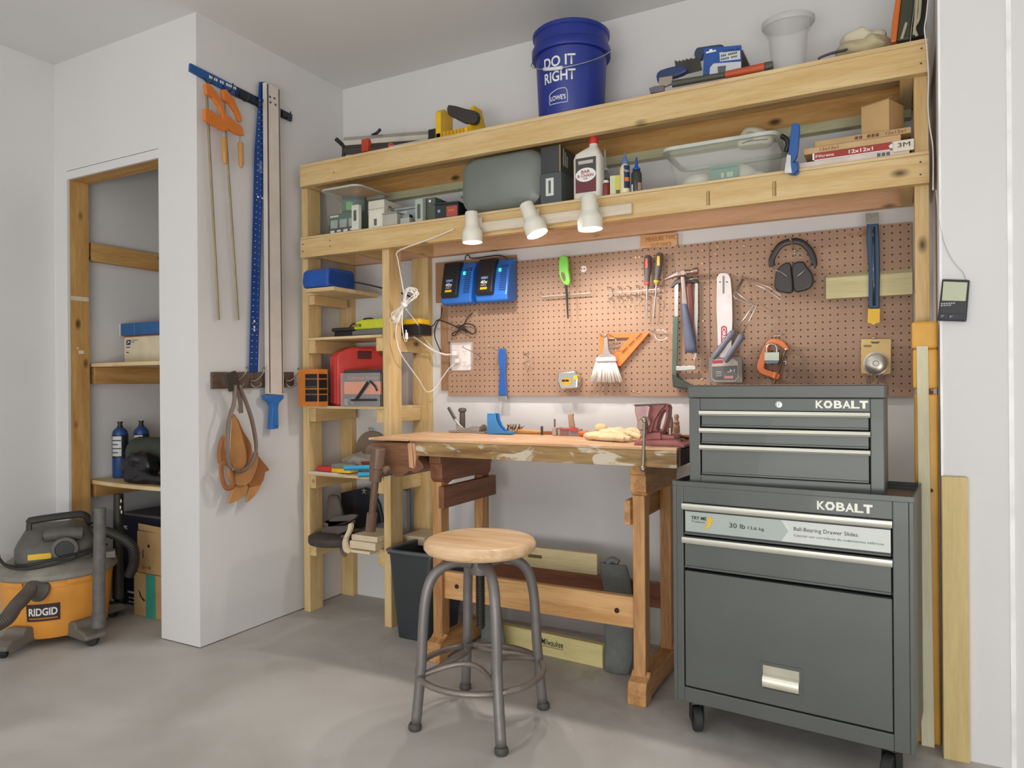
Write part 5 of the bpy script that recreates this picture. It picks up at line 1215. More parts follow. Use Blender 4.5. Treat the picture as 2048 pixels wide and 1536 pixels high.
for px in ([(896, 209), (930, 217), (953, 223), (953, 240), (945, 247), (925, 244), (905, 234), (895, 228)],):
    M().trace(px, -.285, .03, 2).done('saw_handle', mat('saw_handle', '38322f', .5), t, bev=.005)
# aluminium folding tool
t = T('aluminium_jig', 'long aluminium cutting jig with black end brackets and red slider on the top shelf', 'cutting jig', (-2.12, -.24, z0))
a, b_ = P(688, 293, y=-.29), P(865, 262, y=-.16)
a.z, b_.z = z0+.10, z0+.10
M().tube([a, b_], .016, 4, flat=(1.2, .6)).done('aluminium_bar', mat('aluminium', 'cbc6ba', .3, .8), t)
M().tube([Vector((a.x, a.y, z0+.058)), Vector((b_.x, b_.y, z0+.058))], .026, 4, flat=(.9, .5)).done('dark_body', mat('jig_dark', '3c3630', .5), t)
M().box(-.022, .022, -.02, .02, -.03, .03, Matrix.Translation((b_.x+.01, b_.y, z0+.09))).done('end_bracket', BLACKP, t, bev=.004)
M().tube([(a.x-.04, a.y-.01, z0+.115), (a.x-.02, a.y, z0+.095), (a.x, a.y, z0+.07), (a.x-.005, a.y, z0+.01)], .010, 8, sm=3).done('end_clamp', BLACKP, t, sm=True)
m_ = a.lerp(b_, .27); M().box(-.02, .02, -.016, .016, -.03, .028, Matrix.Translation((m_.x, m_.y-.006, z0+.07))).done('red_slider', mat('slider_red', 'c0442c', .4), t, bev=.003)
m_ = a.lerp(b_, .38); M().tube([(m_.x-.03, m_.y, z0+.122), (m_.x, m_.y, z0+.128), (m_.x+.02, m_.y, z0+.142)], .007, 8).done('lock_lever', BLACKP, t, sm=True)
m_ = a.lerp(b_, .6); M().lathe([(.012, 0), (.012, .02)], (m_.x, m_.y-.03, z0+.05), (0, -1, 0), 14).done('red_knob', mat('slider_red', 'c0442c', .4), t)
t = T('clear_bit_strip', 'clear plastic strip with blue marks lying between the jig and the mitre box', 'plastic strip', (-1.85, -.33, z0))
M().box(-1.98, -1.77, -.345, -.325, z0, z0+.012).done('strip_body', mat('strip_clear', 'b7c6cf', .2, alpha=.7), t, bev=.002)
# trowels, package, hammer, tub
t = T('notched_trowel', 'dark notched trowel leaning at the left of the blue package on the top shelf', 'trowel', (-.66, -.24, z0))
def notch(px, y, th, m, t, name):
    M().trace(px, y, th).done(name, m, t)
pl = [(1349, 122), (1353, 121), (1356, 124), (1359, 120), (1363, 123), (1366, 119), (1370, 121), (1373, 117), (1378, 119), (1382, 116), (1387, 118), (1390, 115), (1400, 118), (1404, 140), (1365, 150), (1352, 140)]
notch(pl, -.25, .003, DSTEEL, t, 'notched_blade')
M().trace([(1392, 96), (1405, 93), (1440, 88), (1447, 92), (1440, 98), (1408, 105), (1404, 116), (1395, 118), (1388, 110)], -.24, .025, 2).done('handle', mat('trowel_blue', '35455c', .4), t, bev=.004)
t = T('notched_trowel', 'trowel with pale teeth standing behind the right edge of the blue package', 'trowel', (-.44, -.2, z0))
pr_ = [(1478, 98)]
for k in range(8): pr_ += [(1484+k*1.9, 100+k*4.1), (1487+k*1.9, 101+k*4.1), (1486+k*1.9, 103+k*4.1)]
pr_ += [(1498, 138), (1496, 168), (1470, 174)]
notch(pr_, -.19, .003, mat('blade_dark', '4a4036', .5, .5), t, 'notched_blade')
t = T('scraper_package', 'blue and white retail package standing on the top shelf', 'package', P(1444, 150, y=-.29))
fr4 = [(1406, 150), (1408, 97), (1482, 90), (1482, 137)]
M().trace(fr4, -.30, .012).done('card', mat('package_blue', '27539a', .5), t)
M().trace([(1419, 150), (1420, 135), (1427, 127), (1482, 123), (1482, 137)], -.3015, .001).done('white_panel', mat('package_white', 'c9ced2', .5), t)
M().trace([(1439, 105), (1480, 101), (1481, 118), (1440, 123)], -.3015, .001).done('text_panel', mat('package_white', 'c9ced2', .5), t)
p = P(1447, 107, y=-.3022); txt('No Drip Tip', p, .055, .010, BLK, t); p = P(1442, 114, y=-.3022); txt('--- -----', p, .055, .007, GRYT, t); txt('---- ---', p+Vector((0, 0, -.012)), .055, .006, GRYT, t)
p = P(1412, 107, y=-.3022); txt('★★★', p, .0, .0, WHT, t) if 0 else M().box(p.x, p.x+.035, -.302, -.3012, p.z, p.z+.006).box(p.x+.012, p.x+.022, -.302, -.3012, p.z+.006, p.z+.012).done('white_emblem', WHT, t)
M().trace([(1435, 133), (1452, 131), (1450, 146), (1436, 146)], -.303, .001).done('picture', GRYT, t)
t = T('trowel', 'blue and tan grip of a tool lying at the left end of the trowels', 'trowel', P(1345, 165, y=-.33))
M().trace([(1312, 152), (1320, 140), (1352, 131), (1370, 132), (1373, 142), (1350, 152), (1330, 158), (1318, 168)], -.31, .03, 2).done('blue_grip', mat('grip_blue', '2c3c66', .4), t, bev=.005)
M().trace([(1318, 155), (1344, 151), (1345, 166), (1322, 176), (1317, 165)], -.325, .014, 0).done('tan_plate', mat('tan_plate', 'a39686', .5), t, bev=.002)
M().trace([(1298, 176), (1310, 172), (1328, 170), (1328, 182), (1300, 186)], -.335, .012, 0).done('blade_end', mat('blade_brown', '6a6470', .5), t, bev=.001)
t = T('sledge_hammer', 'hammer with dark shaft and red grip lying along the edge of the top shelf', 'hammer', P(1440, 155, y=-.35))
hs = [P(1345, 168, y=-.345), P(1450, 150, y=-.345), P(1451, 149.8, y=-.345), P(1530, 134, y=-.345), P(1531, 133.8, y=-.345), P(1546, 130, y=-.345)]
for p in hs: p.z = max(p.z, z0+.012)
M().tube(hs[:2], [.0125, .010], 12).done('shaft', mat('shaft_dark', '4a4c42', .5), t, sm=50)
M().tube(hs[2:4], [.012, .0145], 12).done('red_grip', mat('grip_red', 'b8502c', .5), t, sm=50)
M().tube(hs[4:], [.0155, .013], 12).done('end_cap', mat('shaft_dark', '4a4c42', .5), t, sm=50)
t = T('clear_tub', 'frosted clear empty plastic tub flaring toward its rim on the top shelf', 'tub', (-.325, -.2, z0))
M().lathe([(.055, 0), (.058, .08), (.066, .17), (.084, .205), (.086, .225), (.083, .225), (.063, .172), (.055, .08), (.052, .003), (0, .003)], (-.325, -.2, z0), seg=40, sx=1, sy=.8).done('tub_wall', mat('tub_clear', 'e2e2e0', .15, alpha=.3, var=0), t, sm=50)
M().lathe([(.0865, .208), (.0895, .212), (.0895, .226), (.0865, .228)], (-.325, -.2, z0), seg=40, sx=1, sy=.8).done('tub_rim', mat('tub_rim', 'd6d6d4', .3, alpha=.6, var=0), t, sm=50)
t = T('sack_bundle', 'pale canvas bundle with hanging cords lying near the right end of the top shelf', 'cloth bundle', (-.13, -.24, z0))
pc_ = P(1728, 84, y=-.24)
b = M().ball((pc_.x, -.24, z0+.055), (.085, .06, .04), 28); b.lumpy(.02, 22, 5)
for v in b.bm.verts: v.co.z = max(v.co.z, z0)
b.done('cloth', mat('canvas_pale', 'b9ae8c', .85, var=.1), t, sm=True)
b = M().ball((pc_.x-.005, -.245, z0+.088), (.07, .05, .028), 24); b.lumpy(.016, 25, 11); b.done('inner_cloth', mat('canvas_light', 'd3cbb2', .8, var=.06), t, sm=True)
M().tube([P(1692, 100, y=-.29), P(1665, 106, y=-.32), P(1645, 113, y=-.34), P(1638, 117, y=-.345)], .008, 8, sm=4, flat=(.5, 1.2)).done('strap', mat('strap_slate', '5b5a66', .6), t, sm=True)
t = T('round_tool_case', 'upright orange-rimmed olive tool case at the right end of the top shelf', 'tool', (-.03, -.27, z0))
M().trace([(1797, -30), (1806, -30), (1801, 10), (1797, 45), (1793, 82), (1781, 85), (1784, 45), (1790, 5)], -.30, .035, 0).done('orange_rim', mat('rim_orange', 'cf6a24', .4), t, bev=.004)
M().trace([(1806, -30), (1832, -30), (1828, 10), (1822, 50), (1820, 78), (1793, 82), (1797, 45), (1801, 10)], -.296, .03, 0).done('olive_side', mat('olive_dark', '3a3b2a', .5), t, bev=.004)
t = T('strapped_bag', 'black bag with pale straps standing between the orange tool and the pier', 'bag', (.03, -.27, z0))
M().trace([(1834, -30), (1857, -30), (1854, 30), (1850, 70), (1822, 77), (1824, 50), (1830, 10)], -.29, .05, 0).done('bag_body', mat('black_cloth', '1f1d1c', .7), t, bev=.005)
for px in ([(1836, -20), (1832, 30), (1828, 70)], [(1842, -20), (1838, 35), (1829, 55), (1834, 72)], [(1813, 45), (1808, 62), (1803, 78)]):
    M().tube([P(u, v, y=-.30) for u, v in px], .004, 6, sm=4, flat=(.5, 1.2)).done('pale_strap', mat('strap_pale', 'b5b090', .7), t, sm=True)
# =============================================================== pegboard
YP = -.022     # front face of the boards
def peg_mat():
    m = bpy.data.materials.new('perforated_hardboard'); m.use_nodes = True; n = m.node_tree.nodes; L = m.node_tree.links
    b = n['Principled BSDF']; b.inputs['Roughness'].default_value = .5; b.inputs['Specular IOR Level'].default_value = .35
    g = n.new('ShaderNodeNewGeometry'); sx = n.new('ShaderNodeSeparateXYZ'); L.new(g.outputs['Position'], sx.inputs[0])
    def fr(o, off):
        q = math_node(n, L, 'DIVIDE', math_node(n, L, 'ADD', o, off), .0254)
        return math_node(n, L, 'MULTIPLY', math_node(n, L, 'SUBTRACT', math_node(n, L, 'FRACT', q), .5), .0254)
    fx, fz = fr(sx.outputs[0], 10.0), fr(sx.outputs[2], 0.004)
    d = math_node(n, L, 'SQRT', math_node(n, L, 'ADD', math_node(n, L, 'MULTIPLY', fx, fx), math_node(n, L, 'MULTIPLY', fz, fz)))
    hole = math_node(n, L, 'LESS_THAN', d, .0031)
    nz = n.new('ShaderNodeTexNoise'); nz.inputs['Scale'].default_value = 5; nz.inputs['Detail'].default_value = 6; L.new(g.outputs['Position'], nz.inputs['Vector'])
    rp = n.new('ShaderNodeValToRGB'); rp.color_ramp.elements[0].position = .3; rp.color_ramp.elements[1].position = .7
    rp.color_ramp.elements[0].color = lin('a08069'); rp.color_ramp.elements[1].color = lin('ae8c73'); L.new(nz.outputs['Fac'], rp.inputs[0])
    mx = n.new('ShaderNodeMix'); mx.data_type = 'RGBA'; L.new(hole, mx.inputs[0]); L.new(rp.outputs[0], mx.inputs[6]); mx.inputs[7].default_value = lin('2e1c12')
    L.new(mx.outputs[2], b.inputs['Base Color']); return m
PEG = peg_mat(); HB = mat('hardboard', 'a27a58', .6, var=.04)
pb = T('pegboard', 'brown perforated hardboard panel from the outlet to the seam behind the hammers', 'pegboard', (-1.26, -.01, 1.03))
def xz(u, v, y=YP): q = P(u, v, y=y); return (q.x, q.z)
L0, SEAM, R0 = -1.883, -.645, .056
ZB, ZT = 1.030, 1.640
xo0, zo1 = xz(900, 683); xo1, zo0 = xz(941, 743)
# left panel with the cut-out for the outlet and the notched upper-left corner
zo0 = 1.155; zo1 = 1.29; xo1 = -1.745
M().box(L0, SEAM-.001, YP, -.017, ZB, zo0).box(xo1, SEAM-.001, YP, -.017, zo0, zo1).box(L0, SEAM-.001, YP, -.017, zo1, ZT).done('perforated_panel', PEG, pb)
M().box(-1.93, -1.885, -.012, -.001, 1.055, 1.47).done('backing_strip', HB, pb, bev=.001)
M().box(-1.955, P(1032, 520, y=-.012).x, -.0165, -.001, ZT-.16, 1.672).done('backing_panel', HB, pb)
M().box(L0+.02, SEAM-.02, -.0165, -.001, ZT-.05, ZT-.012).box(L0+.02, SEAM-.02, -.0165, -.001, ZB+.01, ZB+.048).done('furring_strip', HB, pb)
pb2 = T('pegboard', 'brown perforated hardboard panel right of the seam, behind the ear muffs and pry bar', 'pegboard', (-.3, -.01, 1.03))
M().box(SEAM+.001, R0, YP, -.017, ZB, ZT+.002).done('perforated_panel', PEG, pb2)
M().box(SEAM+.02, R0-.02, -.0165, -.001, ZT-.05, ZT-.012).box(SEAM+.02, R0-.02, -.0165, -.001, ZB+.01, ZB+.048).done('furring_strip', HB, pb2)
SCR = mat('screw_head', 'cda98a', .4, .5)
for u, v, r_ in ((902, 770, pb), (902, 782, pb), (1272, 515, pb), (1279, 514, pb), (1405, 501, pb), (1405, 527, pb), (1406, 642, pb), (1404, 758, pb), (1436, 493, pb2), (1488, 492, pb2), (1431, 508, pb2), (1267, 783, pb), (1278, 785, pb)):
    M().lathe([(.005, 0), (.004, .0025), (0, .003)], P(u, v, y=YP), (0, -1, 0), 10).done('screw', SCR, r_, sm=40)
WIRE = mat('zinc_wire', 'cdc6be', .3, .9)
def W_(u, v, dy=.012): return P(u, v, y=YP-dy)
# outlet plate with plugs
ot = T('outlet_plate', 'white four-gang outlet plate set into the pegboard with two cords plugged in', 'outlet', P(922, 743, y=YP))
a, c = P(903, 690, y=YP-.004), P(941, 741, y=YP-.004)
M().box(a.x, c.x, YP-.006, -.002, c.z, a.z).done('plate', mat('outlet_white', 'e9e0da', .3), ot, bev=.003)
M().box(a.x-.012, c.x+.004, -.012, -.001, c.z-.01, a.z+.025).done('wall_box', mat('box_grey', 'c8beb4', .6), ot)
for sx_, i in ((.3, 0), (.72, 1)):
    for sz in (.28, .7):
        p = Vector((a.x+(c.x-a.x)*sx_, YP-.0065, c.z+(a.z-c.z)*sz)); r_ = M().lathe([(.015, 0), (.0145, .0015)], p, (0, -1, 0), 20).done('receptacle', mat('outlet_white', 'e9e0da', .3), ot)
        b = M()
        for dx in (-.0055, .0045): b.box(p.x+dx, p.x+dx+.0013, p.y-.0022, p.y-.0014, p.z, p.z+.008)
        b.box(p.x-.0015, p.x+.0015, p.y-.0022, p.y-.0014, p.z-.008, p.z-.005); b.done('slots', BLK, r_)
WC = mat('cord_white', 'ebe4d8', .45, var=.01); BC_ = mat('cord_black2', '2e2823', .5)
def cord(name, lab, pts, r, m, plug=None):
    t = T(name, lab, 'cord', pts[-1]); M().tube(pts, r, 8, sm=7).done('cord_run', m, t, sm=True)
    return t
t = cord('power_cord', 'thick white cord rising from the outlet to the bundle on the tower post', [P(906, 708, y=-.045), P(890, 709, y=-.05), P(865, 700, y=-.07), P(840, 682, y=-.10), P(820, 668, y=-.13), P(806, 660, y=-.15)], .0045, WC)
M().box(-.014, .014, -.03, .0, -.012, .012, Matrix.Translation(P(914, 707, y=-.033))).done('plug', mat('plug_white', 'efe6de', .35), t, bev=.005)
t = cord('power_cord', 'thin white cord looping low from the outlet up to the lamps over the tower post', [P(917, 722, y=-.045), P(900, 735, y=-.05), P(885, 755, y=-.05), P(870, 777, y=-.06), P(853, 783, y=-.10), P(838, 760, y=-.16), P(820, 735, y=-.22), P(803, 710, y=-.30), P(794, 685, y=-.33), P(792, 660, y=-.345), P(800, 620, y=-.35), P(808, 596, y=-.355), P(803, 560, y=-.355), P(796, 520, y=-.36), P(794, 505, y=-.372), P(812, 495, y=-.376), P(860, 478, y=-.376), P(908, 458, y=-.38)], .0028, WC)
M().box(-.011, .011, -.025, .0, -.01, .01, Matrix.Translation(P(918, 722, y=-.033))).done('plug', mat('plug_white', 'efe6de', .35), t, bev=.004)
t = T('cord_bundle', 'gathered white cord coil tied in the middle hanging on the tower post', 'cord', P(808, 610, y=-.36))
random.seed(3)
for k in range(7):
    s_ = random.uniform; kn = P(807+s_(-2, 2), 608+s_(-3, 3), y=-.352)
    tip = P(822+s_(-2, 14), 580+s_(-4, 10), y=-.355); e1 = P(812+s_(-3, 8), 577+s_(-2, 8), y=-.365); e2 = P(834+s_(-6, 2), 588+s_(-4, 8), y=-.36)
    lo1 = P(784+s_(-4, 6), 632+s_(-6, 10), y=-.352); lo2 = P(788+s_(-3, 8), 642+s_(-4, 3), y=-.358)
    M().tube([kn, e1, tip, e2, kn+Vector((.004, -.004, -.004)), lo1, lo2, P(800+s_(-3, 2), 630+s_(-4, 4), y=-.355)], .0022, 7, sm=6, closed=True).done('cord_loop', WC, t, sm=True)
M().tube([P(803, 606, y=-.362), P(812, 613, y=-.362)], .009, 12).done('cord_tie', WC, t, sm=True)
M().tube([P(806, 615, y=-.352), P(804, 640, y=-.35), P(806, 665, y=-.35), P(810, 682, y=-.352), P(814, 678, y=-.354), P(812, 660, y=-.354)], .0026, 7, sm=5).done('cord_end', WC, t, sm=True)
M().box(-.006, .006, -.004, .004, -.014, .014, Matrix.Translation(P(813, 672, y=-.358))).done('connector', mat('plug_white', 'efe6de', .35), t, bev=.002)
t = cord('power_cord', 'white cord descending from the bundle straight to the wall above the outlet', [P(812, 618, y=-.34), P(825, 635, y=-.25), P(836, 650, y=-.2), P(850, 678, y=-.1), P(872, 705, y=-.04)], .0024, WC)
t = cord('charger_cord', 'black cord hanging in a loop from the left charger toward the tower', [P(884, 615, y=-.05), P(882, 635, y=-.05), P(878, 640, y=-.05), P(871, 655, y=-.05), P(870, 675, y=-.05), P(880, 700, y=-.05), P(878, 705, y=-.05), P(862, 698, y=-.05)], .003, BC_)
t = cord('charger_cord', 'black cord running from the small yellow charger across to the tied bundle', [P(817, 658, y=-.12), P(828, 662, y=-.12), P(845, 655, y=-.1), P(865, 652, y=-.06), P(874, 641, y=-.05), P(884, 642, y=-.05), P(900, 648, y=-.05), P(917, 656, y=-.045)], .003, BC_)
t = T('cord_bundle', 'black charger cord tied in a bow on the pegboard above the outlet', 'cord', P(925, 665, y=-.04))
for px in ([(945, 627), (935, 635), (925, 655), (918, 662), (908, 665), (904, 671), (910, 670), (918, 658)], [(918, 655), (930, 648), (945, 650), (952, 660), (946, 668), (936, 664), (924, 655)], [(912, 652), (925, 660), (938, 665), (928, 656), (915, 650)]):
    M().tube([P(u, v, y=-.038-.004*random.random()) for u, v in px], .0028, 7, sm=6).done('cord_loop', BC_, t, sm=True)
# battery chargers with batteries
CB = mat('charger_blue', '2f6ec4', .35, var=.03); CBL = mat('battery_black', '232427', .35)
def charger(cx, lab, wide=.165):
    """hung charger: blue dock, black battery on the left, vents on the right"""
    x0 = cx-wide/2; x1 = cx+wide/2; zb_, zt_ = 1.452, 1.652
    t = T('battery_charger', lab, 'battery charger', (cx, -.05, zb_), group=None)
    pf = [(YP-.002, zb_+.012), (YP-.05, zb_), (YP-.095, zb_+.004), (YP-.10, zb_+.03), (YP-.075, zb_+.15), (YP-.05, zt_-.01), (YP-.03, zt_), (YP-.002, zt_)]
    M().ext([(x0, y, z) for y, z in pf], (wide, 0, 0)).done('dock', CB, t, bev=.008, bseg=3)
    bx0, bx1 = x0+.012, x0+.098
    bf = [(YP-.06, zb_+.037), (YP-.112, zb_+.030), (YP-.118, zb_+.045), (YP-.092, zt_-.03), (YP-.085, zt_-.003), (YP-.045, zt_+.002)]
    bat_ = M().ext([(bx0, y, z) for y, z in bf], (bx1-bx0, 0, 0)).done('battery', CBL, t, bev=.006, bseg=3)
    # sloped front frame of the battery
    A, B_ = Vector((0, YP-.118, zb_+.045)), Vector((0, YP-.092, zt_-.03)); up = (B_-A).normalized(); nrm = X_.cross(up)
    def fp(x, s, o=.0015): q = A+up*s+nrm*o; return Vector((x, q.y, q.z))
    M().ext([fp(bx0+.025, .058), fp(bx0+.062, .058), fp(bx0+.062, .072), fp(bx0+.025, .072)], nrm*.001).done('blue_badge', mat('badge_kb', '3f63a8', .4), bat_)
    txt('KOBALT', fp(bx0+.028, .061, .003), .031, .007, WHT, bat_, ux=X_, uy=up)
    txt('40v', fp(bx0+.025, .036, .003), .036, .017, WHT, bat_, ux=X_, uy=up, bold=.02); txt('MAX', fp(bx0+.028, .027, .003), .028, .006, WHT, bat_, ux=X_, uy=up)
    M().ext([fp(bx0+.025, .010), fp(bx0+.060, .010), fp(bx0+.060, .021), fp(bx0+.025, .021)], nrm*.001).done('yellow_badge', YEL, bat_)
    b = M()
    for k in range(12):
        z_ = zb_+.05+.010*k; yy_ = YP-.098+(z_-zb_-.03)*.21+.006
        b.box(x1-.042, x1-.012, yy_-.012, yy_+.01, z_, z_+.0045)
    b.done('vent_slots', mat('vent_navy', '1a3f7c', .5), t)
    M().box(x1-.052, x1-.040, YP-.082, YP-.06, zb_+.135, zb_+.15).done('status_light', mat('green_led', '37e0a0', .4, emit=1.6, var=0), t, bev=.001)
    return t
charger(-1.775, 'blue battery charger holding a black battery, left of the pair on the pegboard')
charger(-1.588, 'blue battery charger holding a black battery, right of the pair on the pegboard')
t = cord('charger_cord', 'black cord looping over the tops of the two wall chargers', [P(930, 520, y=-.06), P(932, 512, y=-.06), P(937, 510, y=-.06), P(941, 516, y=-.06), P(955, 516, y=-.05), P(975, 513, y=-.06), P(1000, 511, y=-.07), P(1014, 518, y=-.07), P(1020, 535, y=-.06)], .003, BC_)
# lighter
t = T('grill_lighter', 'bright green long-neck lighter hanging on a peg above the wire rack', 'lighter', P(1136, 640, y=-.06))
LG = mat('lime_lighter', '7fd84a', .35)
M().trace([(1119, 514), (1134, 514), (1136, 540), (1139, 560), (1136, 570), (1128, 568), (1120, 556), (1117, 540)], -.075, .018, 2).done('grip', LG, t, bev=.004)
M().trace([(1122, 545), (1128, 546), (1131, 556), (1129, 563), (1124, 557)], -.0765, .001, 2).done('trigger_guard', mat('guard_olive', '7a6a48', .5), t)
M().tube([P(1132, 568, y=-.066), P(1134, 600, y=-.066), P(1136, 637, y=-.066)], [.0055, .005, .003], 10).done('neck', mat('neck_black', '33302e', .4, .5), t, sm=50)
M().tube([P(1121, 514, y=-.066), P(1123, 506, y=-.066), P(1130, 505, y=-.066), P(1134, 512, y=-.066)], .002, 6, sm=4).done('hang_loop', mat('clear_loop', 'cfd2cf', .3), t, sm=True)
t = T('round_sticker', 'small round white sticker on the pegboard right of the green lighter', 'sticker', P(1167, 538, y=YP))
M().lathe([(.014, 0), (.014, .0008)], P(1167, 538, y=YP), (0, -1, 0), 24).done('disc', WHT, t)
txt('- -', P(1162, 540, y=YP-.0012), .018, .008, RDT, t)
# wire rack 1 (zig-zag)
t = T('wire_rack', 'narrow zig-zag zinc wire rack with upturned ends below the green lighter', 'tool rack', P(1130, 596, y=YP))
M().tube([W_(1082, 584, .03), W_(1083, 594, .03), W_(1130, 590, .03), W_(1180, 586, .03), W_(1181, 576, .03)], .0022, 7).done('front_wire', WIRE, t, sm=True)
zz = []
for k in range(19): zz.append(W_(1083+5.3*k, 594-.45*k+(1.5 if k % 2 else -1), .03 if k % 2 else .004))
M().tube(zz, .0016, 6).done('zigzag_wire', WIRE, t)
# wire rack 2 with loops
t = T('wire_rack', 'zinc wire tool rack with a row of loops carrying the two screwdrivers', 'tool rack', P(1260, 590, y=YP))
M().tube([W_(1215, 573, .03), W_(1217, 586, .03), W_(1260, 583, .03), W_(1318, 578, .03), W_(1320, 570, .03)], .0022, 7).done('front_wire', WIRE, t, sm=True)
for k in range(6):
    u, v = 1222+18*k, 586-1.4*k
    M().tube([W_(u-5, v-11, .002), W_(u+1, v-10, .012), W_(u+3, v, .028), W_(u+2, v+9, .02), W_(u-6, v+11, .002)], .0018, 6, sm=3).done('wire_loop', WIRE, t, sm=True)
    M().tube([W_(u+2, v+10, .01), W_(u-3, v+18, .03), W_(u+2, v+24, .045), W_(u+7, v+18, .03), W_(u+3, v+10, .01)], .0014, 6, sm=4).done('tool_ring', WIRE, t, sm=True)
def screwdriver(px, lab, hcol, bcol, tipflat=False):
    (u0, v0), (u1, v1), (u2, v2) = px; y = -.055
    a, b_, c = P(u0, v0, y=y), P(u1, v1, y=y), P(u2, v2, y=y)
    t = T('screwdriver', lab, 'screwdriver', c); d = (b_-a)
    M().tube([a, a+d*.05, a+d*.3, a+d*.55, a+d*.8, a+d*.9, b_], [.009, .0145, .0165, .0150, .0110, .0110, .0125], 14).done('handle', mat('driver_grey', '5d5654', .5), t, sm=50)
    M().tube([b_-d*.08, b_+d*.02], [.0130, .0115], 14).done('collar', hcol, t, sm=50)
    q = a+d*.12+Vector((0, -.0162, 0)); M().box(-.006, .006, -.0025, .001, -.040, .0, Matrix.Translation(q)).done('badge', bcol, t, bev=.002)
    e = (c-b_); M().tube([b_, b_+e*.85, c], [.0034, .0034, .0028 if not tipflat else .0045], 8).done('shaft', STEEL, t, sm=50)
REDH = mat('driver_red', 'd0483c', .4); YELH = mat('driver_yellow', 'dcb63c', .4)
screwdriver(((1296, 511), (1294, 569), (1293, 640)), 'grey and red screwdriver, left of the two in the wire rack', REDH, REDH)
screwdriver(((1320, 506), (1313, 566), (1307, 637)), 'grey and yellow screwdriver, right of the two in the wire rack', YELH, YELH, True)
t = T('wire_hook', 'bent wire double hook on the pegboard right of the orange square', 'hook', P(1318, 662, y=YP))
M().tube([W_(1300, 661, .003), W_(1312, 661, .02), W_(1326, 660, .02), W_(1334, 668, .03), W_(1334, 676, .04), W_(1322, 681, .04), W_(1312, 676, .03), W_(1308, 662, .015)], .0018, 6, sm=5).done('wire', WIRE, t, sm=True)
t = T('wire_hook', 'small zinc peg hook right of the blue pry bar', 'hook', P(1053, 720, y=YP))
M().tube([W_(1046, 708, .002), W_(1056, 707, .012), W_(1060, 711, .03), W_(1056, 722, .03), W_(1048, 725, .004)], .002, 6, sm=4).tube([W_(1058, 722, .02), W_(1055, 745, .02)], .0013, 5).done('wire', WIRE, t, sm=True)
# diagonal long hook left of blue bar
t = T('wire_hook', 'long zinc hook reaching out over the outlet corner', 'hook', P(945, 705, y=YP))
M().tube([W_(926, 692, .10), W_(928, 696, .10), W_(957, 709, .012), W_(962, 712, .004)], .002, 6, sm=3).tube([W_(955, 708, .01), W_(956, 716, .02), W_(962, 716, .01)], .002, 6).done('wire', WIRE, t, sm=True)
t = T('wire_hook', 'long zinc hook that carries the small blue pry bar', 'hook', P(990, 700, y=YP))
M().tube([W_(977, 688, .09), W_(979, 693, .09), W_(1000, 703, .012), W_(1006, 706, .004)], .002, 6, sm=3).done('wire', WIRE, t, sm=True)
t = T('pry_bar', 'slim blue flat pry bar with a worn steel tip hanging left of the tape measure', 'pry bar', P(1004, 800, y=-.04))
M().trace([(997, 697), (1010, 697), (1012, 720), (1010, 740), (1013, 791), (997, 791), (999, 740), (996, 712)], -.046, .006).done('bar', mat('bar_blue', '2f62b0', .4, .2), t, bev=.002)
M().trace([(997, 791.5), (1013, 791.5), (1013, 801), (996, 801)], -.046, .004).done('steel_tip', STEEL, t, bev=.001)
# tape measure
t = T('tape_measure', 'chrome tape measure with a round yellow label clipped on the pegboard', 'tape measure', P(1137, 778, y=-.05))
M().trace([(1116, 745), (1147, 742), (1156, 752), (1154, 776), (1120, 778), (1114, 760)], -.075, .045, 1).done('chrome_case', mat('chrome', 'd6d4cf', .14, 1, var=.02), t, bev=.005)
M().lathe([(.022, 0), (.022, .0012)], P(1133, 763, y=-.0755), (0, -1, 0), 28, sx=1.15, sy=.8).done('round_label', mat('label_gold', 'c99a2e', .4), t)
txt('--', P(1124, 763, y=-.0772), .032, .008, BLK, t, bold=.02)
M().trace([(1146, 752), (1154, 750), (1155, 757), (1148, 761)], -.078, .006).done('yellow_lock', YEL, t, bev=.001)
M().tube([W_(1150, 742, .03), W_(1158, 752, .05), W_(1158, 768, .05), W_(1150, 776, .03)], .0016, 6, sm=4).done('belt_clip', STEEL, t, sm=True)
# brush and rafter square
t = T('rafter_square', 'orange plastic triangular rafter square behind the white brush', 'square', P(1205, 735, y=-.035))
OS = mat('square_orange', 'e8803a', .4)
Wd = lambda px, y: [P(u, v, y=y) for u, v in px]
M().ring_ext(Wd([(1199, 668), (1298, 665), (1238, 733), (1199, 716)], -.036), Wd([(1210, 677), (1259, 675), (1229, 708), (1210, 704)], -.036), (0, .006, 0)).done('triangle', OS, t, bev=.001)
M().trace([(1290, 667), (1298, 666), (1240, 733), (1228, 728)], -.044, .02).done('fence_edge', OS, t, bev=.002)
b = M()
for k in range(3): b.trace([(1243+14*k, 706-14*k-1), (1254+14*k, 694-14*k), (1256+14*k, 695-14*k), (1245+14*k, 708-14*k-1)], -.0445, .0005)
b.done('slots', mat('slot_brown', '7a3c16', .6), t)
t = T('bench_brush', 'white bristle brush with grey plastic handle hanging in front of the orange square', 'brush', P(1211, 765, y=-.06))
M().trace([(1208, 668), (1214, 668), (1217, 700), (1221, 708), (1231, 714), (1232, 722), (1192, 722), (1193, 714), (1204, 708), (1207, 698)], -.068, .014, 0).done('handle', mat('brush_grey', '9a9694', .4), t, bev=.004)
M().trace([(1192, 715), (1231, 714), (1232, 722), (1191, 723)], -.070, .018, 0).done('ferrule', mat('ferrule_white', 'd0ccc8', .4), t, bev=.002)
random.seed(11)
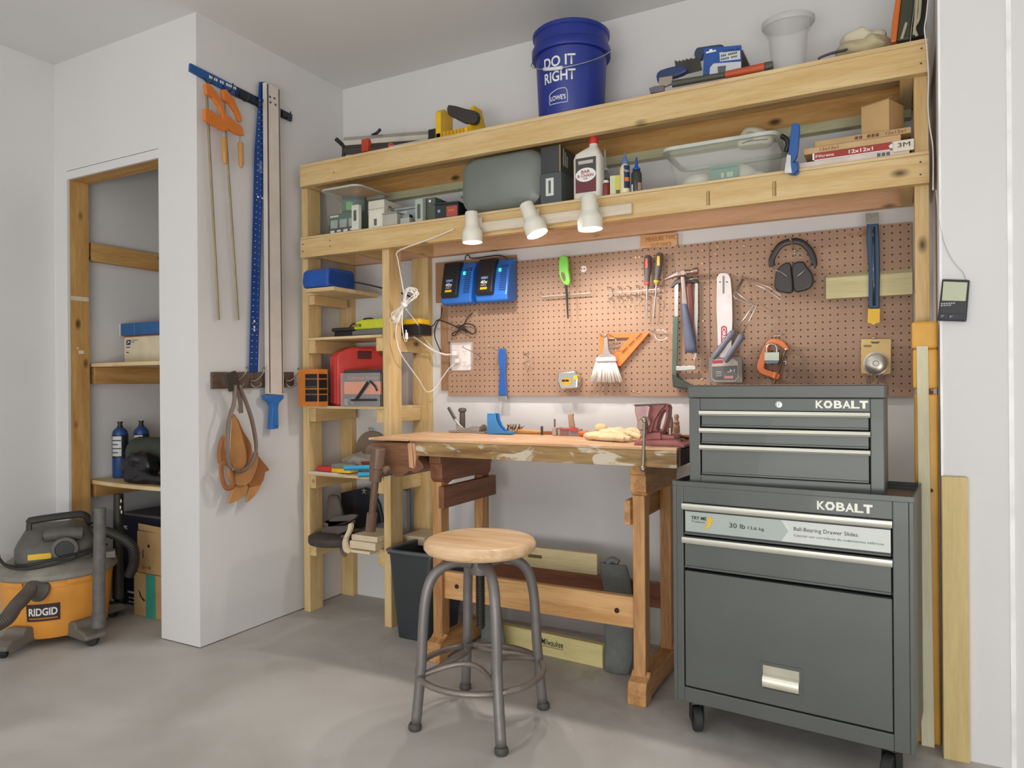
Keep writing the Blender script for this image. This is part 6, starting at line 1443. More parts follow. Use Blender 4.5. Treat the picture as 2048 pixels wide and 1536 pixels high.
for k in range(26):
    f_ = k/25; a = P(1193+37*f_, 722, y=-.061); c = P(1180+64*f_+random.uniform(-.6, .6), 764+random.uniform(-1.5, 1.5), y=-.060+random.uniform(-.008, .008))
    M().tube([a, c], [.0022, .0034], 6).done('bristle_tuft', mat('bristle', 'ebe3da', .6), t, sm=True)
t = T('wire_bracket', 'zinc double peg bracket between the brush handle and the orange square', 'hook', P(1228, 685, y=YP))
M().tube([W_(1212, 678, .04), W_(1235, 676, .04), W_(1237, 688, .04), W_(1216, 690, .04)], .002, 6).tube([W_(1232, 676, .04), W_(1232, 690, .04)], .002, 6).done('wire', WIRE, t, sm=True)
M().tube([W_(1200, 668, .02), W_(1208, 675, .045), W_(1214, 668, .05)], .0014, 6, sm=3).tube([W_(1217, 668, .02), W_(1228, 675, .045), W_(1234, 676, .04)], .0014, 6, sm=3).done('dark_wire', DSTEEL, t, sm=True)
# sign
t = T('wooden_sign', 'small varnished wooden sign burnt with a carpentry motto above the pegboard', 'sign', P(1317, 495, y=-.01))
M().trace([(1281, 474), (1283, 470), (1350, 465), (1354, 467), (1354, 490), (1350, 492), (1284, 497), (1280, 495)], -.02, .018).done('board', wood('sign_wood', 'e0b080', 'cf9a6a', 'x', 0, .5), t, bev=.001)
p = P(1292, 484, y=-.0205); SG = mat('burnt', '9a6038', .7)
txt('MEASURE TWIC', p, P(1353, 478, y=-.02).x-p.x, .018, SG, t); p = P(1302, 495, y=-.0205); txt('CUT ONCE', p, P(1343, 490, y=-.02).x-p.x, .015, SG, t)
# hammers
def hammer(dx, y, lab, head, grip):
    q = lambda u, v: P(u+dx, v, y=y)
    t = T('claw_hammer', lab, 'hammer', q(1378, 706))
    M().tube([q(1396, 541), q(1393, 541.5), q(1384, 544), q(1379, 544), q(1370, 545)], [.0135, .0145, .0095, .009, .012], 16).done('head', head, t, sm=45)
    M().ext([q(1372, 540), q(1366, 539), q(1348, 546), (q(1326, 559)), q(1328, 560.5), q(1350, 553), q(1362, 551), q(1372, 551)], (0, .02, 0)).done('claw', head, t, bev=.003)
    M().trace([(1361+dx, 552), (1369+dx, 552), (1372+dx, 580), (1375+dx, 610), (1363+dx, 610), (1363+dx, 580)], y-.008, .016).done('shank', head, t, bev=.004)
    M().loft([[P(1363+dx+o[0]*(6+.8*k)+k*.9, 608+k*12.2, y=y-.0).xyz+Vector((0, o[1]*.012, 0)) for o in [(math.cos(a_)+1, math.sin(a_)) for a_ in [2*math.pi*j/12 for j in range(12)]]] for k in range(9)]).done('rubber_grip', grip, t, sm=True)
    return t
HM = mat('hammer_steel', 'a58f86', .3, .85)
hammer(0, -.075, 'steel claw hammer with a textured slate-blue rubber grip', HM, mat('grip_slate', '5d6378', .6, bump=.8, bs=150))
t = T('claw_hammer', 'second claw hammer with a reddish grip hanging just behind the blue-gripped one', 'hammer', P(1390, 700, y=-.042))
M().trace([(1340, 575), (1348, 562), (1362, 553), (1372, 556), (1395, 560), (1397, 566), (1372, 566), (1352, 568), (1344, 576)], -.05, .016).done('head', DSTEEL, t, bev=.003)
M().trace([(1375, 566), (1383, 566), (1391, 702), (1384, 706), (1378, 640)], -.048, .014).done('handle', mat('grip_rust', '9a5a54', .5), t, bev=.003)
t = T('hammer_hook', 'zinc peg bracket holding up both hammers', 'hook', P(1375, 560, y=YP))
M().tube([W_(1356, 548, .07), W_(1350, 540, .06), W_(1352, 555, .004)], .0018, 6, sm=3).tube([W_(1368, 540, .075), W_(1374, 552, .07), W_(1384, 560, .004)], .0018, 6, sm=3).tube([W_(1374, 560, .05), W_(1396, 556, .05)], .0018, 6).done('wire', WIRE, t, sm=True)
# hacksaw
t = T('hacksaw', 'steel-framed hacksaw with dark green grip hanging blade-left of the hammers', 'hacksaw', P(1350, 775, y=-.045))
fs = mat('saw_frame', 'b7b4ae', .3, .85)
M().trace([(1349, 563), (1357, 563), (1356, 633), (1349, 633)], -.045, .004).done('frame_bar', fs, t, bev=.001)
M().trace([(1346, 633), (1356, 633), (1353, 748), (1344, 748)], -.047, .008).done('green_arm', mat('saw_green', '55685c', .4, .3), t, bev=.001)
M().trace([(1390, 560), (1396, 560), (1396, 625), (1393, 716), (1388, 716), (1388, 625)], -.045, .004).done('frame_bar', fs, t, bev=.001)
M().trace([(1392, 560), (1395, 560), (1396, 562), (1358, 562), (1358, 560)], -.043, .002).done('top_bar', fs, t)
M().trace([(1352, 733), (1388, 731), (1391, 733), (1391, 739), (1365, 741), (1352, 741)], -.05, .006).done('lower_bar', fs, t, bev=.001)
M().tube([P(1390, 714, y=-.042), P(1389, 741, y=-.042)], .003, 8).lathe([(.005, 0), (.005, .006)], P(1389, 717, y=-.046), (0, -1, 0), 10).done('tension_screw', mat('brass_pin', 'c9b090', .3, .9), t, sm=40)
M().trace([(1343, 746), (1354, 746), (1355, 755), (1372, 765), (1381, 770), (1379, 780), (1345, 774)], -.058, .026, 0).done('grip', mat('grip_dkgreen', '3e463f', .5), t, bev=.005)
# chainsaw bar in its package
t = T('chainsaw_bar', 'pale chainsaw guide bar in a clear sleeve with a dark label, leaning on the pegboard', 'chainsaw bar', P(1455, 765, y=-.05))
M().trace([(1434, 556), (1437, 549), (1441, 546), (1453, 546), (1457, 549), (1461, 557), (1464, 590), (1465, 640), (1462, 715), (1446, 732), (1436, 700), (1433, 620)], -.048, .005).done('bar', mat('bar_pale', 'd8d0cd', .35, .3), t, bev=.001)
M().trace([(1445, 552), (1449, 552), (1449, 586), (1447, 588), (1445, 586)], -.0485, .0006).done('slot', mat('slot_grey', '8c7f78', .6), t)
for u in (1440, 1454): M().lathe([(.0028, 0), (.0028, .0006)], P(u, 564, y=-.0486), (0, -1, 0), 10).done('bar_hole', BLK, t)
M().trace([(1442, 655), (1445, 652), (1451, 652), (1454, 656), (1454, 686), (1442, 686)], -.0487, .0006).done('logo_patch', mat('logo_red', 'b5384a', .4), t)
txt('OREG', P(1444.5, 655, y=-.0495), .060, .014, WHT, t, ux=-Z_, uy=X_, bold=.02)
M().trace([(1417, 716), (1484, 713), (1485, 765), (1419, 765)], -.052, .006).done('package_card', mat('card_greybrown', '84807a', .5), t, bev=.001)
M().trace([(1424, 724), (1430, 719), (1468, 718), (1476, 724), (1477, 755), (1470, 763), (1430, 763), (1423, 757)], -.0535, .001).done('label_white_line', mat('pkg_pale', 'c9b9ae', .5), t)
M().trace([(1424, 733), (1475, 731), (1475, 754), (1469, 761), (1431, 761), (1424, 756)], -.0545, .001).done('label_dark', mat('pkg_dark', '6a6763', .5), t)
M().trace([(1425, 721), (1445, 720), (1446, 726), (1424, 727)], -.0545, .001).done('label_red', mat('logo_red', 'b5384a', .4), t)
txt('14"', P(1469, 738, y=-.0562), .026, .014, WHT, t, ux=-X_, uy=-Z_, out=.0006)
for k in range(3): p = P(1432, 744+4*k, y=-.056); M().box(p.x, p.x+.022, -.0562, -.0556, p.z, p.z+.0015).done('print_line', WHT, t)
M().trace([(1449, 752), (1467, 752), (1467, 757), (1449, 757)], -.056, .0006).done('pink_badge', mat('pink_badge', 'c99088', .5), t); M().trace([(1433, 753), (1444, 753), (1444, 757), (1433, 757)], -.056, .0006).done('grey_badge', GRYT, t)
# bent wire tongs with grey handles
t = T('bent_hook_driver', 'pair of grey-handled bent wire hook tools hanging across the chainsaw bar', 'hook tool', P(1440, 740, y=-.09))
M().tube([W_(1485, 557, .02), W_(1467, 590, .05), W_(1470, 596, .055), W_(1500, 610, .06), W_(1507, 612, .062), W_(1470, 662, .068)], .0026, 8).done('rod', WIRE, t, sm=True)
M().tube([W_(1486, 561, .015), W_(1472, 584, .045), W_(1500, 606, .055), W_(1513, 614, .06), W_(1484, 668, .066)], .0026, 8).done('rod', WIRE, t, sm=True)
for (a, c) in (((1469, 661), (1426, 717)), ((1486, 668), (1450, 724))):
    a, c = P(*a, y=-.09), P(*c, y=-.092); d = c-a
    M().tube([a, a+d*.06, a+d*.2, a+d*.4, a+d*.62, a+d*.9, c], [.006, .0125, .0135, .0105, .0125, .0115, .008], 14).done('handle', mat('handle_greyblue', '71717f', .45, var=.08, vs=30), t, sm=50)
t = T('wire_hook', 'long doubled zinc rod hook slanting right from above the grey handles', 'hook', P(1485, 560, y=YP))
M().tube([W_(1484, 553, .02), W_(1492, 560, .06), W_(1530, 578, .10), W_(1563, 600, .13)], .0024, 7).tube([W_(1488, 556, .02), W_(1500, 559, .06), W_(1540, 575, .10), W_(1562, 592, .13)], .0024, 7).tube([W_(1484, 550, .01), W_(1483, 566, .02), W_(1490, 572, .02)], .0024, 7, sm=3).done('wire', WIRE, t, sm=True)
# ear muffs
t = T('ear_muffs', 'black folding ear muffs hanging by their headband on a peg hook', 'ear muffs', P(1588, 586, y=-.07))
EM = mat('muff_black', '2f2826', .35, var=.05)
band = [(1545, 533), (1543, 522), (1550, 505), (1562, 490), (1580, 483), (1600, 484), (1616, 496), (1625, 512), (1628, 527), (1626, 532)]
M().tube([P(u, v, y=-.075) for u, v in band], .0075, 10, sm=5, flat=(.45, 1.6)).done('headband', EM, t, sm=True)
M().trace([(1549, 555), (1552, 540), (1566, 527), (1580, 524), (1583, 540), (1586, 583), (1570, 586), (1553, 582), (1548, 570)], -.115, .055, 2, .9).done('ear_cup', EM, t, bev=.007, bseg=3)
M().trace([(1584, 527), (1606, 522), (1612, 530), (1624, 545), (1627, 562), (1618, 577), (1600, 583), (1588, 583), (1585, 560)], -.115, .055, 2, .9).done('ear_cup', EM, t, bev=.007, bseg=3)
M().tube([P(1545, 533, y=-.09), P(1550, 540, y=-.11), P(1562, 544, y=-.119), P(1575, 554, y=-.119)], .0018, 6, sm=3).tube([P(1622, 531, y=-.09), P(1610, 540, y=-.119), P(1594, 554, y=-.119)], .0018, 6, sm=3).done('wire_arm', STEEL, t, sm=True)
t = T('peg_hook', 'zinc peg hook holding the ear muffs', 'hook', P(1588, 508, y=YP))
M().tube([W_(1580, 475, .10), W_(1581, 480, .10), W_(1588, 497, .03), W_(1590, 502, .004)], .0026, 7).tube([W_(1583, 501, .012), W_(1596, 502, .012)], .0026, 7).tube([W_(1590, 500, .012), W_(1590, 512, .012)], .0026, 7).done('wire', WIRE, t, sm=True)
# pale block ledge
t = T('wood_ledge', 'pale soft-wood block fixed to the pegboard behind the big pry bar', 'wood block', P(1740, 590, y=-.05))
x0 = P(1652, 590, y=-.06).x
M().box(x0, .056, -.062, YP-.0005, P(1652, 598, y=-.062).z, P(1652, 556, y=-.062).z).done('front_board', wood('ledge_pale', 'dcd3a6', 'cbc08e', 'x', .2), t, bev=.001)
M().ext([(x0+.001, -.061, P(1652, 556, y=-.062).z+.0005), (.056, -.061, P(1652, 556, y=-.062).z+.0005), (.056, YP-.0005, P(1652, 556, y=-.062).z+.018), (x0+.001, YP-.0005, P(1652, 556, y=-.062).z+.018)], (0, .001, .001)).done('bevelled_top', wood('ledge_light', 'e6deb8', 'd8cfa2', 'x', 0), t)
# pry bar
t = T('pry_bar', 'large dark blue pry bar with yellow tip and notched steel claw on the pegboard', 'pry bar', P(1746, 648, y=-.08))
M().trace([(1733, 448), (1757, 446), (1759, 480), (1760, 540), (1759, 617), (1737, 617), (1737, 540), (1733, 480)], -.088, .008).done('bar', mat('bar_navy', '22405c', .25, .3, coat=.5), t, bev=.003)
M().tube([P(1747, 455, y=-.09), P(1747, 490, y=-.096), P(1748, 560, y=-.096), P(1748, 612, y=-.091)], .009, 10, flat=(1.1, .6)).done('centre_rib', mat('bar_navy', '22405c', .25, .3, coat=.5), t, sm=True)
M().trace([(1731, 427), (1742, 426), (1744, 433), (1746, 426), (1757, 425), (1757, 447), (1733, 449)], -.092, .006).done('claw', mat('claw_steel', '8f8a80', .4, .7), t, bev=.001)
M().trace([(1736, 617.5), (1760, 617), (1760, 645), (1752, 647), (1747, 650), (1742, 647), (1735, 646)], -.089, .009).done('yellow_tip', YEL, t, bev=.001)
M().tube([P(1744, 454, y=-.10), P(1746, 456, y=-.12), P(1746, 470, y=-.115), P(1747, 475, y=YP)], .0022, 6).done('peg', WIRE, t, sm=True)
# C-clamp and padlock
t = T('c_clamp', 'orange C-clamp with dark screw hanging on a T-bar at the lower pegboard', 'clamp', P(1545, 760, y=-.05))
CO2 = mat('cclamp_orange', 'dd7638', .4, var=.04)
M().ext(smoothpath([P(u, v, y=-.062) for u, v in ((1536, 681), (1550, 677), (1566, 682), (1577, 696), (1575, 701), (1566, 697), (1555, 689), (1541, 691), (1536, 704), (1529, 730), (1530, 738), (1540, 742), (1555, 746), (1560, 752), (1555, 760), (1546, 756), (1525, 749), (1516, 741), (1514, 730), (1523, 703))], 3, True), (0, .018, 0)).done('frame', CO2, t, bev=.003)
M().tube([P(1571, 700, y=-.055), P(1548, 768, y=-.055)], .0045, 12).done('screw', mat('screw_brown', '7a6258', .4, .7), t, sm=50)
M().tube([P(1553, 745, y=-.055), P(1549, 757, y=-.055)], .010, 14).done('screw_boss', CO2, t, sm=50, bev=.001)
M().lathe([(.008, 0), (.008, .006)], P(1571, 700, y=-.055), (.3, 0, 1), 14).done('swivel_pad', STEEL, t, sm=40)
M().tube([P(1566, 725, y=-.066), P(1572, 722, y=-.066), P(1571, 732, y=-.066)], .0035, 8, sm=3).done('slide_handle', STEEL, t, sm=True)
M().tube([W_(1546, 673, .05), W_(1569, 669, .05)], .0024, 7).tube([W_(1551, 672, .05), W_(1553, 680, .004)], .0024, 7).done('hanger', WIRE, t, sm=True)
t = T('padlock', 'laminated grey-green steel padlock hanging inside the orange C-clamp', 'padlock', P(1543, 728, y=-.08))
b = M()
PL = mat('padlock_steel', 'a9ad9a', .35, .7)
for k in range(6): b.trace([(1529, 705+2.7*k), (1558, 704.5+2.7*k), (1558, 706.9+2.7*k), (1529, 707.4+2.7*k)], -.088, .02)
b.trace([(1530, 705), (1557, 705), (1557, 721), (1530, 721)], -.087, .018).done('laminated_body', PL, t)
M().trace([(1529, 721.5), (1558, 721), (1556, 727), (1531, 728)], -.0885, .021).done('blue_bumper', mat('bumper', '6a7688', .4), t, bev=.002)
M().tube([P(u, v, y=-.078) for u, v in ((1533.5, 706), (1533.5, 696), (1537, 690), (1543, 688), (1550, 690), (1553.5, 696), (1553.5, 706))], .0038, 10, sm=4).done('shackle', STEEL, t, sm=True)
# wire cup brush pack
t = T('wire_brush_pack', 'yellow carded round wire cup brush hanging near the post', 'packaged brush', P(1753, 760, y=-.05))
M().trace([(1722, 680), (1724, 678), (1780, 678), (1782, 680), (1781, 746), (1778, 748), (1724, 747), (1722, 743)], -.05, .002).done('card', mat('card_yellow', 'dcbc78', .5, var=.03), t)
M().lathe([(.040, 0), (.041, .003), (.036, .004), (.034, .018), (.024, .022), (.010, .022), (.008, .017), (0, .017)], P(1752, 727, y=-.0505), (0, -1, 0), 32).done('blister_cup', mat('cup_silver', 'b8b0a4', .25, .7), t, sm=40)
M().trace([(1741, 683), (1760, 683), (1757, 687), (1744, 687)], -.0512, .0005).done('hang_slot', GRYT, t); M().trace([(1727, 690), (1742, 690), (1742, 694), (1727, 694)], -.0512, .0005).done('print_line', mat('print_olive', '8f7840', .5), t)
M().tube([W_(1744, 676, .04), W_(1752, 675, .04), W_(1753, 684, .003)], .0024, 6, sm=3).done('peg', WIRE, t, sm=True)
for u in (1735, 1741, 1757, 1765):
    t = T('bent_wire', 'short bent zinc wire poking up behind the tool chest lid under the carded brush', 'wire', P(u, 766, y=-.04), group='bent wires behind the chest lid')
    M().tube([W_(u, 768, .003), W_(u, 752, .03), W_(u+4, 749, .03), W_(u+5, 762, .02)], .0018, 6, sm=3).done('wire', WIRE, t, sm=True)
t = T('peg_screw', 'loose thick peg screw at the top of the pegboard just left of the pry bar', 'screw', P(1720, 466, y=YP))
M().tube([P(1716, 469, y=YP), P(1727, 464, y=YP-.03)], .005, 8).done('peg', SCR, t, sm=50)
t = T('peg_screw', 'tiny hook end at the top of the pegboard, left of the loose peg screw', 'screw', P(1700, 470, y=YP))
M().tube([P(1697, 470, y=YP), P(1703, 470, y=YP-.015)], .0025, 8).done('hook_end', SCR, t, sm=50)
# =============================================================== on the bench (top z = .872)
zt = .8725
t = T('toggle_clamp_jig', 'silver toggle clamp jig with a dark perforated lever on the back of the bench', 'toggle clamp', (-1.62, -.13, .86))
YB = -.21
def B(u, v, y=YB): return P(u, v, y=y)
M().box(B(903, 865).x, B(975, 866).x, YB-.025, YB+.02, zt, zt+.008).done('base_rail', STEEL, t, bev=.002)
M().tube([B(897, 815), B(910, 838)], .0085, 8, flat=(1, .6)).done('lever_grip', mat('lever_brown', '4d4540', .5), t)
b = M()
for k in range(4): b.lathe([(.0013, 0), (.0013, .001)], B(900+2.4*k, 816+4.6*k, YB-.0056), (0, -1, 0), 8)
b.done('lever_holes', WHT, t)
M().tube([B(908, 836), B(917, 848), B(926, 856), B(932, 858)], .005, 8, sm=3).tube([B(913, 850), B(920, 860), B(935, 862)], .005, 8, sm=3).done('linkage', STEEL, t, sm=True)
M().trace([(912, 848), (920, 853), (930, 858), (945, 852), (958, 853), (958, 864), (912, 865)], YB-.012, .006).done('clamp_plate', STEEL, t, bev=.001)
M().tube([B(945, 855), B(966, 855)], .0045, 10).done('spindle', STEEL, t, sm=50)
M().tube([B(953, 858), B(965, 859)], .007, 10).done('wood_bush', mat('bush_tan', 'b89274', .5), t, sm=50)
M().lathe([(.015, 0), (.016, .003), (.016, .008), (.012, .010)], B(966, 856), (1, -.35, 0), 20, sx=1.0, sy=1.0).done('pad', mat('pad_grey', '6f675f', .5), t, sm=40)
t = T('knob_handle', 'upright dark ribbed plastic handle standing behind the toggle clamp', 'handle', B(925, 860, -.16))
c = P(925, 852, y=-.15); c.z = .813
pr = [(.012, 0), (.012, .05)]
for k in range(9): pr += [(.0135, .055+.0095*k), (.0125, .0605+.0095*k)]
pr += [(.012, .145), (.018, .150), (.019, .156), (.016, .163), (.004, .166), (0, .166)]
M().lathe(pr, c, seg=20).done('handle_body', mat('handle_umber', '5a4f49', .5), t, sm=40)
t = T('pocket_hole_jig', 'light blue plastic pocket-hole jig with curved side walls on the bench', 'jig', B(1000, 868, -.24))
JB = mat('jig_blue', '3f86c4', .35, var=.02)
side = [(974, 830), (992, 829), (994, 842), (1002, 858), (1014, 867), (1024, 869), (974, 868)]
yq = -.27
for dy in (0, .035):
    pts = [P(u, v, y=yq) for u, v in [(974, 828), (991, 828), (992, 840), (997, 852), (1006, 862), (1022, 864), (1022, 868), (974, 868)]]
    for p in pts: p.z = max(p.z, zt)
    M().ext([p+Vector((.0, dy, 0)) for p in pts], (0, .005, 0)).done('side_wall', JB, t, bev=.0015)
p0 = P(974, 868, y=yq); p1 = P(1022, 868, y=yq); ptop = P(980, 826, y=yq).z
M().box(p0.x+.001, p0.x+.03, yq+.0055, yq+.0345, zt+.001, ptop-.004).done('drill_block', JB, t, bev=.002)
M().box(p0.x, p0.x+.034, yq-.001, yq+.041, ptop-.0035, ptop+.004).done('top_cap', mat('jig_light', '9fc4e4', .4), t, bev=.001)
M().box(p0.x+.03, p1.x, yq+.0055, yq+.0345, zt+.0005, zt+.012).done('foot', JB, t, bev=.002)
b = M()
for k in range(2): b.box(p0.x+.0302, p0.x+.0312, yq+.010+.012*k, yq+.018+.012*k, zt+.02, ptop-.01)
b.done('drill_slot', mat('slot_navy', '1c3a63', .5), t)
t = T('bench_brush', 'wooden-handled bench brush with brown bristles lying behind the blue jig', 'brush', P(1045, 868, y=-.2))
hp2 = [P(u, v, y=-.2) for u, v in ((1018, 862), (1030, 862), (1050, 863), (1070, 864), (1085, 866))]
for p in hp2: p.z = max(p.z, zt+.010)
M().tube(hp2, [.009, .011, .010, .0085, .006], 12, sm=3).done('wooden_handle', wood('brush_wood', 'd3a468', 'b98850', 'x', 0, .4), t, sm=True)
random.seed(5)
for k in range(34):
    f_ = k/33; a = P(1012+26*f_, 860, y=-.195+random.uniform(-.01, .01)); a.z = zt+.008
    c = a+Vector((random.uniform(.004, .022), random.uniform(-.02, .02), random.uniform(.018, .034)))
    M().tube([a, c], [.0022, .0012], 5).done('bristle_tuft', mat('bristle_brown', '6d4a40', .8), t)
t = T('bench_dog', 'short dark bench dog peg standing at the back rail', 'bench dog', P(1090, 862, y=-.19))
p = P(1090, 862, y=-.19); M().lathe([(.005, 0), (.005, .034), (.004, .036)], (p.x, -.22, zt), seg=12).done('peg', DSTEEL, t)
t = T('steel_rod', 'tall thin rusty rod standing left of the small red clamp', 'rod', P(1109, 855, y=-.19))
p = P(1109.5, 862, y=-.22); M().lathe([(.0035, 0), (.0035, .066), (.0025, .067)], (p.x, -.22, zt), seg=12).done('rod', mat('rust_rod', '7a5c4e', .6, .4), t)
t = T('red_hand_clamp', 'small red and grey screw clamp lying at the back of the bench', 'clamp', P(1130, 870, y=-.22))
for (u0, u1, v0, nm, m_) in ((1104, 1112, 855, 'pale_jaw', mat('jaw_pale', 'b8a49a', .4)), (1115, 1120, 855, 'steel_plate', STEEL), (1120, 1136, 857, 'dark_body', mat('body_taupe', '8a6a62', .5)), (1136, 1160, 858, 'grey_body', mat('body_grey', '8a8186', .4))):
    x0_, x1_ = P(u0, 868, y=-.235).x, P(u1, 868, y=-.235).x; M().box(x0_, x1_, -.235, -.205, zt, P(u0, v0, y=-.235).z).done(nm, m_, t, bev=.002)
x0_, x1_ = P(1117, 868, y=-.237).x, P(1150, 868, y=-.237).x; zz_ = P(1117, 857, y=-.237).z
M().box(x0_, x1_, -.237, -.2, zz_-.004, zz_+.002).done('red_bar', mat('clamp_red', 'b85a54', .4), t, bev=.001)
M().box(P(1141, 866, y=-.24).x, P(1154, 860, y=-.24).x, -.2385, -.236, P(1141, 862, y=-.24).z, P(1154, 857, y=-.24).z+.003).done('red_label', mat('clamp_red2', 'c8403c', .4), t)
t = T('file_handle', 'flat tan tool handle standing upright behind the red clamp', 'handle', P(1140, 855, y=-.18))
M().trace([(1135, 829), (1146, 827), (1145, 835), (1149, 856), (1138, 858), (1136, 840)], -.19, .014).done('grip', mat('tan_grip', 'a98a6a', .5), t, bev=.003)
M().box(P(1138, 857, y=-.19).x, P(1149, 857, y=-.19).x, -.19, -.176, .8126, P(1140, 857, y=-.19).z).done('tang', STEEL, t)
t = T('chisel', 'orange-collared chisel lying among the gloves and clamp', 'chisel', P(1168, 872, y=-.25))
a, c = P(1158, 867, y=-.25), P(1176, 867, y=-.25); a.z = c.z = zt+.012
M().tube([a, a.lerp(c, .15), c.lerp(a, .1), c], [.008, .012, .012, .009], 16).done('orange_grip', mat('chisel_orange', 'd86a3a', .4), t, sm=50)
M().tube([c, c+Vector((.035, -.004, -.002))], [.007, .006], 12).done('pale_shaft', mat('shaft_cream', 'd9c2a4', .5), t, sm=50)
# gloves
GL = mat('glove_cream', 'e2c79c', .75, var=.08, vs=30, bump=.5, bs=90)
def glove(name, lab, parts):
    t = T(name, lab, 'glove', parts[0][0][0]); t.location.z = zt
    MW[t.name] = Matrix.Translation(t.location)
    b = M()
    for pts, rad, fl in parts: b.tube(pts, rad, 10, sm=4, flat=fl)
    b.lumpy(.004, 40, 2)
    for v in b.bm.verts: v.co.z = max(v.co.z, zt+.0005)
    o = b.done('glove_leather', GL, t, sm=True)
    q = o.modifiers.new('r', 'REMESH'); q.mode = 'VOXEL'; q.voxel_size = .0022; q.use_smooth_shade = True
    s_ = o.modifiers.new('s', 'SMOOTH'); s_.iterations = 4
    return t
def G(u, v, y, z): q = P(u, v, y=y); q.z = zt+z; return q
glove('work_glove', 'cream leather work glove lying uppermost, fingers toward the vise', [
    ([G(1205, 868, -.36, .026), G(1235, 866, -.37, .030), G(1258, 868, -.37, .026)], [.028, .034, .026], (.55, 1.3)),
    ([G(1255, 868, -.40, .03), G(1270, 868, -.42, .024), G(1282, 874, -.43, .016)], [.013, .012, .009], (1, 1)),
    ([G(1258, 866, -.37, .034), G(1274, 864, -.38, .030), G(1286, 868, -.39, .02)], [.013, .012, .009], (1, 1)),
    ([G(1252, 866, -.34, .034), G(1270, 862, -.34, .034), G(1285, 864, -.34, .024)], [.013, .012, .009], (1, 1)),
    ([G(1225, 870, -.40, .03), G(1240, 872, -.42, .026), G(1252, 872, -.43, .018)], [.014, .012, .009], (1, 1))])
glove('work_glove', 'cream leather work glove underneath, its open cuff toward the orange chisel', [
    ([G(1177, 873, -.37, .014), G(1200, 874, -.39, .018), G(1225, 878, -.40, .016)], [.030, .028, .026], (.5, 1.1)),
    ([G(1180, 872, -.40, .012), G(1205, 878, -.43, .013), G(1232, 882, -.45, .012), G(1250, 883, -.46, .011)], [.013, .013, .012, .009], (.9, 1)),
    ([G(1220, 876, -.42, .016), G(1245, 880, -.44, .016), G(1262, 880, -.45, .012)], [.015, .013, .010], (1, 1))])
M().lathe([(.0, 0), (.022, .0), (.024, .006), (.018, .009)], G(1202, 862, -.34, .042), (.3, -1, .3), 16, sx=1, sy=.7).done('glove_cuff_tab', mat('cuff_tab', 'd8bb8a', .7), bpy.data.objects['work_glove'], sm=True)
# bench vise
VR = mat('vise_red', 'a3605c', .42, .1, var=.12, vs=22); VP = mat('vise_worn', 'bb9390', .35, .3, var=.1, vs=30)
t = T('bench_vise', 'worn dusty-red cast iron bench vise with steel handle bolted at the right bench corner', 'vise', (-.80, -.45, zt))
yv = -.52
V = lambda px, y: [P(u, v, y=y) for u, v in px]
M().trace([(1267, 888), (1272, 882), (1300, 880), (1352, 880), (1370, 890), (1368, 896), (1268, 893)], -.55, .16).done('base_plate', VR, t, bev=.003)
M().trace([(1293, 866), (1320, 864), (1322, 880), (1316, 888), (1296, 886), (1290, 876)], -.53, .12, 1).trace([(1318, 868), (1348, 871), (1352, 884), (1318, 884)], -.52, .10).done('swivel_base', VR, t, bev=.004)
M().trace([(1269, 811), (1296, 808), (1300, 812), (1297, 830), (1294, 850), (1292, 872), (1283, 874), (1277, 860), (1273, 840), (1269, 824)], -.545, .06).done('front_jaw', VP, t, bev=.006, bseg=3)
M().trace([(1297, 809), (1327, 808), (1330, 812), (1320, 822), (1308, 842), (1303, 862), (1300, 876), (1290, 874), (1294, 850), (1296, 830)], -.515, .07).done('jaw_body', VR, t, bev=.005, bseg=3)
o_ = V([(1326, 809), (1334, 809), (1337, 816), (1336, 832), (1331, 850), (1325, 866), (1308, 868), (1303, 862), (1308, 842), (1317, 822)], -.50)
i_ = V([(1328, 820), (1331, 820), (1332, 822), (1331, 832), (1328, 846), (1324, 858), (1316, 862), (1312, 858), (1315, 843), (1321, 828)], -.50)
M().ring_ext(o_, i_, (0, .05, 0)).done('rear_arch', VR, t, bev=.002)
M().trace([(1268, 809), (1328, 807), (1334, 808), (1328, 810), (1268, 812)], -.55, .02).done('jaw_face', DSTEEL, t, bev=.001)
M().lathe([(.016, 0), (.017, .004), (.017, .03), (.013, .036)], P(1289, 850, y=-.545), (0, -1, 0), 22).done('screw_head', mat('screw_tan', 'a08a78', .35, .6), t, sm=40)
M().lathe([(.019, 0), (.020, .006), (.014, .010)], P(1290, 845, y=-.545), (0, -1, .2), 20).done('screw_collar', mat('screw_tan', 'a08a78', .35, .6), t, sm=40)
a, c = P(1289, 850, y=-.575), P(1286, 938, y=-.62)
M().tube([a+Vector((0, 0, .01)), c], .0055, 12).done('handle_rod', mat('rod_steel', 'a5998a', .3, .85), t, sm=50)
M().ball(c, .010, 14).ball(a+Vector((.0, 0, .014)), .009, 14).done('handle_ball', mat('rod_steel', 'a5998a', .3, .85), t, sm=True)
M().lathe([(.006, 0), (.006, .028), (.009, .029), (.009, .034), (.003, .038)], P(1340, 876, y=-.50), (0, 0, 1), 12).done('anchor_bolt', mat('screw_tan', 'a08a78', .35, .6), t)
M().lathe([(.009, 0), (.009, .006), (.003, .012)], (P(1360, 888, y=-.52).x, -.52, .884), (0, 0, 1), 6).done('anchor_nut', DSTEEL, t)
M().tube([P(1330, 866, y=-.46), P(1352, 872, y=-.45), P(1378, 877, y=-.44)], .004, 8).done('tommy_bar', DSTEEL, t, sm=True)
t = T('awl_handle', 'turned round-topped tool handle standing behind the vise near the chest', 'handle', P(1353, 868, y=-.2))
c = P(1353, 868, y=-.22); c.z = zt
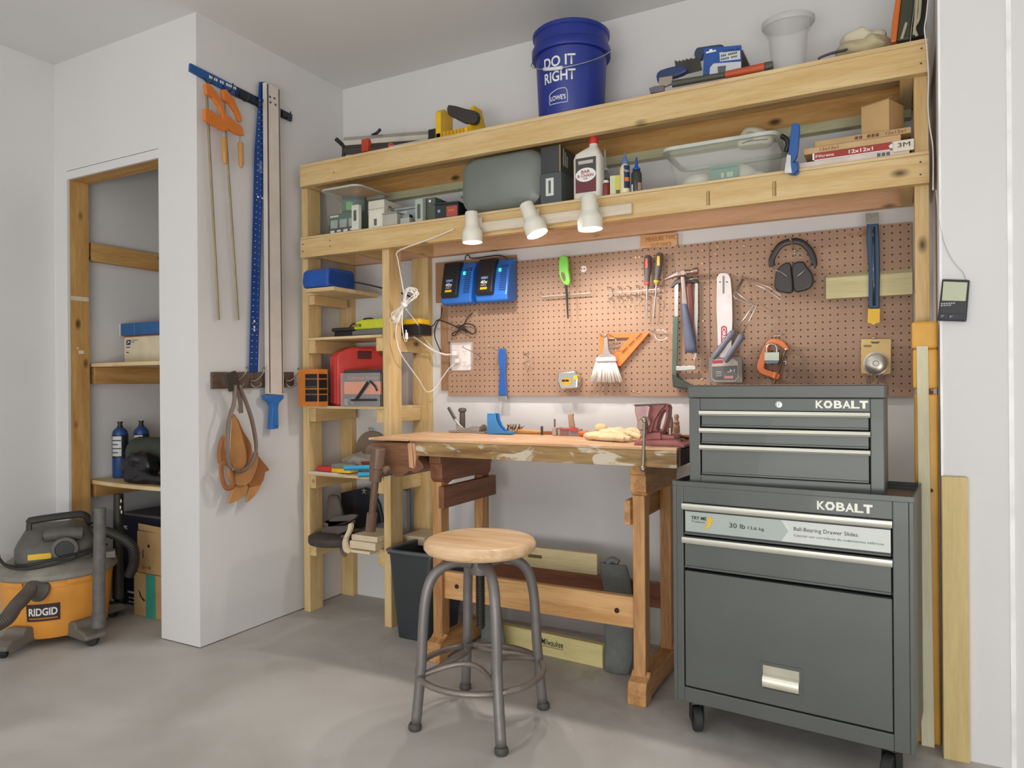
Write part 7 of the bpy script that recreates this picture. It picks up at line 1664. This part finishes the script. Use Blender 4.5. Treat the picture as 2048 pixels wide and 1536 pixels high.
M().lathe([(.010, 0), (.013, .03), (.0125, .05), (.010, .054), (.0115, .057), (.0115, .064), (.008, .068), (.007, .075), (.010, .084), (.008, .091), (0, .095)], c, seg=20).done('handle_body', wood('awl_wood', 'a98c78', '8b6c58', 'z', 0, .35), t, sm=40)
t = T('plane_handle', 'grey-brown handle of a hand plane resting behind the vise', 'handle', P(1342, 868, y=-.26))
M().trace([(1337, 836), (1342, 834), (1344, 840), (1343, 866), (1331, 868), (1334, 850)], -.26, .018, 2).done('grip', mat('plane_grip', '8c6a62', .4), t, bev=.003)
# =============================================================== by the pier
t = T('yellow_rail', 'tall yellow plastic ladder rail standing behind the pale strip, against the shelving post', 'plastic rail', (.08, -.45, 0))
YR = mat('rail_yellow', 'dca33a', .45, var=.05); 
yr = -.486-.0
ys_ = -.44
def yx(u, v): return P(u, v, y=-.44).x
M().box(P(1824, 700, y=-.43).x, .113, -.43, -.370, 1.18, 1.262).box(P(1826, 700, y=-.43).x, .113, -.429, -.371, 1.06, 1.18).done('rail_head', YR, t, bev=.008, bseg=3)
M().box(P(1828, 700, y=-.43).x, .113, -.429, -.371, .0, 1.045).done('rail_body', YR, t, bev=.006, bseg=3)
b = M()
for v in (981, 785): 
    p = P(1862, v, y=-.4295); b.lathe([(.006, 0), (.006, .001)], p, (0, -1, 0), 10)
b.done('rail_hole', mat('rail_hole', '5a3214', .7), t)
t = T('pale_wood_strip', 'long narrow pale wood strip leaning upright in front of the yellow rail', 'wood strip', (.07, -.48, 0))
a, c = P(1843, 1530, z=0), P(1846, 692, y=-.455)
p0, p1 = Vector((P(1843, 1500, y=-.445).x, -.447, 0)), Vector((P(1833, 692, y=-.44).x, -.438, P(1838, 692, y=-.44).z))
M().ext([p0, p0+Vector((.034, 0, 0)), p1+Vector((.030, 0, 0)), p1], (0, .006, 0)).done('strip', wood('strip_pale', 'd8d2b4', 'c8c09c', 'z', 0), t, bev=.001)
t = T('poplar_board', 'short wide yellow-green board standing upright against the white pier', 'board', (.2, -.50, 0))
xa, xb2 = P(1884, 1100, y=-.505).x, P(1937, 1100, y=-.505).x; zp = P(1910, 954, y=-.505).z
M().box(xa, xb2, -.506, -.4875, .0, zp).done('board', wood('poplar', 'd2bc86', 'c2aa72', 'z', .15), t, bev=.002)
# weather display
t = T('wall_display', 'small black wireless display hung slightly askew on the white pier', 'display', P(1906, 640, y=-.49))
dsp = [(1885, 558), (1940, 560), (1933, 643), (1875, 641)]
M().trace(dsp, -.505, .018).done('housing', mat('display_black', '222226', .35), t, bev=.003)
M().trace([(1887, 563), (1935, 565), (1931, 602), (1884, 601)], -.5062, .001).done('screen', mat('lcd', 'bcc0a2', .3, var=.03), t)
for px in ([(1879, 625), (1892, 626), (1891, 638), (1878, 637)], [(1896, 626), (1929, 627), (1927, 639), (1895, 638)]):
    M().trace(px, -.508, .003).done('button', mat('button_black', '2e2f36', .25), t, bev=.001)
    p = P(px[0][0]+4, px[0][1]+7, y=-.5085); M().box(p.x, p.x+.006, -.5086, -.508, p.z, p.z+.0015).box(p.x, p.x+.0012, -.5086, -.508, p.z-.004, p.z).done('button_mark', mat('mark_grey', 'a9a9b0', .4), t)
p = P(1882, 609, y=-.5062); txt('------', p, .034, .004, mat('mark_grey', 'a9a9b0', .4), t); p = P(1881, 612.5, y=-.5062); txt('----', p, .026, .003, mat('mark_grey', 'a9a9b0', .4), t)
cord('signal_wire', 'hair-thin white wire curving down the pier to the black display', [P(1872, 380, y=-.4885), P(1876, 425, y=-.4885), P(1884, 470, y=-.4885), P(1896, 505, y=-.4885), P(1912, 530, y=-.4885), P(1926, 545, y=-.4885), P(1932, 560, y=-.4895)], .0011, mat('wire_pale', 'bdbab4', .6))
cord('white_cable', 'thin white cable falling from the top shelf past the post', [P(1857, -10, y=-.372), P(1853, 30, y=-.372), P(1849, 60, y=-.372), P(1853, 90, y=-.371), P(1857, 150, y=-.371), P(1856, 210, y=-.371), P(1859, 250, y=-.371), P(1866, 300, y=-.372+.0), P(1866, 380, y=-.45)], .002, WC)

# ---------------------------------------------------------------- groups of like things
GROUPS = {'spot_lamp': 'spot lamps over the bench', 'bar_clamp': 'bar clamps on the blue rail', 'air_filter': 'stacked air filters',
 'dust_mask': 'dust masks in the clear tote', 'screwdriver': 'screwdrivers in the wire rack', 'claw_hammer': 'hammers on the pegboard',
 'wood_offcut': 'wood blocks on the tower shelf', 'work_glove': 'leather gloves on the bench', 'closet_shelf': 'closet shelves',
 'small_carton': 'small cartons on the lower long shelf', 'wire_hook': 'wire hooks on the pegboard', 'power_cord': 'white cords by the tower',
 'charger_cord': 'black cords by the chargers', 'cord_bundle': 'tied cord bundles', 'pegboard': 'pegboard panels', 'notched_trowel': 'notched trowels on the top shelf',
 'cardboard_carton': 'brown cartons in the closet', 'padded_sleeve': 'grey sleeves under the bench', 'wooden_level': 'wooden levels under the bench',
 'vacuum_wand': 'vacuum tubes', 'caulking_tool': 'cyan tools on the tower shelf', 'wire_rack': 'wire racks on the pegboard', 'parts_box': 'parts boxes on the lower long shelf',
 'green_carton': 'green cartons in the clear bin', 'pry_bar': 'pry bars on the pegboard', 'peg_screw': 'loose pegs on the pegboard'}
for o in scene.objects:
    if o.parent is None and 'category' in o and 'group' not in o:
        g = GROUPS.get(o.name.split('.')[0])
        if o.name.split('.')[0] == 'battery_charger':
            g = 'wall chargers on the pegboard' if 'pegboard' in o['label'] else 'chargers on the tower shelves'
        if g: o['group'] = g
